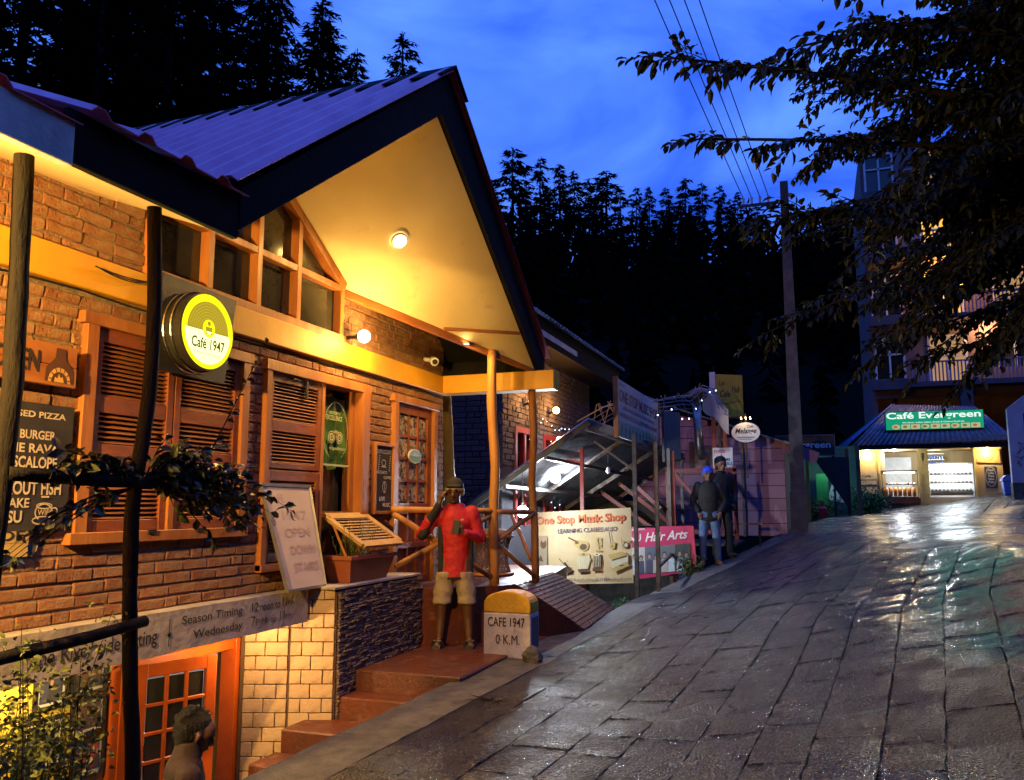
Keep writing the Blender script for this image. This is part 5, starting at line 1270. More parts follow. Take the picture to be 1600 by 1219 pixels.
fl_ = thing('flue_pipe', (16.1, 2.05, 2.4), 'bent metal flue pipe in front of the pink shed', 'pipe'); b = MB(); b.tube([(16.6, 2.06, 2.50), (16.2, 2.05, 2.44), (16.08, 2.06, 2.52), (16.05, 2.07, 2.7), (16.03, 2.10, 3.5)], .082, 14); put('pipe', b, mat('galv_pipe', (.40, .38, .36), (.2, .18, .18), 6, .25, .4, metal=.85), fl_, True)
b = MB(); b.tube([(16.03, 2.10, 3.5), (16.03, 2.10, 3.56)], [.08, .15], 14); b.tube([(16.03, 2.10, 3.60), (16.03, 2.10, 3.72)], [.24, .02], 14); put('cowl', b, M['steel'], fl_, True)
rf = thing('red_stair_frame', (15.6, 2.0, .9), 'dark red steel stair and railing frame before the pink shed', 'stair frame')
for a, c in (((15.6, 2.60, .75), (15.6, 2.60, 2.2)), ((15.6, 1.40, .9), (15.6, 1.40, 2.2)), ((15.6, 2.62, 2.14), (15.6, 1.36, 2.14)), ((15.6, 2.6, 1.04), (15.6, 1.4, 1.04)), ((15.5, 3.6, 2.0), (15.6, 2.6, 1.2)), ((15.3, 4.0, 1.9), (15.3, 2.7, 1.0)), ((15.4, 3.2, 1.9), (15.4, 2.7, 1.45)), ((15.65, 2.5, 2.1), (15.65, 1.6, 1.1)), ((16.1, 1.80, 1.0), (16.1, 1.80, 3.45)), ((16.3, 1.62, 1.0), (16.3, 1.62, 3.2))): bar('bar', a, c, .06, .07, M['redsteel'], rf)
b = MB(); b.box(15.3, 17.3, 1.4, 2.6, .80, .84); put('landing', b, M['steel'], rf)
me_ = thing('wire_arch', (15.2, 3, 3.1), 'bare wire mesh arch over the stairs', 'mesh arch'); b = MB()
prof_ = [(4.17, 3.16), (3.68, 3.40), (3.3, 3.44), (2.97, 3.54), (2.75, 3.46), (2.38, 3.50), (2.1, 3.50), (1.9, 3.66), (1.72, 3.62), (1.55, 3.3)]
for k in range(6): b.tube([(15.0 + k * .22, d_ + U(-.03, .03), z_ - .05 * abs(k - 2) + U(-.03, .03)) for d_, z_ in prof_], .009, 4, False)
for d_, z_ in prof_: b.tube([(15.0 + k * .22, d_ + U(-.05, .05), z_ - .05 * abs(k - 2) + U(-.02, .02)) for k in range(6)], .008, 4, False)
for k in range(14): d0 = U(1.8, 3.9); b.tube([(15.0, d0, interp(d0, sorted(prof_))), (15.0 + U(0, .4), d0 + U(-.3, .3), interp(d0, sorted(prof_)) - U(.2, .5))], .007, 4, False)
put('mesh', b, mat('grey_wire', (.22, .21, .24), None, 6, .5), me_)
fairy('fairy_lights', [(15.0, 3.15 - i * .13, 3.10 + .10 * math.sin(i * 2.3) + (.35 if i > 9 else 0)) for i in range(13)], 'blue fairy lights under the wire mesh arch', r=.012)
ws = thing('folded_white_sheet', (15.9, 1.8, 3.2), 'pale blue-white plastic sheet hanging beside the flue', 'sheet'); b = MB()
for i in range(9):
    for j in range(5): b.v.append((16.0 + .05 * math.sin(i), 1.98 - i * .058, 3.72 - .06 * i - j * .10 + .05 * math.sin(j + i)))
for i in range(8):
    for j in range(4): a = i * 5 + j; b.f.append([a, a + 1, a + 6, a + 5]); b.mi.append(0)
put('cloth', b, mat('pale_plastic', (.40, .42, .50), None, 4, .5), ws, True)
ys = thing('yellow_hoarding', (17.2, 1.7, 3.2), 'dim yellow hoarding with brown writing behind the wire arch', 'sign'); b = MB(); b.prism([(17.0, 1.84), (17.35, 1.34), (17.38, 1.36), (17.03, 1.86)], lambda a, c, h: (a, c, h), 3.24, 4.12); put('board', b, mat('yellow_board', (.45, .36, .04), (.36, .28, .03), 3, .6), ys)
b = MB(); b.box(16.98, 17.02, 1.84, 1.95, 3.2, 4.16); put('edge', b, mat('blue_white_edge', (.5, .55, .65), None, 4, .5), ys); p = Print((17.0, 1.84, 3.24), (.35, -.5, 0), (0, 0, 1)); p.n = Vector((-.82, -.57, 0)); kk = ink('hoarding_brown', (.10, .03, .02)); p.text(kk, 'Lok', .08, .65, .14, .1, .02, shear=.3); p.text(kk, 'Cafe', .1, .42, .22, .14, .02, shear=.3); p.text(kk, 'Hub', .36, .52, .18, .14, .02, shear=.3); p.line(kk, [(.05, .25), (.55, .35)], .012); p.done('lettering', ys)
for a in ((17.05, 1.8), (17.3, 1.4)): bar('post', (a[0] + .05, a[1], .9), (a[0] + .05, a[1], 3.3), .05, .05, M['steel'], ys)
ml = thing('oval_cafe_sign', (16, 1.21, 2.66), 'white oval Cafe Melange sign lit from above', 'sign'); b = MB(); b.prism(ring2(1.21, 2.845, .255, .185, 36), lambda a, c, h: (h, a, c), 16.0, 16.03); put('plate', b, M['white'], ml); b = MB(); b.tube([(16.02, 1.21 + .26 * math.cos(2 * math.pi * i / 36), 2.845 + .19 * math.sin(2 * math.pi * i / 36)) for i in range(37)], .01, 6); put('rim', b, M['black'], ml)
p = Print((15.998, 1.21, 2.845), (0, -1, 0), (0, 0, 1)); p.text(M['letter'], 'Melange', -.19, -.05, .38, .13, .02, shear=.3); p.text(M['letter'], 'Cafe', .03, .085, .11, .05, .01, shear=.3); p.line(ink('melange_blue', (.05, .12, .35)), [(-.15, -.09), (.15, -.09)], .016); p.line(ink('melange_blue', (.05, .12, .35)), [(-.11, -.125), (.11, -.125)], .012); p.done('lettering', ml)
bar('bracket', (16.05, 1.21, 3.0), (16.05, 1.21, 3.2), .02, .02, M['black'], ml); bar('bracket', (16.05, 1.21, 2.0), (16.05, 1.21, 2.68), .03, .03, M['black'], ml); bar('bracket', (16.05, 1.3, 3.14), (16.3, 1.62, 3.14), .03, .03, M['black'], ml)
b = MB()
for d_ in (1.12, 1.2, 1.28): b.tube([(15.92, d_, 3.12), (15.89, d_ - .01, 3.08)], .008, 6)
put('lamp_head', b, M['warm_bulb'], ml); point('lamp_light', (15.8, 1.25, 3.10), (1, .70, .35), 1.6, .03, ml)
fd_ = thing('food_rooms_sign', (15.8, 1.6, 2.17), 'white board reading FOOD and ROOMS AVAILABLE on the red frame', 'sign'); b = MB(); b.box(15.80, 15.82, 1.44, 1.80, 2.17, 2.56); put('board', b, M['white'], fd_); p = Print((15.798, 1.80, 2.17), (0, -1, 0), (0, 0, 1)); rd = ink('sign_red', (.5, .03, .03)); nv = ink('sign_navy', (.05, .05, .10)); p.text(rd, 'FOOD', .03, .29, .20, .06, .02); p.text(nv, '&', .14, .22, .04, .05, .02); p.text(nv, 'ROOMS', .03, .145, .28, .055, .02); p.text(nv, 'AVAILABLE', .02, .07, .33, .055, .02); p.done('lettering', fd_)
bc = thing('low_bench', (16.0, 1.3, .95), 'low iron bench beside the pink shed', 'bench'); b = MB(); b.box(15.85, 16.15, 1.0, 1.6, 1.16, 1.19); put('seat', b, M['steel'], bc); 
for x in (15.88, 16.12):
    for y in (1.03, 1.57): put('leg', MB().tube([(x, y, .70), (x, y, 1.16)], .012, 6), M['black'], bc)

# ------------------------------------------------------------------ street pole and wires
po = thing('street_pole', (16.9, .36, .98), 'tall pale concrete electricity pole at the street edge', 'pole'); b = MB(); zb_ = .85
def sq(r, z, dx=0): return [(16.9 + dx + r * sx, .36 + r * sy, z) for sx, sy in ((-1, -1), (1, -1), (1, 1), (-1, 1))]
v = sq(.150, zb_) + sq(.150, 1.75) + sq(.128, 1.80) + sq(.075, 7.9); b.add(v, [[k * 4 + i, k * 4 + (i + 1) % 4, k * 4 + 4 + (i + 1) % 4, k * 4 + 4 + i] for k in range(3) for i in range(4)] + [[12, 13, 14, 15]]); put('shaft', b, mat('pole_concrete', (.085, .083, .085), (.05, .048, .05), 5, .85, bump=.4, dirt=((.05, .05, .055), 6, .52, .66)), po)
bar('cross_arm', (16.9, .3, 7.5), (16.9, 1.25, 7.5), .05, .05, M['steel'], po); b = MB()
for k in range(4): b.tube([(16.9, 1.15 - k * .16, 7.53), (16.9, 1.15 - k * .16, 7.66)], [.02, .03], 8)
put('insulator', b, M['white'], po)
for k in range(4):
    far = Vector((16.9, 1.15 - k * .16, 7.66)); near = Vector((11.07 + k * .06, 1.76 - k * .19, 8.58)); near = far + (near - far) * 3.2; pts = []
    for i in range(15): e = i / 14; pts.append(far.lerp(near, e) - Vector((0, 0, .3 * math.sin(math.pi * e))))
    tag(put('power_line', MB().tube(pts, .009, 5, False), M['wire']), ['outermost overhead wire on the left of the four', 'second overhead wire from the left of the four', 'third overhead wire from the left of the four', 'rightmost of the four overhead wires'][k], 'wire', 'overhead power lines')
# ------------------------------------------------------------------ evergreen cafe at the top of the street
EG = 32.5
eg = thing('green_sign_cafe', (33.5, -3.6, 1.4), 'small lit cafe with green sign and glass food counters', 'cafe')
M['ply'] = mat('plywood_panel', (.46, .33, .15), (.38, .26, .11), 3, .55, bump=.1, stretch=(1, 1, .2))
b = MB(); hs = [(-3.32, -2.10, 1.75, 3.42), (-5.06, -3.62, 1.80, 3.44)]
cells_wall(b, -5.92, -1.30, .9, 3.55, hs, lambda b, x0, x1, y0, y1: b.box(EG, EG + .12, x0, x1, y0, y1)); put('front_wall', b, M['ply'], eg)
for i in range(5):
    d_ = -1.32 - i * .19; b = MB(); b.box(EG - .012, EG, d_ - .183, d_, 1.7, 3.5); put('panel', b, M['ply'], eg)
b = MB(); b.box(EG + .12, EG + 3.5, -1.40, -1.30, .9, 3.55); b.box(EG + .12, EG + 3.5, -5.92, -5.82, .9, 3.55); b.box(EG + 2.2, EG + 2.3, -5.82, -1.4, .9, 3.55); b.box(EG + .12, EG + 3.4, -5.82, -1.4, 1.2, 1.3); b.box(EG + .12, EG + 2.2, -5.82, -1.4, 3.50, 3.56); put('room', b, M['ply'], eg)
M['ywood'] = mat('yellow_wood', (.50, .34, .10), None, 4, .5)
for e in ((.04, .10, -3.64, -3.32, 1.3, 3.5), (.05, .1, -2.10, -2.03, 1.7, 3.45), (.05, .1, -5.13, -5.06, 1.7, 3.46)): put('pillar', MB().box(EG - e[0], EG + e[1], *e[2:]), M['ywood'], eg)
b = MB(); b.box(EG - .15, EG + .02, -3.32, -2.05, 1.58, 1.78); put('counter_front', b, M['redcement'], eg)
b = MB(); z = 1.1
while z < 1.58:
    y = -3.3
    while y < -1.9: L = U(.12, .24); b.box(EG - .1 + U(-.02, .02), EG, y, y + L - .015, z, z + .10, .01); y += L
    z += .115
put('stone_base', b, M['stone'], eg, kind='stuff')
# hipped corrugated roof
def croof(name, A, B, C, D, n, m): return corr(name, Vector(A), Vector(B), Vector(C), Vector(D), n, m, eg, .03)
croof('roof_sheet', (EG - .75, -1.15, 3.56), (EG - .75, -6.25, 3.68), (EG + 1.0, -5.4, 5.0), (EG + 1.0, -2.72, 5.18), 30, M['slate_roof'])
croof('roof_sheet', (EG + 3, -.55, 3.6), (EG - .75, -.95, 3.55), (EG + 1.0, -2.70, 5.2), (EG + 1.6, -2.70, 5.2), 20, mat('blue_sheet', (.10, .22, .42), (.07, .15, .3), 5, .35, metal=.5))
b = MB(); b.box(EG - .74, EG + .1, -6.2, -1.1, 3.50, 3.54); b.box(EG - .77, EG - .74, -6.25, -1.1, 3.44, 3.60); put('fascia', b, M['fascia'], eg)
for d_, lab in ((-1.68, 'downlight over the wooden panel'), (-2.55, 'bulb over the pastry counter'), (-5.45, 'downlight over the round plaque')):
    p_ = thing('eave_light', (EG - .25, d_, 3.44), lab + ' of the green sign cafe', 'lamp'); b = MB(); b.ball((EG - .25, d_, 3.44), .06 if d_ != -2.55 else .075, 10, 7, (1, 1, .7)); put('bulb', b, M['warm_bulb' if d_ != -2.55 else 'cool_bulb'], p_, True); point('lamp_light', (EG - .28, d_, 3.30), (1, .72, .34) if d_ != -2.55 else (.82, .9, 1), 55 if d_ != -2.55 else 80, .05, p_)
# sign
es_ = thing('green_cafe_sign', (EG - .3, -3.9, 4.1), 'long lit green sign reading Café Evergreen with food pictures', 'sign')
M['lit_green'] = emis('lit_green', (.008, .30, .16), 1.0); M['lit_wht'] = emis('lit_sign_white', (.75, .9, .82), 1.1); M['lit_food'] = emis('lit_food', (.55, .52, .30), .8); M['lit_food2'] = emis('lit_food_dark', (.16, .20, .07), .8); M['lit_food3'] = emis('lit_food_red', (.45, .16, .05), .8)
b = MB(); b.box(EG - .32, EG - .12, -5.42, -2.33, 4.12, 4.78, .01); put('box', b, M['steel'], es_)
p = Print((EG - .322, -2.33, 4.12), (0, -1, 0), (0, 0, 1), .001); p.rect(M['lit_green'], .02, .02, 3.07, .64); p.text(M['lit_wht'], 'Café Evergreen', .05, .33, 2.95, .30, .02); p.text(M['lit_wht'], 'We Serve : Indian, Italian, Greek & Chinese Food etc.', .55, .235, 1.95, .055, .01)
for k in range(9):
    x = .2 + k * .31; p.rect(M['lit_food'], x, .04, x + .28, .20) if k % 3 else p.disc(M['lit_food'], x + .14, .12, .13, .085); p.disc(M['lit_food2' if k % 2 else 'lit_food3'], x + .12, .12, .07, .045, 12)
p.done('lit_face', es_)
for y in (-2.6, -5.1): bar('support', (EG - .2, y, 3.6), (EG - .2, y, 4.12), .05, .05, M['black'], es_)
area('sign_light', (EG - .36, -3.9, 4.45), (EG - 5, -3.9, 4.3), (.2, 1, .6), 8, 3.0, .6, es_)
# pastry case and fridge
c1 = thing('pastry_counter', (EG + .2, -2.7, 1.78), 'lit glass pastry counter with orange jars', 'display counter')
b = MB(); b.box(EG - .10, EG + .45, -3.28, -2.12, 1.78, 1.82); b.box(EG + .0, EG + .45, -3.28, -2.12, 2.24, 2.25); b.box(EG - .10, EG - .08, -3.28, -3.26, 1.84, 2.72); b.box(EG - .10, EG - .08, -2.14, -2.12, 1.84, 2.72); b.box(EG - .05, EG + .45, -3.28, -2.12, 2.70, 2.74); put('frame', b, M['steel'], c1)
b = MB(); b.tube([(EG, -3.2, 2.66), (EG, -2.2, 2.66)], .02, 8); put('tube', b, M['tube'], c1)
for i in range(7):
    b = MB(); y = -2.25 - i * .15; b.tube([(EG - .02 + .06 * (i % 2), y, 1.83), (EG - .02 + .06 * (i % 2), y, 2.08), (EG - .02 + .06 * (i % 2), y, 2.14)], [.062, .066, .045], 12); put('jar', b, ink('amber_jar', (.75, .24, .04), .25), c1, True)
for i in range(10):
    b = MB(); y = -2.2 - i * .11; b.ball((EG + .12, y, 2.28), .05, 8, 6, (1, 1, .8)); put('cake', b, [M['white'], ink('cake_brown', (.25, .10, .04)), ink('cake_cream', (.6, .45, .2))][i % 3], c1, True)
point('lamp_light', (EG + .05, -2.7, 2.55), (.9, .95, 1), 60, .2, c1); bk = MB(); bk.box(EG + 2.0, EG + 2.15, -3.3, -2.2, 1.3, 3.3); put('back_panel', bk, M['white'], c1)
c2 = thing('glass_food_case', (EG + .3, -4.3, 1.55), 'tall bright glass food case with white shelves', 'display case')
b = MB(); b.box(EG + .06, EG + .6, -5.04, -3.64, 1.46, 1.86); b.box(EG + .55, EG + .6, -5.04, -3.64, 1.86, 2.96); b.box(EG + .06, EG + .6, -5.04, -5.01, 1.86, 2.96); b.box(EG + .06, EG + .6, -3.67, -3.64, 1.86, 2.96); b.box(EG + .06, EG + .6, -5.04, -3.64, 2.94, 2.98); put('cabinet', b, M['white'], c2)
for z_ in (2.0, 2.28, 2.57):
    b = MB(); b.box(EG + .1, EG + .54, -5.0, -3.68, z_, z_ + .02); put('shelf', b, M['steel'], c2); b = MB(); b.tube([(EG + .50, -4.98, z_ + .20), (EG + .50, -3.7, z_ + .20)], .03, 8); put('tube', b, M['tube'], c2); b = MB()
    for k in range(11): b.ball((EG + .22 + U(-.05, .05), -4.95 + k * .12, z_ + .045), .045, 8, 5, (1, 1.1, .7))
    put('food', b, ink('food_mix', (.22, .16, .10)), c2, kind='stuff')
b = MB(); b.tube([(EG + .4, -4.98, 2.90), (EG + .4, -3.7, 2.90)], .025, 8); put('tube', b, M['tube'], c2)
point('lamp_light', (EG + .0, -4.3, 2.5), (.80, .92, 1), 75, .4, c2)
bs = thing('bottle_shelf', (EG + 1.6, -4.0, 2.9), 'shelf of small bottles inside the cafe', 'shelf'); b = MB()
for z_ in (2.95, 3.17, 3.39): b.box(EG + 1.8, EG + 2.1, -4.4, -3.6, z_, z_ + .02)
put('rack', b, M['white'], bs); b = MB()
for z_ in (2.97, 3.19):
    for k in range(9): b.tube([(EG + 1.9, -4.35 + k * .085, z_), (EG + 1.9, -4.35 + k * .085, z_ + .11), (EG + 1.9, -4.35 + k * .085, z_ + .16)], [.03, .03, .012], 8)
put('bottles', b, ink('bottle_blue', (.05, .10, .25), .2), bs, kind='stuff'); point('lamp_light', (EG + 1.2, -4.0, 3.3), (.8, .9, 1), 40, .2, bs)
pq = thing('round_logo_plaque', (EG - .03, -5.5, 2.9), 'wooden plaque with a burnt round logo', 'plaque'); b = MB(); b.prism([(-5.86, 2.94), (-5.14, 2.98), (-5.12, 3.34), (-5.84, 3.40)], lambda a, c, h: (h, a, c), EG - .05, EG - .01); put('board', b, mat('plaque_wood', (.45, .27, .09), (.34, .19, .06), 5, .5, stretch=(1, .2, 1)), pq); p = Print((EG - .052, -5.48, 3.17), (0, -1, 0), (0, 0, 1)); kk = ink('burnt', (.10, .05, .02)); p.ring(kk, 0, 0, .15, .02); p.ring(kk, 0, 0, .115, .012); p.line(kk, [(-.07, .02), (.07, .02)], .02); p.line(kk, [(-.05, -.03), (.05, -.03)], .014); p.done('printing', pq)
mc = thing('wall_chalk_menu', (EG - .03, -5.5, 2.15), 'dark blue chalk menu with white border on the cafe front', 'chalkboard'); b = MB(); b.box(EG - .04, EG - .005, -5.72, -5.36, 2.12, 2.84, .02); put('board', b, mat('blue_board', (.02, .025, .06), None, 5, .6), mc); p = Print((EG - .042, -5.36, 2.12), (0, -1, 0), (0, 0, 1)); p.ring(wh, .18, .36, .16, .012, .33); 
for i, s_ in enumerate(('Hot', 'Coffee', 'Tea', 'Shakes', 'Fries')): p.text(wh, s_, .18, .55 - i * .10, .18, .07, .02, center=True, shear=.2)
p.done('lettering', mc)
wp = thing('faded_wall_sign', (EG - .02, -1.7, 2.3), 'faded painted sign on the plywood panel', 'sign'); b = MB(); b.box(EG - .03, EG - .014, -2.0, -1.40, 2.25, 2.70); put('board', b, mat('faded_board', (.40, .33, .20), (.3, .22, .12), 4, .7), wp); p = Print((EG - .032, -1.40, 2.25), (0, -1, 0), (0, 0, 1)); p.text(kk, 'Cafe', .08, .26, .3, .09, .02); p.text(kk, 'Evergreen', .06, .12, .5, .09, .02); p.done('lettering', wp)
jl = thing('wall_lantern', (EG - .1, -3.47, 3.2), 'small dark wall lantern on the wooden pillar', 'lantern'); b = MB(); b.tube([(EG - .13, -3.47, 3.05), (EG - .13, -3.47, 3.25)], [.03, .06], 8); b.ball((EG - .13, -3.47, 3.29), .06, 8, 5, (1, 1, .6)); b.tube([(EG - .13, -3.47, 3.05), (EG - .13, -3.47, 2.92)], .012, 6); put('body', b, M['black'], jl)
# dustbin
bi = thing('blue_dustbin', (30.8, -5.75, 2.0), 'blue plastic dustbin with domed lid at the end of the street', 'dustbin'); b = MB(); v = []
zg = road_z(30.8, -5.75) - .03
for z_, r in ((zg, .17), (zg + .45, .21)): v += [(30.8 + r * sx, -5.76 + r * sy, z_) for sx, sy in ((-1, -1), (1, -1), (1, 1), (-1, 1))]
b.add(v, [(0, 1, 2, 3), (4, 5, 6, 7)] + [(i, (i + 1) % 4, 4 + (i + 1) % 4, 4 + i) for i in range(4)]); o = put('bucket', b, M['bluebin'], bi); o.modifiers.new('bevel', 'BEVEL').width = .03
b = MB(); b.prism([(-.24, 0), (.24, 0), (.24, .04)] + ring2(0, .05, .22, .15, 10, 0, math.pi) + [(-.24, .04)], lambda a, c, h: (30.8 + h, -5.76 + a, zg + .45 + c), -.22, .22); put('lid', b, M['bluebin'], bi)
shrub('round green bush below the pastry counter', (29.2, -1.45, road_z(29.2, -1.45) - .1), .78, .62, 90, .10, M['bushleaf'], name='bush', lpb=30)
cs = thing('pavement_chalkboard', (29.5, -.75, 1.2), 'dark chalkboard standing beside the green bush', 'chalkboard'); zq = road_z(29.5, -.75); b = MB(); b.box(29.5, 29.53, -.95, -.45, zq, zq + .85); put('board', b, M['chalk'], cs); p = Print((29.498, -.45, zq), (0, -1, 0), (0, 0, 1)); bz = ink('chalk_blue', (.12, .16, .38)); p.text(bz, 'Food', .08, .62, .3, .12, .02, shear=.2); p.text(bz, 'Menu', .1, .42, .3, .1, .02); p.text(bz, 'Thali', .1, .22, .3, .1, .02); p.done('lettering', cs)
# black side sign and green lit entry
bs2 = thing('black_fascia_sign', (26, 0, 2.95), 'black sign with white letters ending ergreen behind the pole', 'sign'); b = MB(); b.box(26, 26.06, -.52, 1.15, 2.94, 3.56); put('board', b, M['black'], bs2); p = Print((25.998, 1.15, 2.94), (0, -1, 0), (0, 0, 1)); p.text(ink('sign_grey', (.62, .62, .66)), 'Evergreen', .30, .17, 1.25, .26, .02); p.line(ink('dim_edge', (.2, .2, .22)), [(.01, .01), (1.66, .01), (1.66, .61), (.01, .61)], .015); p.done('lettering', bs2)
for y in (-.45, 1.1): bar('post', (26.08, y, .9), (26.08, y, 3.0), .06, .06, M['black'], bs2)
en = thing('entry_awning', (27, -.2, 1.0), 'green lit entry with black netting and orange post', 'awning'); bar('post', (26.9, .28, 1.0), (26.9, .28, 2.95), .09, .09, mat('orange_post', (.60, .26, .03), None, 4, .5), en); bar('post', (27.2, -.85, .9), (27.2, -.85, 3.2), .10, .10, M['black'], en); bar('post', (27.2, -1.15, .9), (27.2, -1.15, 3.3), .12, .12, mat('dark_green', (.015, .06, .04), None, 4, .6), en)
b = MB(); b.add([(26.9, .1, 2.95), (26.9, -.75, 1.55), (27.0, -.9, 1.2), (27.0, -.9, 2.95)], [[0, 1, 2, 3]]); put('netting', b, M['black'], en).modifiers.new('thick', 'SOLIDIFY').thickness = .01
b = MB(); b.box(28.9, 29.0, -1.2, 1.4, 1.0, 3.4); b.box(27, 29, 1.3, 1.4, 1.0, 3.4); put('back_wall', b, mat('green_wall', (.05, .14, .07), (.1, .2, .1), 2, .7), en); b = MB(); b.box(28.2, 28.25, -.3, .05, 1.5, 2.5); put('banner_strip', b, mat('green_cloth', (.02, .30, .08), None, 4, .6), en); b = MB(); b.prism([(-.25, 1.7), (-.75, 1.6), (-.45, 2.3)], lambda a, c, h: (h, a, c), 28.3, 28.33); put('white_sheet', b, M['white'], en)
l_ = thing('green_bulb', (27.8, -.25, 2.75), 'small cool green bulb inside the entry', 'lamp'); b = MB(); b.ball((27.8, -.30, 2.72), .05, 8, 6); put('bulb', b, M['cool_bulb'], l_); point('lamp_light', (27.65, -.25, 2.66), (.5, 1, .65), 9, .05, l_); bar('cord', (27.8, -.30, 2.76), (27.8, -.30, 3.3), .008, .008, M['wire'], l_)
b = MB(); b.ball((28.6, .5, 1.45), .3, 12, 8, (1, 1.3, .9)); shrub('dark potted plants inside the green lit entry', (27.9, .1, .95), .8, .7, 40, .09, M['leaf2'], name='potted_plants', lpb=26)
rc = tag(put('red_canister', MB().tube([(27.0, -.10, .95), (27.0, -.10, 1.42), (27.0, -.10, 1.50), (27.0, -.10, 1.62)], [.12, .12, .05, .05], 12), mat('red_can', (.5, .03, .02), None, 4, .4), smooth=False), 'red canister standing at the entry', 'canister')

# ------------------------------------------------------------------ hotel behind the tree and white wall at the right
ht = thing('balcony_hotel', (44, -6, 2), 'tall pale hotel with lit balconies behind the tree', 'building'); HT = 41.0
M['hotel'] = mat('hotel_paint', (.10, .085, .10), (.08, .07, .085), 2, .7); M['hotelp'] = mat('hotel_pink', (.24, .14, .12), (.2, .115, .105), 2, .7)
b = MB(); hh = []
for s_ in range(4):
    z0 = 7.0 + s_ * 3.0; hh += [(-4.05, -2.75, z0 + .3, z0 + 2.2), (-6.6, -5.0, z0 + .1, z0 + 2.2), (-9.2, -7.8, z0 + .6, z0 + 2.2), (-12.2, -10.5, z0 + .6, z0 + 2.2)]
cells_wall(b, -15, -2.7, 6.4, 18.4, hh, lambda b, x0, x1, y0, y1: b.box(HT + .9, HT + 1.1, x0, x1, y0, y1)); b.box(HT + 1.1, HT + 9, -2.8, -2.6, 1, 18.4); b.box(HT + 1.1, HT + 9, -15, -2.8, 18.2, 18.4); b.box(HT + 1.1, HT + 9, -15, -14.8, 1, 18.4); b.box(HT + 9, HT + 9.2, -15, -2.6, 1, 18.4); put('wall', b, M['hotelp'], ht)
M['lit_win'] = emis('lit_window', (1.0, .48, .06), 1.3); M['lit_win2'] = emis('dim_window', (1.0, .55, .25), .42); M['unlit'] = M['glass']
lit = {4: 0, 5: 1, 9: 1, 13: 1, 7: 1}
for i, (a0, a1, z0, z1) in enumerate(hh):
    s_, k = divmod(i, 4)
    b = MB(); b.box(HT + .86, HT + 1.0, a0, a0 + .09, z0, z1); b.box(HT + .86, HT + 1.0, a1 - .09, a1, z0, z1); b.box(HT + .86, HT + 1.0, a0 + .09, a1 - .09, z1 - .09, z1); b.box(HT + .88, HT + 1.0, (a0 + a1) / 2 - .04, (a0 + a1) / 2 + .04, z0, z1 - .09); b.box(HT + .88, HT + 1.0, a0 + .09, a1 - .09, z0 + 1.1, z0 + 1.17); w_ = put('window', b, M['white'], ht)
    mm = M['lit_win'] if (s_, k) in ((1, 1), (2, 1)) else M['lit_win2'] if (s_, k) in ((3, 1), (0, 1), (1, 2)) else M['glass']
    b = MB(); b.box(HT + 1.0, HT + 1.02, a0, a1, z0, z1); put('pane', b, mm, w_)
for s_ in range(4):
    z0 = 6.75 + s_ * 3.0; b = MB(); b.box(HT - .2, HT + .9, -15, -4.1, z0, z0 + .22); b.box(HT + .4, HT + .9, -4.1, -2.6, z0, z0 + .45); bal = put('balcony', b, M['hotel'], ht)
    b = MB(); 
    for k in range(72): y = -14.9 + k * .15; b.box(HT - .18, HT - .14, y, y + .06, z0 + .22, z0 + 1.05)
    b.box(HT - .2, HT - .12, -15, -4.1, z0 + 1.05, z0 + 1.12); put('railing', b, mat('mauve_rail', (.36, .27, .36), None, 4, .6) if s_ == 0 else bpy.data.materials['mauve_rail'], bal)
for y in (-6.3, -10.5): b = MB(); b.box(HT - .1, HT + .4, y - .25, y + .25, 1, 6.75); put('column', b, M['hotel'], ht)
point('lamp_light', (HT + .3, -6.0, 12.2), (1, .50, .10), 420, .2, ht); point('lamp_light', (HT + .3, -7.4, 9.4), (1, .6, .3), 160, .2, ht); point('lamp_light', (HT + .3, -6.0, 15.5), (1, .6, .25), 160, .2, ht)
ww = thing('graffiti_wall', (29.0, -7.2, 1.5), 'white wall with dark scribbled graffiti at the right edge', 'wall'); b = MB(); b.prism([(-5.40, 1.5), (-9, 1.5), (-9, 5.4), (-6.1, 4.9), (-5.42, 4.4)], lambda a, c, h: (h, a, c), 28.6, 28.8) if False else None
b = MB(); b.prism([(-5.55, 2.2), (-9, 2.2), (-9, 5.3), (-6.05, 4.85), (-5.55, 4.45)], lambda a, c, h: (h, a, c), 29.2, 29.4); put('wall', b, mat('dirty_white', (.36, .38, .46), (.28, .3, .38), 2, .7), ww); p = Print((29.198, -5.55, 2.2), (0, -1, 0), (0, 0, 1)); g_ = ink('graffiti', (.03, .03, .05))
for k in range(9): x, y = U(.1, .6), U(.5, 1.5); p.line(g_, [(x + U(-.15, .15), y + U(-.2, .2)) for _ in range(4)], .02)
p.rect(M['dark'], .42, 1.55, 1.2, 2.1); p.done('graffiti', ww)
b = MB(); b.box(29.2, 29.5, -9, -5.55, 1.2, 2.2); put('foot', b, M['concrete'], ww)
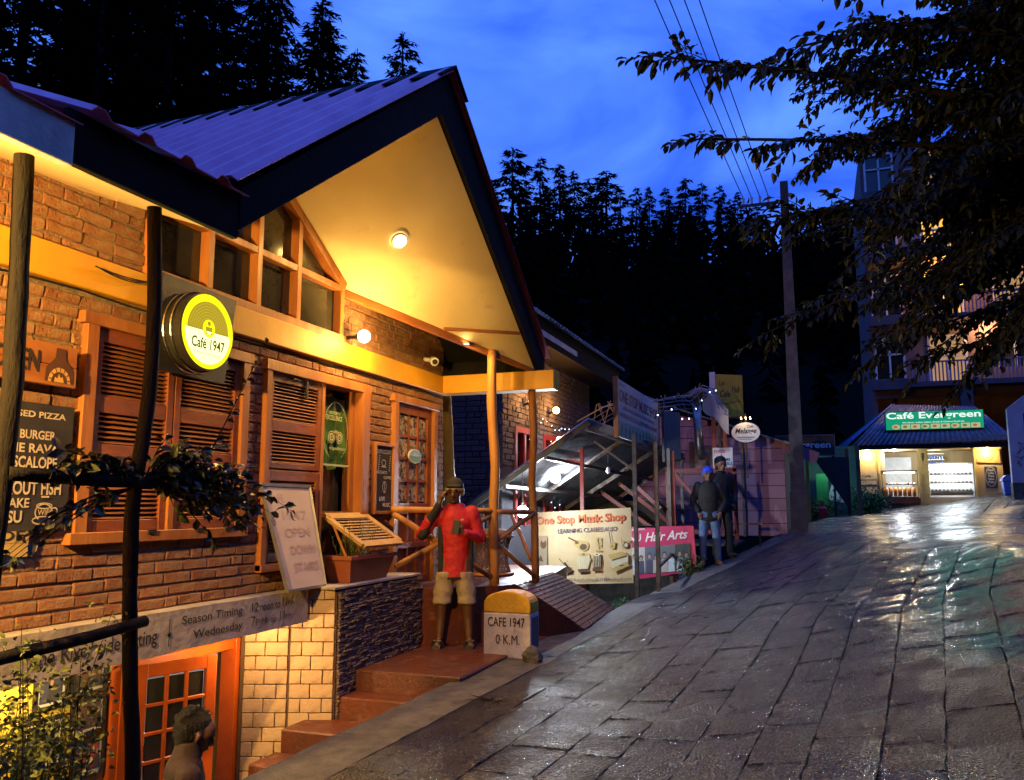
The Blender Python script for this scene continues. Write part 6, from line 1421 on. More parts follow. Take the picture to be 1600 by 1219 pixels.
# ------------------------------------------------------------------ deodar trees
def deodar_mesh(h, rad_, nb, seed, spray, per):
    random.seed(seed); b = MB(); f0 = U(.12, .38); lay_n = nb
    for k in range(lay_n):
        f = f0 + (1 - f0) * (k / lay_n) ** 1.0; f = min(.999, f + U(-.008, .008))
        z = h * min(f, .985); L = rad_ * (1 - f) ** U(.5, .75) * U(.38, 1.12) * (1 if f < .85 else 1.05) + .25
        if f < .3: L *= .6 + f
        a = U(0, 6.28); d = Vector((math.cos(a), math.sin(a), 0)); side = Vector((-d.y, d.x, 0)); droop = U(.10, .32)
        p0 = Vector((0, 0, z)); tip = p0 + d * L + Vector((0, 0, L * (.14 - droop)))
        w = .018 * L
        b.add([p0 + side * w, p0 - side * w, tip], [[0, 1, 2]])
        n = max(3, int(per * L))
        for i in range(n):
            e = U(.12, 1) ** .8; c = p0.lerp(tip, e) + Vector((0, 0, .10 * L * math.sin(e * 2.6))); lat = U(-1, 1) * L * .28 * (1.1 - e * .7); c = c + side * lat
            dr = (d * U(.2, 1) + side * (1 if lat > 0 else -1) * U(0, .9) + Vector((0, 0, -U(.05, .75)))).normalized(); s = spray * U(.6, 1.3)
            sd = dr.cross(Vector((U(-1, 1), U(-1, 1), U(-.2, 1)))).normalized() * s * U(.10, .22)
            b.add([c + sd, c - sd, c + dr * s], [[0, 1, 2]])
    for i in range(int(per * 2)):
        c = Vector((U(-.1, .1), U(-.1, .1), h * U(.93, 1.0))); dr = Vector((U(-1, 1), U(-1, 1), U(-.2, .6))).normalized(); s = spray * .7; sd = dr.orthogonal().normalized() * s * .15; b.add([c + sd, c - sd, c + dr * s], [[0, 1, 2]])
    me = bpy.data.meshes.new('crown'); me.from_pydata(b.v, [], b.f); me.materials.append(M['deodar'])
    t = MB(); t.tube([(U(-.05, .05) * i, U(-.05, .05) * i, h * i / 6) for i in range(7)], [.018 * h * (1 - .93 * i / 6) for i in range(7)], 7)
    return me, t.mesh('trunk', M['bark'])
far_protos = [deodar_mesh(30, [7.4, 6.0, 8.4, 6.8, 7.8][i], [86, 110, 74, 96, 80][i], 11 + i, 1.3, 9) for i in range(5)]
near_protos = [deodar_mesh(38, 6.8, 260, 31 + i, .75, 11) for i in range(4)]
random.seed(5)
def deodar(label, x, y, h, proto, ph, wid=1.0, group=None, zb=None):
    z = (hill_z(x, y) if zb is None else zb) - .3; t = thing('deodar_tree', (x, y, z), label, 'tree', group); s = h / ph
    for nm, me in (('crown', proto[0]), ('trunk', proto[1])):
        o = bpy.data.objects.new(nm, me); COL.objects.link(o); o.parent = t; o.scale = (s * wid, s * wid, s)
    t.rotation_euler = (U(-.015, .015), U(-.015, .015), U(0, 6.28)); return t
# along the ridge (distance about 190-210 m): top heights and sideways places
ridge = [(188.0, 68.2, 90.3, 1.05), (190.3, 61.9, 88.1, .75), (192.1, 56.9, 86.4, .8), (193.2, 53.6, 84.5, .75), (194.3, 50.2, 82.5, .7), (195.9, 46.4, 84.3, 1.25), (198.6, 39.5, 80.2, .85), (199.7, 36.0, 80.3, .7), (201.1, 32.2, 80.0, .7), (202.6, 28.0, 82.6, .95), (204.2, 23.5, 81.4, .75), (205.7, 19.5, 80.6, .8), (207.0, 15.8, 78.9, .7), (208.4, 11.0, 75.5, .9), (197.2, 43.0, 79, .8), (206.2, 17.5, 77, .7), (200.4, 34, 74, .9), (191.2, 59.5, 80, .9), (186, 73, 82, 1)]
for i, (x, y, zt, w) in enumerate(ridge):
    zz = hill_z(x, y); deodar('distant deodar on the ridge, number %s along the skyline from the porch roof' % ['one', 'two', 'three', 'four', 'five', 'six', 'seven', 'eight', 'nine', 'ten', 'eleven', 'twelve', 'thirteen', 'fourteen', 'fifteen', 'sixteen', 'seventeen', 'eighteen', 'nineteen'][sorted(range(len(ridge)), key=lambda k: -ridge[k][1]).index(i)], x, y, zt - zz + .3, far_protos[(i * 3) % 5], 30, w * 1.25, 'deodars along the ridge skyline')
# forest mass covering the slope below the skyline
random.seed(21); b = MB()
for k in range(520):
    Yf = 42 + 156 * R() ** .7; X = U(-62, 130) * Yf / 200; x = .940 * Yf + .341 * X; y = .341 * Yf - .940 * X; z = hill_z(x, y) - .5; h = U(9, 17) * (1 if Yf > 90 else .55) * (.7 if Yf > 185 else 1); r = h * U(.17, .26)
    for i in range(46):
        f = R() ** .8; a = U(0, 6.28); rr = (r * (1 - f) ** .7 + .2) * U(.5, 1.1); c = Vector((x, y, z + h * (.08 + .9 * f))); d = Vector((math.cos(a), math.sin(a), -U(.1, .7))); sd = Vector((-math.sin(a), math.cos(a), U(-.4, .4))) * rr * U(.25, .6); tip = c + d * rr
        b.add([c + Vector((0, 0, h * .05)), c.lerp(tip, .55) + sd, tip, c.lerp(tip, .55) - sd], [[0, 1, 2, 3]])
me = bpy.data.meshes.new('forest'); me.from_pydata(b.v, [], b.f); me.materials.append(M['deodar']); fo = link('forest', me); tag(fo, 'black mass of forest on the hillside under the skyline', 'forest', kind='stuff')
# big deodars behind the cafe
random.seed(9)
big = [(630, 71.4, 37.7, 49.4, .95, 'slim deodar just left of the porch roof peak'), (505, 68.6, 45.5, 50.7, 1.5, 'broad deodar left of the roof peak, second from it'), (562, 70.0, 42.0, 48.0, .9, 'small deodar between the two trees left of the peak'), (410, 62, 47.5, 55, .85, 'tall deodar third from the roof peak'), (345, 58, 50, 58, .85, 'tall deodar fourth from the roof peak'), (290, 52, 49, 57, .95, 'big deodar whose crown reaches the top of the picture'), (225, 49, 51, 58, 1.0, 'big deodar fifth from the roof peak at the top edge'), (150, 45, 52, 56, 1.05, 'big dark deodar above the left part of the roof'), (80, 41, 53, 52, 1.1, 'dense dark deodar near the top left corner'), (10, 37, 53, 50, 1.1, 'dark deodar at the left edge of the picture')]
for i, (_, x, y, zt, w, lab) in enumerate(big):
    zb_ = hill_z(x, y); deodar(lab, x, y, zt - zb_ + .3, near_protos[i % 4], 38, w, 'big deodars behind the cafe')
for i, (x, y, zt, w) in enumerate(((58, 45, 40, 1.1), (50, 43, 38, 1.1), (44, 42, 36, 1.2), (38, 42, 36, 1.3), (64, 42, 38, 1.0))):
    deodar(['lower deodar filling the gap right behind the purple roof valley', 'lower deodar behind the left roof slope', 'lower dark deodar above the pale fascia', 'lower dark deodar at the far left behind the eave', 'lower deodar behind the middle of the purple roof'][i], x, y, zt, near_protos[(i + 1) % 4], 38, w, 'big deodars behind the cafe')

# ------------------------------------------------------------------ overhanging broadleaf tree at the right
random.seed(14)
tr = thing('overhanging_tree', (8.6, -4.4, .6), 'dark broad leaved tree whose branches hang in from the right', 'tree')
b, b2 = MB(), MB()
tb_ = Vector((8.6, -4.4, road_z(8.6, -4.4) - .4)); tk = [tb_, tb_ + Vector((-.1, .05, 1.6)), tb_ + Vector((-.25, .25, 3.2)), tb_ + Vector((-.2, .5, 4.8)), tb_ + Vector((-.1, .7, 6.4))]
b2.tube(tk, [.26, .22, .19, .15, .09], 10)
def bez(a, m, c, n): return [a * (1 - e) ** 2 + m * 2 * e * (1 - e) + c * e * e for e in [i / n for i in range(n + 1)]]
def twig(p, d, L, nl, lsz):
    d = d.normalized(); tip = p + d * L + Vector((0, 0, -.16 * L)); pts = bez(p, p + d * L * .5 + Vector((0, 0, .04 * L)), tip, 6); b2.tube(pts, [.006 - .0007 * i for i in range(7)], 4, False)
    for i in range(nl):
        e = (i + U(.2, .8)) / nl; k = min(5, int(e * 6)); c = pts[k].lerp(pts[k + 1], e * 6 - k); sd = d.cross(Vector((0, 0, 1))).normalized() * (1 if i % 2 else -1)
        dr = d * U(.3, .9) + sd * U(.2, .9) + Vector((U(-.3, .3), U(-.3, .3), -U(-.25, 1.2))); leaf(b, c + dr.normalized() * .02, dr, lsz * U(.55, 1.2), lsz * U(.38, .54), Vector((U(-.5, .5), U(-.5, .5), 1)))
def limb(pts, r0, r1, nt, tl, lsz=.118, nl=12, from_=.15):
    pts = bez(*[Vector(x) for x in pts], 12); b2.tube(pts, [r0 + (r1 - r0) * i / 12 for i in range(13)], 6, False)
    for k in range(nt):
        e = from_ + (1 - from_) * (k + R()) / nt; q = min(11, int(e * 12)); c = pts[q].lerp(pts[q + 1], e * 12 - q); ax = (pts[q + 1] - pts[q]).normalized(); sd = ax.cross(Vector((0, 0, 1))).normalized() * random.choice((-1, 1)); twig(c, ax * U(.4, 1) + sd * U(.1, .9) + Vector((0, 0, U(-.5, .35))), tl * U(.5, 1.2) * (1.1 - .3 * e), nl, lsz)
    twig(pts[-1], pts[-1] - pts[-2], tl * .8, nl, lsz)
# long boughs that reach into the picture, (t, d, z)
limb([(8.4, -3.9, 4.2), (7.2, -1.6, 4.75), (6.2, .95, 4.98)], .06, .010, 46, .42, from_=.30)
limb([(8.4, -3.9, 4.0), (7.4, -1.8, 4.4), (6.5, .72, 4.40)], .05, .010, 34, .36, from_=.33)
limb([(8.4, -3.8, 3.9), (7.6, -1.8, 4.1), (6.8, .25, 3.80)], .05, .010, 40, .40, from_=.3)
limb([(8.4, -3.9, 5.4), (7.4, -2.0, 5.7), (6.6, -.05, 5.10)], .05, .010, 44, .42, from_=.25)
limb([(8.3, -3.9, 5.9), (7.2, -2.2, 6.3), (6.4, -.30, 5.55)], .05, .010, 40, .42, from_=.2)
for k in range(60):      # dense crown at the right and over the street
    z1 = U(3.5, 6.4); y1 = U(-2.4, -.45) + (.35 if z1 > 4.6 else 0); x1 = U(6.0, 9.4); p0 = tk[2].lerp(tk[3], R()); m = (p0 + Vector((x1, y1, z1))) / 2 + Vector((0, 0, U(.2, .9))); limb([p0, m, (x1, y1, z1)], .035, .008, 30, .42, lsz=.10, nl=14, from_=.35)
for k in range(22):      # hanging sprays low at the right
    z1 = U(2.55, 3.5); x1 = U(6.4, 9.0); y1 = -x1 * U(.06, .22); p0 = tk[1].lerp(tk[3], R()); m = (p0 + Vector((x1, y1, z1))) / 2 + Vector((0, 0, U(.5, 1.0))); limb([p0, m, (x1, y1, z1)], .03, .008, 22, .40, lsz=.095, nl=13, from_=.45)
for k in range(18):      # lower sprays further back, in front of the hotel and the pole
    x1 = U(9.0, 12.5); y1 = U(-2.1, .45) * x1 / 10; z1 = 1.5 + x1 * U(.17, .34); p0 = tk[2]; limb([p0, (p0 + Vector((x1, y1, z1))) / 2 + Vector((0, 0, .6)), (x1, y1, z1)], .03, .008, 16, .5, nl=11, from_=.5)
for k in range(30):      # crown added above and behind, out of view, to shade the street
    a = U(0, 6.28); z1 = U(5.2, 8.2); rr = U(1.2, 4.6); x1, y1 = 8.4 + rr * math.cos(a), -4.0 + rr * math.sin(a); p0 = tk[3].lerp(tk[4], R()); limb([p0, (p0 + Vector((x1, y1, z1))) / 2 + Vector((0, 0, U(.2, .8))), (x1, y1, z1)], .035, .01, 16, .5, nl=10, from_=.3)
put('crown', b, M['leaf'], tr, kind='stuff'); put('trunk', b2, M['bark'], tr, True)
# ------------------------------------------------------------------ people
def caps(b, p0, r0, p1, r1, n=10, sc=None):
    p0, p1 = Vector(p0), Vector(p1); d = p1 - p0
    if d.length < 1e-5: d = Vector((0, 0, 1e-4)); p1 = p0 + d
    d.normalize(); pts, rs = [], []
    for k in range(4): a = math.pi / 2 * k / 4; pts.append(p0 - d * r0 * math.cos(a)); rs.append(max(1e-4, r0 * math.sin(a)))
    pts += [p0, p1]; rs += [r0, r1]
    for k in range(1, 5): a = math.pi / 2 * k / 4; pts.append(p1 + d * r1 * math.sin(a)); rs.append(max(1e-4, r1 * math.cos(a)))
    o = len(b.v); b.tube(pts, rs, n)
    if sc:
        c = (p0 + p1) / 2
        for i in range(o, len(b.v)): v = Vector(b.v[i]) - c; b.v[i] = tuple(c + Vector((v.x * sc[0], v.y * sc[1], v.z * sc[2])))
def blob(name, segs, m, par, M4, vox=.009, smooth=3):
    b = MB()
    for s in segs:
        if s[0] == 'loft':
            n = 18; o = len(b.v)
            for (z, cx, cy_, rx, ry) in s[1]: b.v += [(cx + rx * math.cos(2 * math.pi * i / n), cy_ + ry * math.sin(2 * math.pi * i / n), z) for i in range(n)]
            k = len(s[1])
            for j in range(k - 1):
                for i in range(n): b.f.append([o + j * n + i, o + j * n + (i + 1) % n, o + (j + 1) * n + (i + 1) % n, o + (j + 1) * n + i]); b.mi.append(0)
            b.f.append([o + i for i in range(n)][::-1]); b.f.append([o + (k - 1) * n + i for i in range(n)]); b.mi += [0, 0]
        else: caps(b, *s[:4], **(dict(sc=s[4]) if len(s) > 4 else {}))
    b.v = [tuple(M4 @ Vector(v)) for v in b.v]
    o = put(name, b, m, par); md = o.modifiers.new('fuse', 'REMESH'); md.mode = 'VOXEL'; md.voxel_size = vox; md.use_smooth_shade = True
    sm = o.modifiers.new('soften', 'SMOOTH'); sm.iterations = smooth; sm.factor = .5
    if name in ('jacket', 'shorts', 'trousers', 'black_sleeve'):
        dm = o.modifiers.new('folds', 'DISPLACE'); dm.texture = FOLD; dm.strength = .018; dm.mid_level = .5; dm.texture_coords = 'GLOBAL'
    return o
FOLD = bpy.data.textures.new('folds', 'CLOUDS'); FOLD.noise_scale = .085; FOLD.noise_depth = 2
def hand(wrist, d, up, curl=.6, s=1.0, side=1):
    """palm plus five tapering bent fingers; d: direction of fingers, up: back-of-hand normal, side: +1 thumb to d x up"""
    w, d, up = Vector(wrist), Vector(d).normalized(), Vector(up); up = (up - d * up.dot(d)).normalized(); sd = d.cross(up) * side; out = []
    out.append((w, .024 * s, w + d * .045 * s, .026 * s)); out.append((w + d * .05 * s + sd * .022 * s, .020 * s, w + d * .055 * s - sd * .024 * s, .018 * s))
    for k, (o_, L) in enumerate(((.028, .070), (.010, .078), (-.009, .072), (-.027, .056))):
        p = w + d * .062 * s + sd * o_ * s; d1 = (d - up * curl * .5).normalized(); q = p + d1 * L * .5 * s; d2 = (d - up * curl * 1.7).normalized(); r = q + d2 * L * .5 * s; out += [(p, .0095 * s, q, .0088 * s), (q, .0088 * s, r, .0070 * s)]
    p = w + d * .018 * s + sd * .026 * s; d1 = (d * .6 + sd * .8 - up * curl * .3).normalized(); q = p + d1 * .036 * s; d2 = (d * .9 + sd * .25 - up * curl * .6).normalized(); out += [(p, .013 * s, q, .011 * s), (q, .011 * s, q + d2 * .030 * s, .008 * s)]
    return out
def head(c, f, s=1.0):
    """c centre, f facing direction"""
    c, f = Vector(c), Vector(f).normalized(); x = f.cross(Vector((0, 0, 1))).normalized(); u = x.cross(f)
    return [(c + u * .03 * s - f * .012 * s, .088 * s, c + u * .035 * s + f * .02 * s, .083 * s), (c - u * .02 * s + f * .03 * s, .066 * s, c - u * .072 * s + f * .045 * s, .042 * s), (c - u * .098 * s + f * .062 * s, .022 * s, c - u * .098 * s + f * .058 * s, .022 * s),
            (c + u * .012 * s + f * .098 * s, .010 * s, c - u * .028 * s + f * .116 * s, .014 * s), (c - u * .03 * s + f * .104 * s + x * .010 * s, .009 * s, c - u * .03 * s + f * .104 * s - x * .010 * s, .009 * s), (c + u * .03 * s + f * .090 * s + x * .028 * s, .014 * s, c + u * .03 * s + f * .090 * s - x * .028 * s, .014 * s),
            (c - u * .062 * s + f * .093 * s + x * .014 * s, .009 * s, c - u * .062 * s + f * .093 * s - x * .014 * s, .009 * s),
            (c + x * .088 * s + u * .012 * s, .018 * s, c + x * .088 * s - u * .025 * s, .012 * s), (c - x * .088 * s + u * .012 * s, .018 * s, c - x * .088 * s - u * .025 * s, .012 * s), (c - u * .06 * s - f * .03 * s, .055 * s, c - u * .16 * s - f * .035 * s, .056 * s)]
def face_marks(par, M4, c, f, s=1.0, beard=False):
    c, f = Vector(c), Vector(f).normalized(); x = f.cross(Vector((0, 0, 1))).normalized(); u = x.cross(f); b = MB(); 
    for k in (-1, 1):
        b.ball(c + x * .032 * s * k + u * .012 * s + f * .087 * s, .011 * s, 8, 6); b.tube([c + x * .018 * s * k + u * .030 * s + f * .104 * s, c + x * .048 * s * k + u * .032 * s + f * .090 * s], .006 * s, 6)
    b.tube([c - u * .062 * s + f * .101 * s + x * .018 * s, c - u * .060 * s + f * .103 * s, c - u * .062 * s + f * .101 * s - x * .018 * s], .0028 * s, 6)
    if beard:
        b.tube([c - u * .046 * s + f * .106 * s + x * .026 * s, c - u * .042 * s + f * .112 * s, c - u * .046 * s + f * .106 * s - x * .024 * s], .004 * s, 6)
        b.tube([c - u * .095 * s + f * .083 * s + x * .035 * s, c - u * .108 * s + f * .086 * s, c - u * .095 * s + f * .083 * s - x * .032 * s], .009 * s, 6)
    b.v = [tuple(M4 @ Vector(v)) for v in b.v]; put('facial_hair', b, M['hair'], par, True)
def frame(loc, dirv, s=1.0):
    a = math.atan2(dirv[1], dirv[0]) - math.pi / 2
    return Matrix.Translation(Vector(loc)) @ Matrix.Rotation(a, 4, 'Z') @ Matrix.Scale(s, 4)
def legs(hx, fx, kx, kz=.47, hz=.86, r=(.082, .058, .052, .036), ky=.02, fy=.0):
    out = []
    for k in (-1, 1): out += [((k * hx, 0, hz), r[0], (k * kx, ky, kz), r[1]), ((k * kx, ky, kz), r[1] * .95, (k * (kx + fx) / 2, -.015, kz * .62), r[2]), ((k * (kx + fx) / 2, -.015, kz * .62), r[2], (k * fx, fy - .01, .09), r[3]), ((k * fx, fy - .03, .05), .036, (k * fx * 1.12, fy + .12, .035), .030)]
    return out
# man in the red jacket on the landing, phone at his ear and another in his hand
m1 = thing('person', (7.86, 3.46, .12), 'man in red jacket and grey shorts on the landing, phone at his ear', 'person')
F1 = frame((7.86, 3.46, .12), (-.93, -.36), .985); hc = (.01, .02, 1.535); hf = (.12, 1, -.06)
body = legs(.09, .15, .125) + [((-.07, 0, .88), .085, (.07, 0, .88), .085), ((0, 0, .95), .10, (0, .0, 1.20), .105), ((-.10, 0, 1.30), .065, (.10, 0, 1.30), .065), ((0, 0, 1.34), .06, (0, .01, 1.45), .05),
    ((.17, 0, 1.34), .055, (.345, .02, 1.10), .042), ((.345, .02, 1.10), .04, (.155, .115, 1.44), .028), ((-.17, 0, 1.34), .055, (-.25, -.01, 1.08), .042), ((-.25, -.01, 1.08), .04, (-.085, .20, 1.14), .028)] + head(hc, hf)
body += hand((.150, .118, 1.445), (-.18, .12, 1), (.9, .5, .2), .9, 1.0, -1) + hand((-.085, .20, 1.14), (.8, .3, .45), (.2, .95, -.3), .9, 1.0, 1)
for k in (-1, 1):
    for i in range(5): x = k * (.168 - .018 * (i - 2) * k * k); body.append(((k * .168 + (i - 2) * .016, .12, .028), .012, (k * .168 + (i - 2) * .017, .15 - .008 * abs(i - 1), .024), .010))
blob('body', body, M['skin'], m1, F1, .0085)
jk = [('loft', [(.68, 0, 0, .166, .115), (.72, 0, 0, .162, .113), (.86, 0, 0, .152, .110), (1.0, 0, .004, .150, .110), (1.16, 0, .008, .166, .118), (1.28, 0, .006, .176, .114), (1.345, 0, .004, .155, .100), (1.385, 0, .008, .105, .088), (1.43, 0, .012, .078, .076)]), ((.165, 0, 1.335), .076, (.345, .02, 1.10), .060), ((-.165, 0, 1.335), .076, (-.255, -.01, 1.08), .060), ((-.255, -.01, 1.08), .058, (-.105, .18, 1.13), .042), ((.345, .02, 1.10), .058, (.27, .07, 1.24), .05)]
blob('jacket', jk, M['red_cloth'], m1, F1, .011, 2)
blob('black_sleeve', [((.34, .035, 1.10), .050, (.165, .112, 1.41), .040), ((.30, .05, 1.15), .052, (.34, .06, 1.10), .045)], M['black_cloth'], m1, F1, .010)
blob('side_panel', [((.135, .050, .72), .034, (.140, .050, 1.18), .036), ((-.165, .03, .75), .026, (-.165, .02, 1.20), .026), ('loft', [(.665, 0, 0, .169, .118), (.70, 0, 0, .170, .119)])], M['black_cloth'], m1, F1, .010)
blob('shorts', [('loft', [(.66, 0, 0, .155, .108), (.80, 0, 0, .145, .102)])] + [('loft', [(.425, k * .125, .012, .093, .095), (.44, k * .125, .012, .098, .10), (.50, k * .122, .012, .092, .094), (.55, k * .118, .01, .099, .099), (.60, k * .112, .01, .094, .098), (.66, k * .10, .006, .098, .104), (.74, k * .088, .004, .098, .108)]) for k in (-1, 1)], M['shorts'], m1, F1, .010, 2)
blob('cap', [((.01, .0, 1.585), .100, (.01, .025, 1.60), .097), ((.01, -.03, 1.575), .092, (.01, -.05, 1.55), .085), ((-.03, .105, 1.598), .030, (.06, .105, 1.598), .030, (1, 1.6, .45))], M['black_cloth'], m1, F1, .009)
blob('headband', [('loft', [(1.552, .01, .012, .098, .112), (1.582, .01, .012, .1015, .116)])], ink('band_grey', (.28, .22, .15)), m1, F1, .007, 1)
face_marks(m1, F1, hc, hf, 1.0, True)
for k in (-1, 1):
    b = MB(); fx = k * .15; b.prism([(fx - .048 + k * .004, -.075), (fx + .048 + k * .004, -.075), (fx + .058 + k * .014, .08), (fx + .05 + k * .014, .155), (fx - .03 + k * .014, .165), (fx - .05 + k * .010, .08)], lambda a, c, h: (a, c, h), -.012 + .012, .022); b.tube([(fx - .055 + k * .012, .07, .02), (fx - .03 + k * .012, .085, .068), (fx + .035 + k * .012, .085, .068), (fx + .062 + k * .012, .07, .02)], .016, 6)
    b.v = [tuple(F1 @ Vector(v)) for v in b.v]; put('sandal', b, M['black'], m1)
b = MB(); b.box(-.036, .036, -.005, .005, -.07, .07, .004); Mp = F1 @ Matrix.Translation((-.02, .262, 1.19)) @ Matrix.Rotation(rad(-10), 4, 'Y'); b.v = [tuple(Mp @ Vector(v)) for v in b.v]; tag(put('smartphone', b, M['black']), 'black phone in the left hand of the man in red', 'phone')
b = MB(); b.box(-.005, .005, -.034, .034, -.07, .07, .004); Mp = F1 @ Matrix.Translation((.118, .085, 1.52)) @ Matrix.Rotation(rad(12), 4, 'X'); b.v = [tuple(Mp @ Vector(v)) for v in b.v]; tag(put('smartphone', b, M['black']), 'black phone held to the ear of the man in red', 'phone')
b = MB(); text(b, '///', (0, 0, 0), (-1, 0, 0), (0, 0, 1), .03, .018); Mp = F1 @ Matrix.Translation((-.062, .1665, 1.255)); b.v = [tuple(Mp @ Vector(v)) for v in b.v]; put('chest_logo', b, M['white'], m1)
# man downstairs looking at his phone
m2 = thing('person', (4.2, 3.57, -1.27), 'dark haired man in maroon jacket downstairs, bent over his phone', 'person'); F2 = frame((4.2, 3.57, -1.275), (.72, -.69), .935); hc = (0, .07, 1.535); hf = (.05, 1, -.42)
body = legs(.09, .12, .11) + [((-.07, 0, .88), .085, (.07, 0, .88), .085), ((0, 0, .95), .10, (0, 0, 1.22), .105), ((-.11, 0, 1.32), .065, (.11, 0, 1.32), .065), ((0, .01, 1.36), .06, (0, .04, 1.47), .052), ((.17, .01, 1.34), .055, (.24, .05, 1.08), .042), ((.24, .05, 1.08), .04, (.08, .28, 1.16), .028), ((-.17, .01, 1.34), .055, (-.25, .04, 1.08), .042), ((-.25, .04, 1.08), .04, (-.07, .27, 1.12), .028)] + head(hc, hf)
body += hand((.08, .28, 1.165), (-.25, 1, .15), (.2, -.1, -1), .5, 1.0, 1) + hand((-.07, .27, 1.12), (.3, 1, .1), (0, 0, -1), .5, 1.0, -1)
blob('body', body, M['skin'], m2, F2, .0085)
blob('jacket', [('loft', [(.76, 0, 0, .180, .128), (.80, 0, 0, .176, .126), (.92, 0, 0, .168, .122), (1.03, 0, .004, .166, .122), (1.18, 0, .008, .182, .130), (1.30, 0, .006, .190, .124), (1.37, 0, .004, .165, .108), (1.41, 0, .008, .105, .088), (1.455, 0, .012, .078, .076)]), ((.165, .01, 1.34), .077, (.245, .05, 1.08), .060), ((.245, .05, 1.08), .058, (.10, .26, 1.15), .042), ((-.165, .01, 1.34), .077, (-.255, .04, 1.08), .060), ((-.255, .04, 1.08), .058, (-.09, .25, 1.11), .042)], M['maroon'], m2, F2, .011, 2)
blob('collar', [('loft', [(1.40, 0, .012, .105, .098), (1.45, 0, .02, .088, .086), (1.505, 0, .028, .082, .080)])], M['maroon'], m2, F2, .008, 1)
blob('trousers', [((-.07, 0, .84), .125, (.07, 0, .84), .125), ((-.085, 0, .82), .10, (-.115, .015, .47), .075), ((.085, 0, .82), .10, (.115, .015, .47), .075), ((-.115, .015, .47), .075, (-.12, 0, .1), .06), ((.115, .015, .47), .075, (.12, 0, .1), .06)], M['black_cloth'], m2, F2, .012)
hs = [((0, .025, 1.595), .094, (0, .07, 1.60), .091), ((0, .01, 1.56), .090, (0, .0, 1.51), .066)]
random.seed(3)
for k in range(26): a = U(0, 6.28); e = U(.3, 1.4); p_ = Vector((.095 * math.cos(a) * math.cos(e), .03 + .105 * math.sin(a) * math.cos(e), 1.60 + .10 * math.sin(e))); hs.append((p_ * 1.0, .014, p_ + Vector((U(-.01, .01), U(-.01, .02), .012)), .012))
b = MB()
for k in range(900):
    a = U(0, 6.28); e = U(-.5, 1.5); n_ = Vector((math.cos(a) * math.cos(e), math.sin(a) * math.cos(e), math.sin(e)))
    if n_.y > .55 and n_.z < .45: continue
    c = Vector((0, .045, 1.585)) + Vector((n_.x * .092, n_.y * .108, n_.z * .100)); fl2 = Vector((U(-.4, .4), .5 if n_.z > .5 else -.2, -.8 if n_.z < .6 else .1)); dr = (n_ * .55 + fl2).normalized() * U(.018, .045); sd = dr.cross(n_).normalized() * .004; b.add([c - sd, c + sd, c + dr], [[0, 1, 2]])
b.v = [tuple(F2 @ Vector(v)) for v in b.v]; put('hair_strands', b, M['hair'], m2, kind='stuff')
blob('hair', hs, M['hair'], m2, F2, .008, 2); face_marks(m2, F2, hc, hf)
b = MB(); b.box(-.075, .075, -.036, .036, -.005, .005, .004); Mp = F2 @ Matrix.Translation((.01, .37, 1.19)) @ Matrix.Rotation(rad(25), 4, 'X'); b.v = [tuple(Mp @ Vector(v)) for v in b.v]; tag(put('smartphone', b, M['black']), 'phone in the hands of the man downstairs', 'phone')
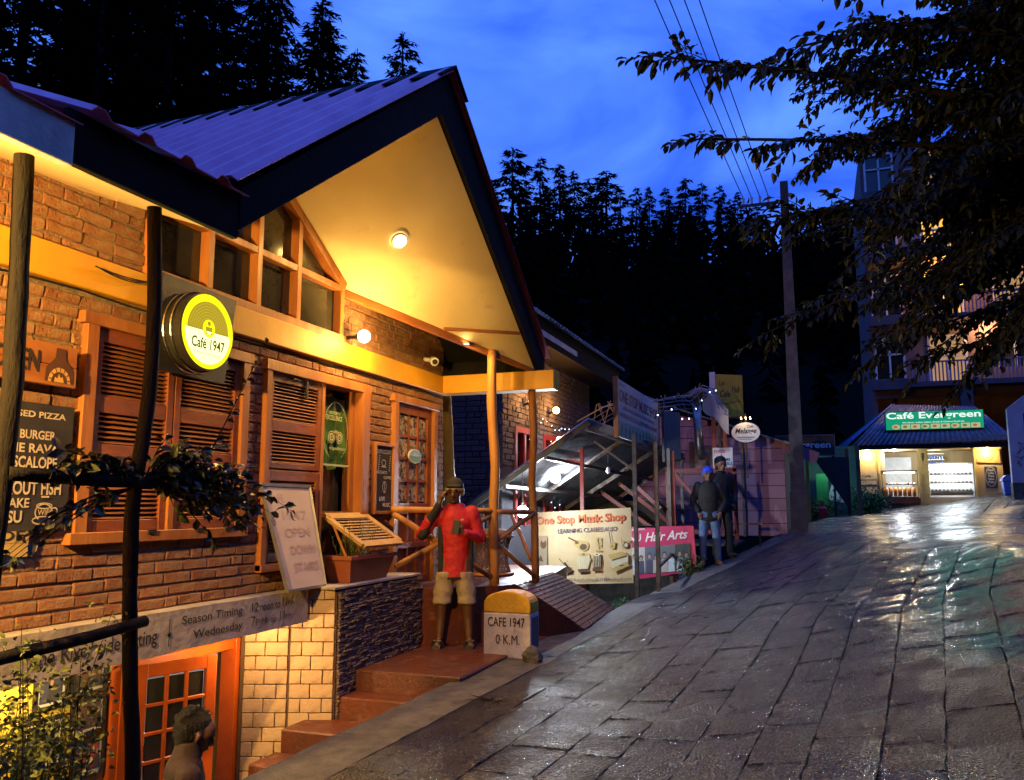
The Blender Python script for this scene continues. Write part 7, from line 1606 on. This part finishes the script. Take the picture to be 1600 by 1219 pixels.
# two men by the pink shed
def stander(loc, dirv, s, label, mats, cap, hands_pocket=True, turn=0):
    t = thing('person', loc, label, 'person'); Fm = frame(loc, dirv, s); hc = (0, .03, 1.555); hf = (turn, 1, -.12)
    body = legs(.09, .13, .115) + [((-.07, 0, .88), .085, (.07, 0, .88), .085), ((0, 0, .95), .10, (0, 0, 1.22), .105), ((-.11, 0, 1.33), .065, (.11, 0, 1.33), .065), ((0, 0, 1.38), .06, (0, .015, 1.48), .052), ((.175, 0, 1.36), .055, (.27, -.03, 1.09), .042), ((.27, -.03, 1.09), .04, (.185, .10, .90), .028), ((-.175, 0, 1.36), .055, (-.27, -.03, 1.09), .042), ((-.27, -.03, 1.09), .04, (-.185, .10, .90), .028)] + head(hc, hf)
    body += hand((.185, .10, .90), (-.2, .2, -1), (.3, 1, 0), .5, 1, -1) + hand((-.185, .10, .90), (.2, .2, -1), (-.3, 1, 0), .5, 1, 1)
    blob('body', body, M['skin2'], t, Fm, .010)
    blob('jacket', [('loft', [(.76, 0, 0, .180, .128), (.80, 0, 0, .176, .126), (.92, 0, 0, .168, .122), (1.03, 0, .004, .166, .122), (1.18, 0, .008, .182, .130), (1.30, 0, .006, .190, .124), (1.37, 0, .004, .165, .108), (1.41, 0, .008, .105, .088), (1.455, 0, .012, .078, .076)]), ((.17, 0, 1.36), .078, (.275, -.03, 1.09), .062), ((.275, -.03, 1.09), .06, (.195, .09, .93), .046), ((-.17, 0, 1.36), .078, (-.275, -.03, 1.09), .062), ((-.275, -.03, 1.09), .06, (-.195, .09, .93), .046)], mats[0], t, Fm, .014, 2)
    blob('trousers', [((-.07, 0, .86), .125, (.07, 0, .86), .125), ((-.085, 0, .82), .10, (-.118, .015, .47), .074), ((.085, 0, .82), .10, (.118, .015, .47), .074), ((-.118, .015, .47), .074, (-.13, -.005, .10), .062), ((.118, .015, .47), .074, (.13, -.005, .10), .062)], mats[1], t, Fm, .014, 2)
    blob('shoes', [((k * .13, -.04, .05), .048, (k * .15, .14, .042), .042) for k in (-1, 1)], mats[2], t, Fm, .012)
    if cap: blob('cap', [((0, .0, 1.605), .102, (0, .03, 1.615), .099), ((-.04, .13, 1.60), .03, (.04, .13, 1.60), .03, (1, 1.9, .4))], M['bluecap'], t, Fm, .010)
    else: blob('hair', [((0, -.01, 1.62), .100, (0, .03, 1.625), .097), ((0, -.03, 1.57), .09, (0, -.03, 1.52), .075)], M['hair'], t, Fm, .010)
    face_marks(t, Fm, hc, hf, 1, True); return t
za = road_z(14.47, 1.72); stander((14.47, 1.74, max(za, edge_d(14.47) * 0 + .50)), (-.96, -.25), .96, 'man in blue cap, dark jacket and jeans by the red stair frame', (M['black_cloth'], M['denim'], M['tan']), True)
stander((15.12, 1.60, .62), (-.8, -.5), 1.02, 'man in dark clothes standing behind the man in the blue cap', (M['black_cloth'], M['black_cloth'], M['black']), False)
shrub('small green weeds at the foot of the salon banner', (13.85, 1.95, road_z(13.9, 1.95) - .12), .36, .2, 26, .045, M['leaf2'], name='weed_tuft', lpb=20)
shrub('low weeds at the street edge by the music banner', (11.7, 2.66, .05), .22, .12, 16, .03, M['bushleaf'], name='weed_tuft', lpb=12)
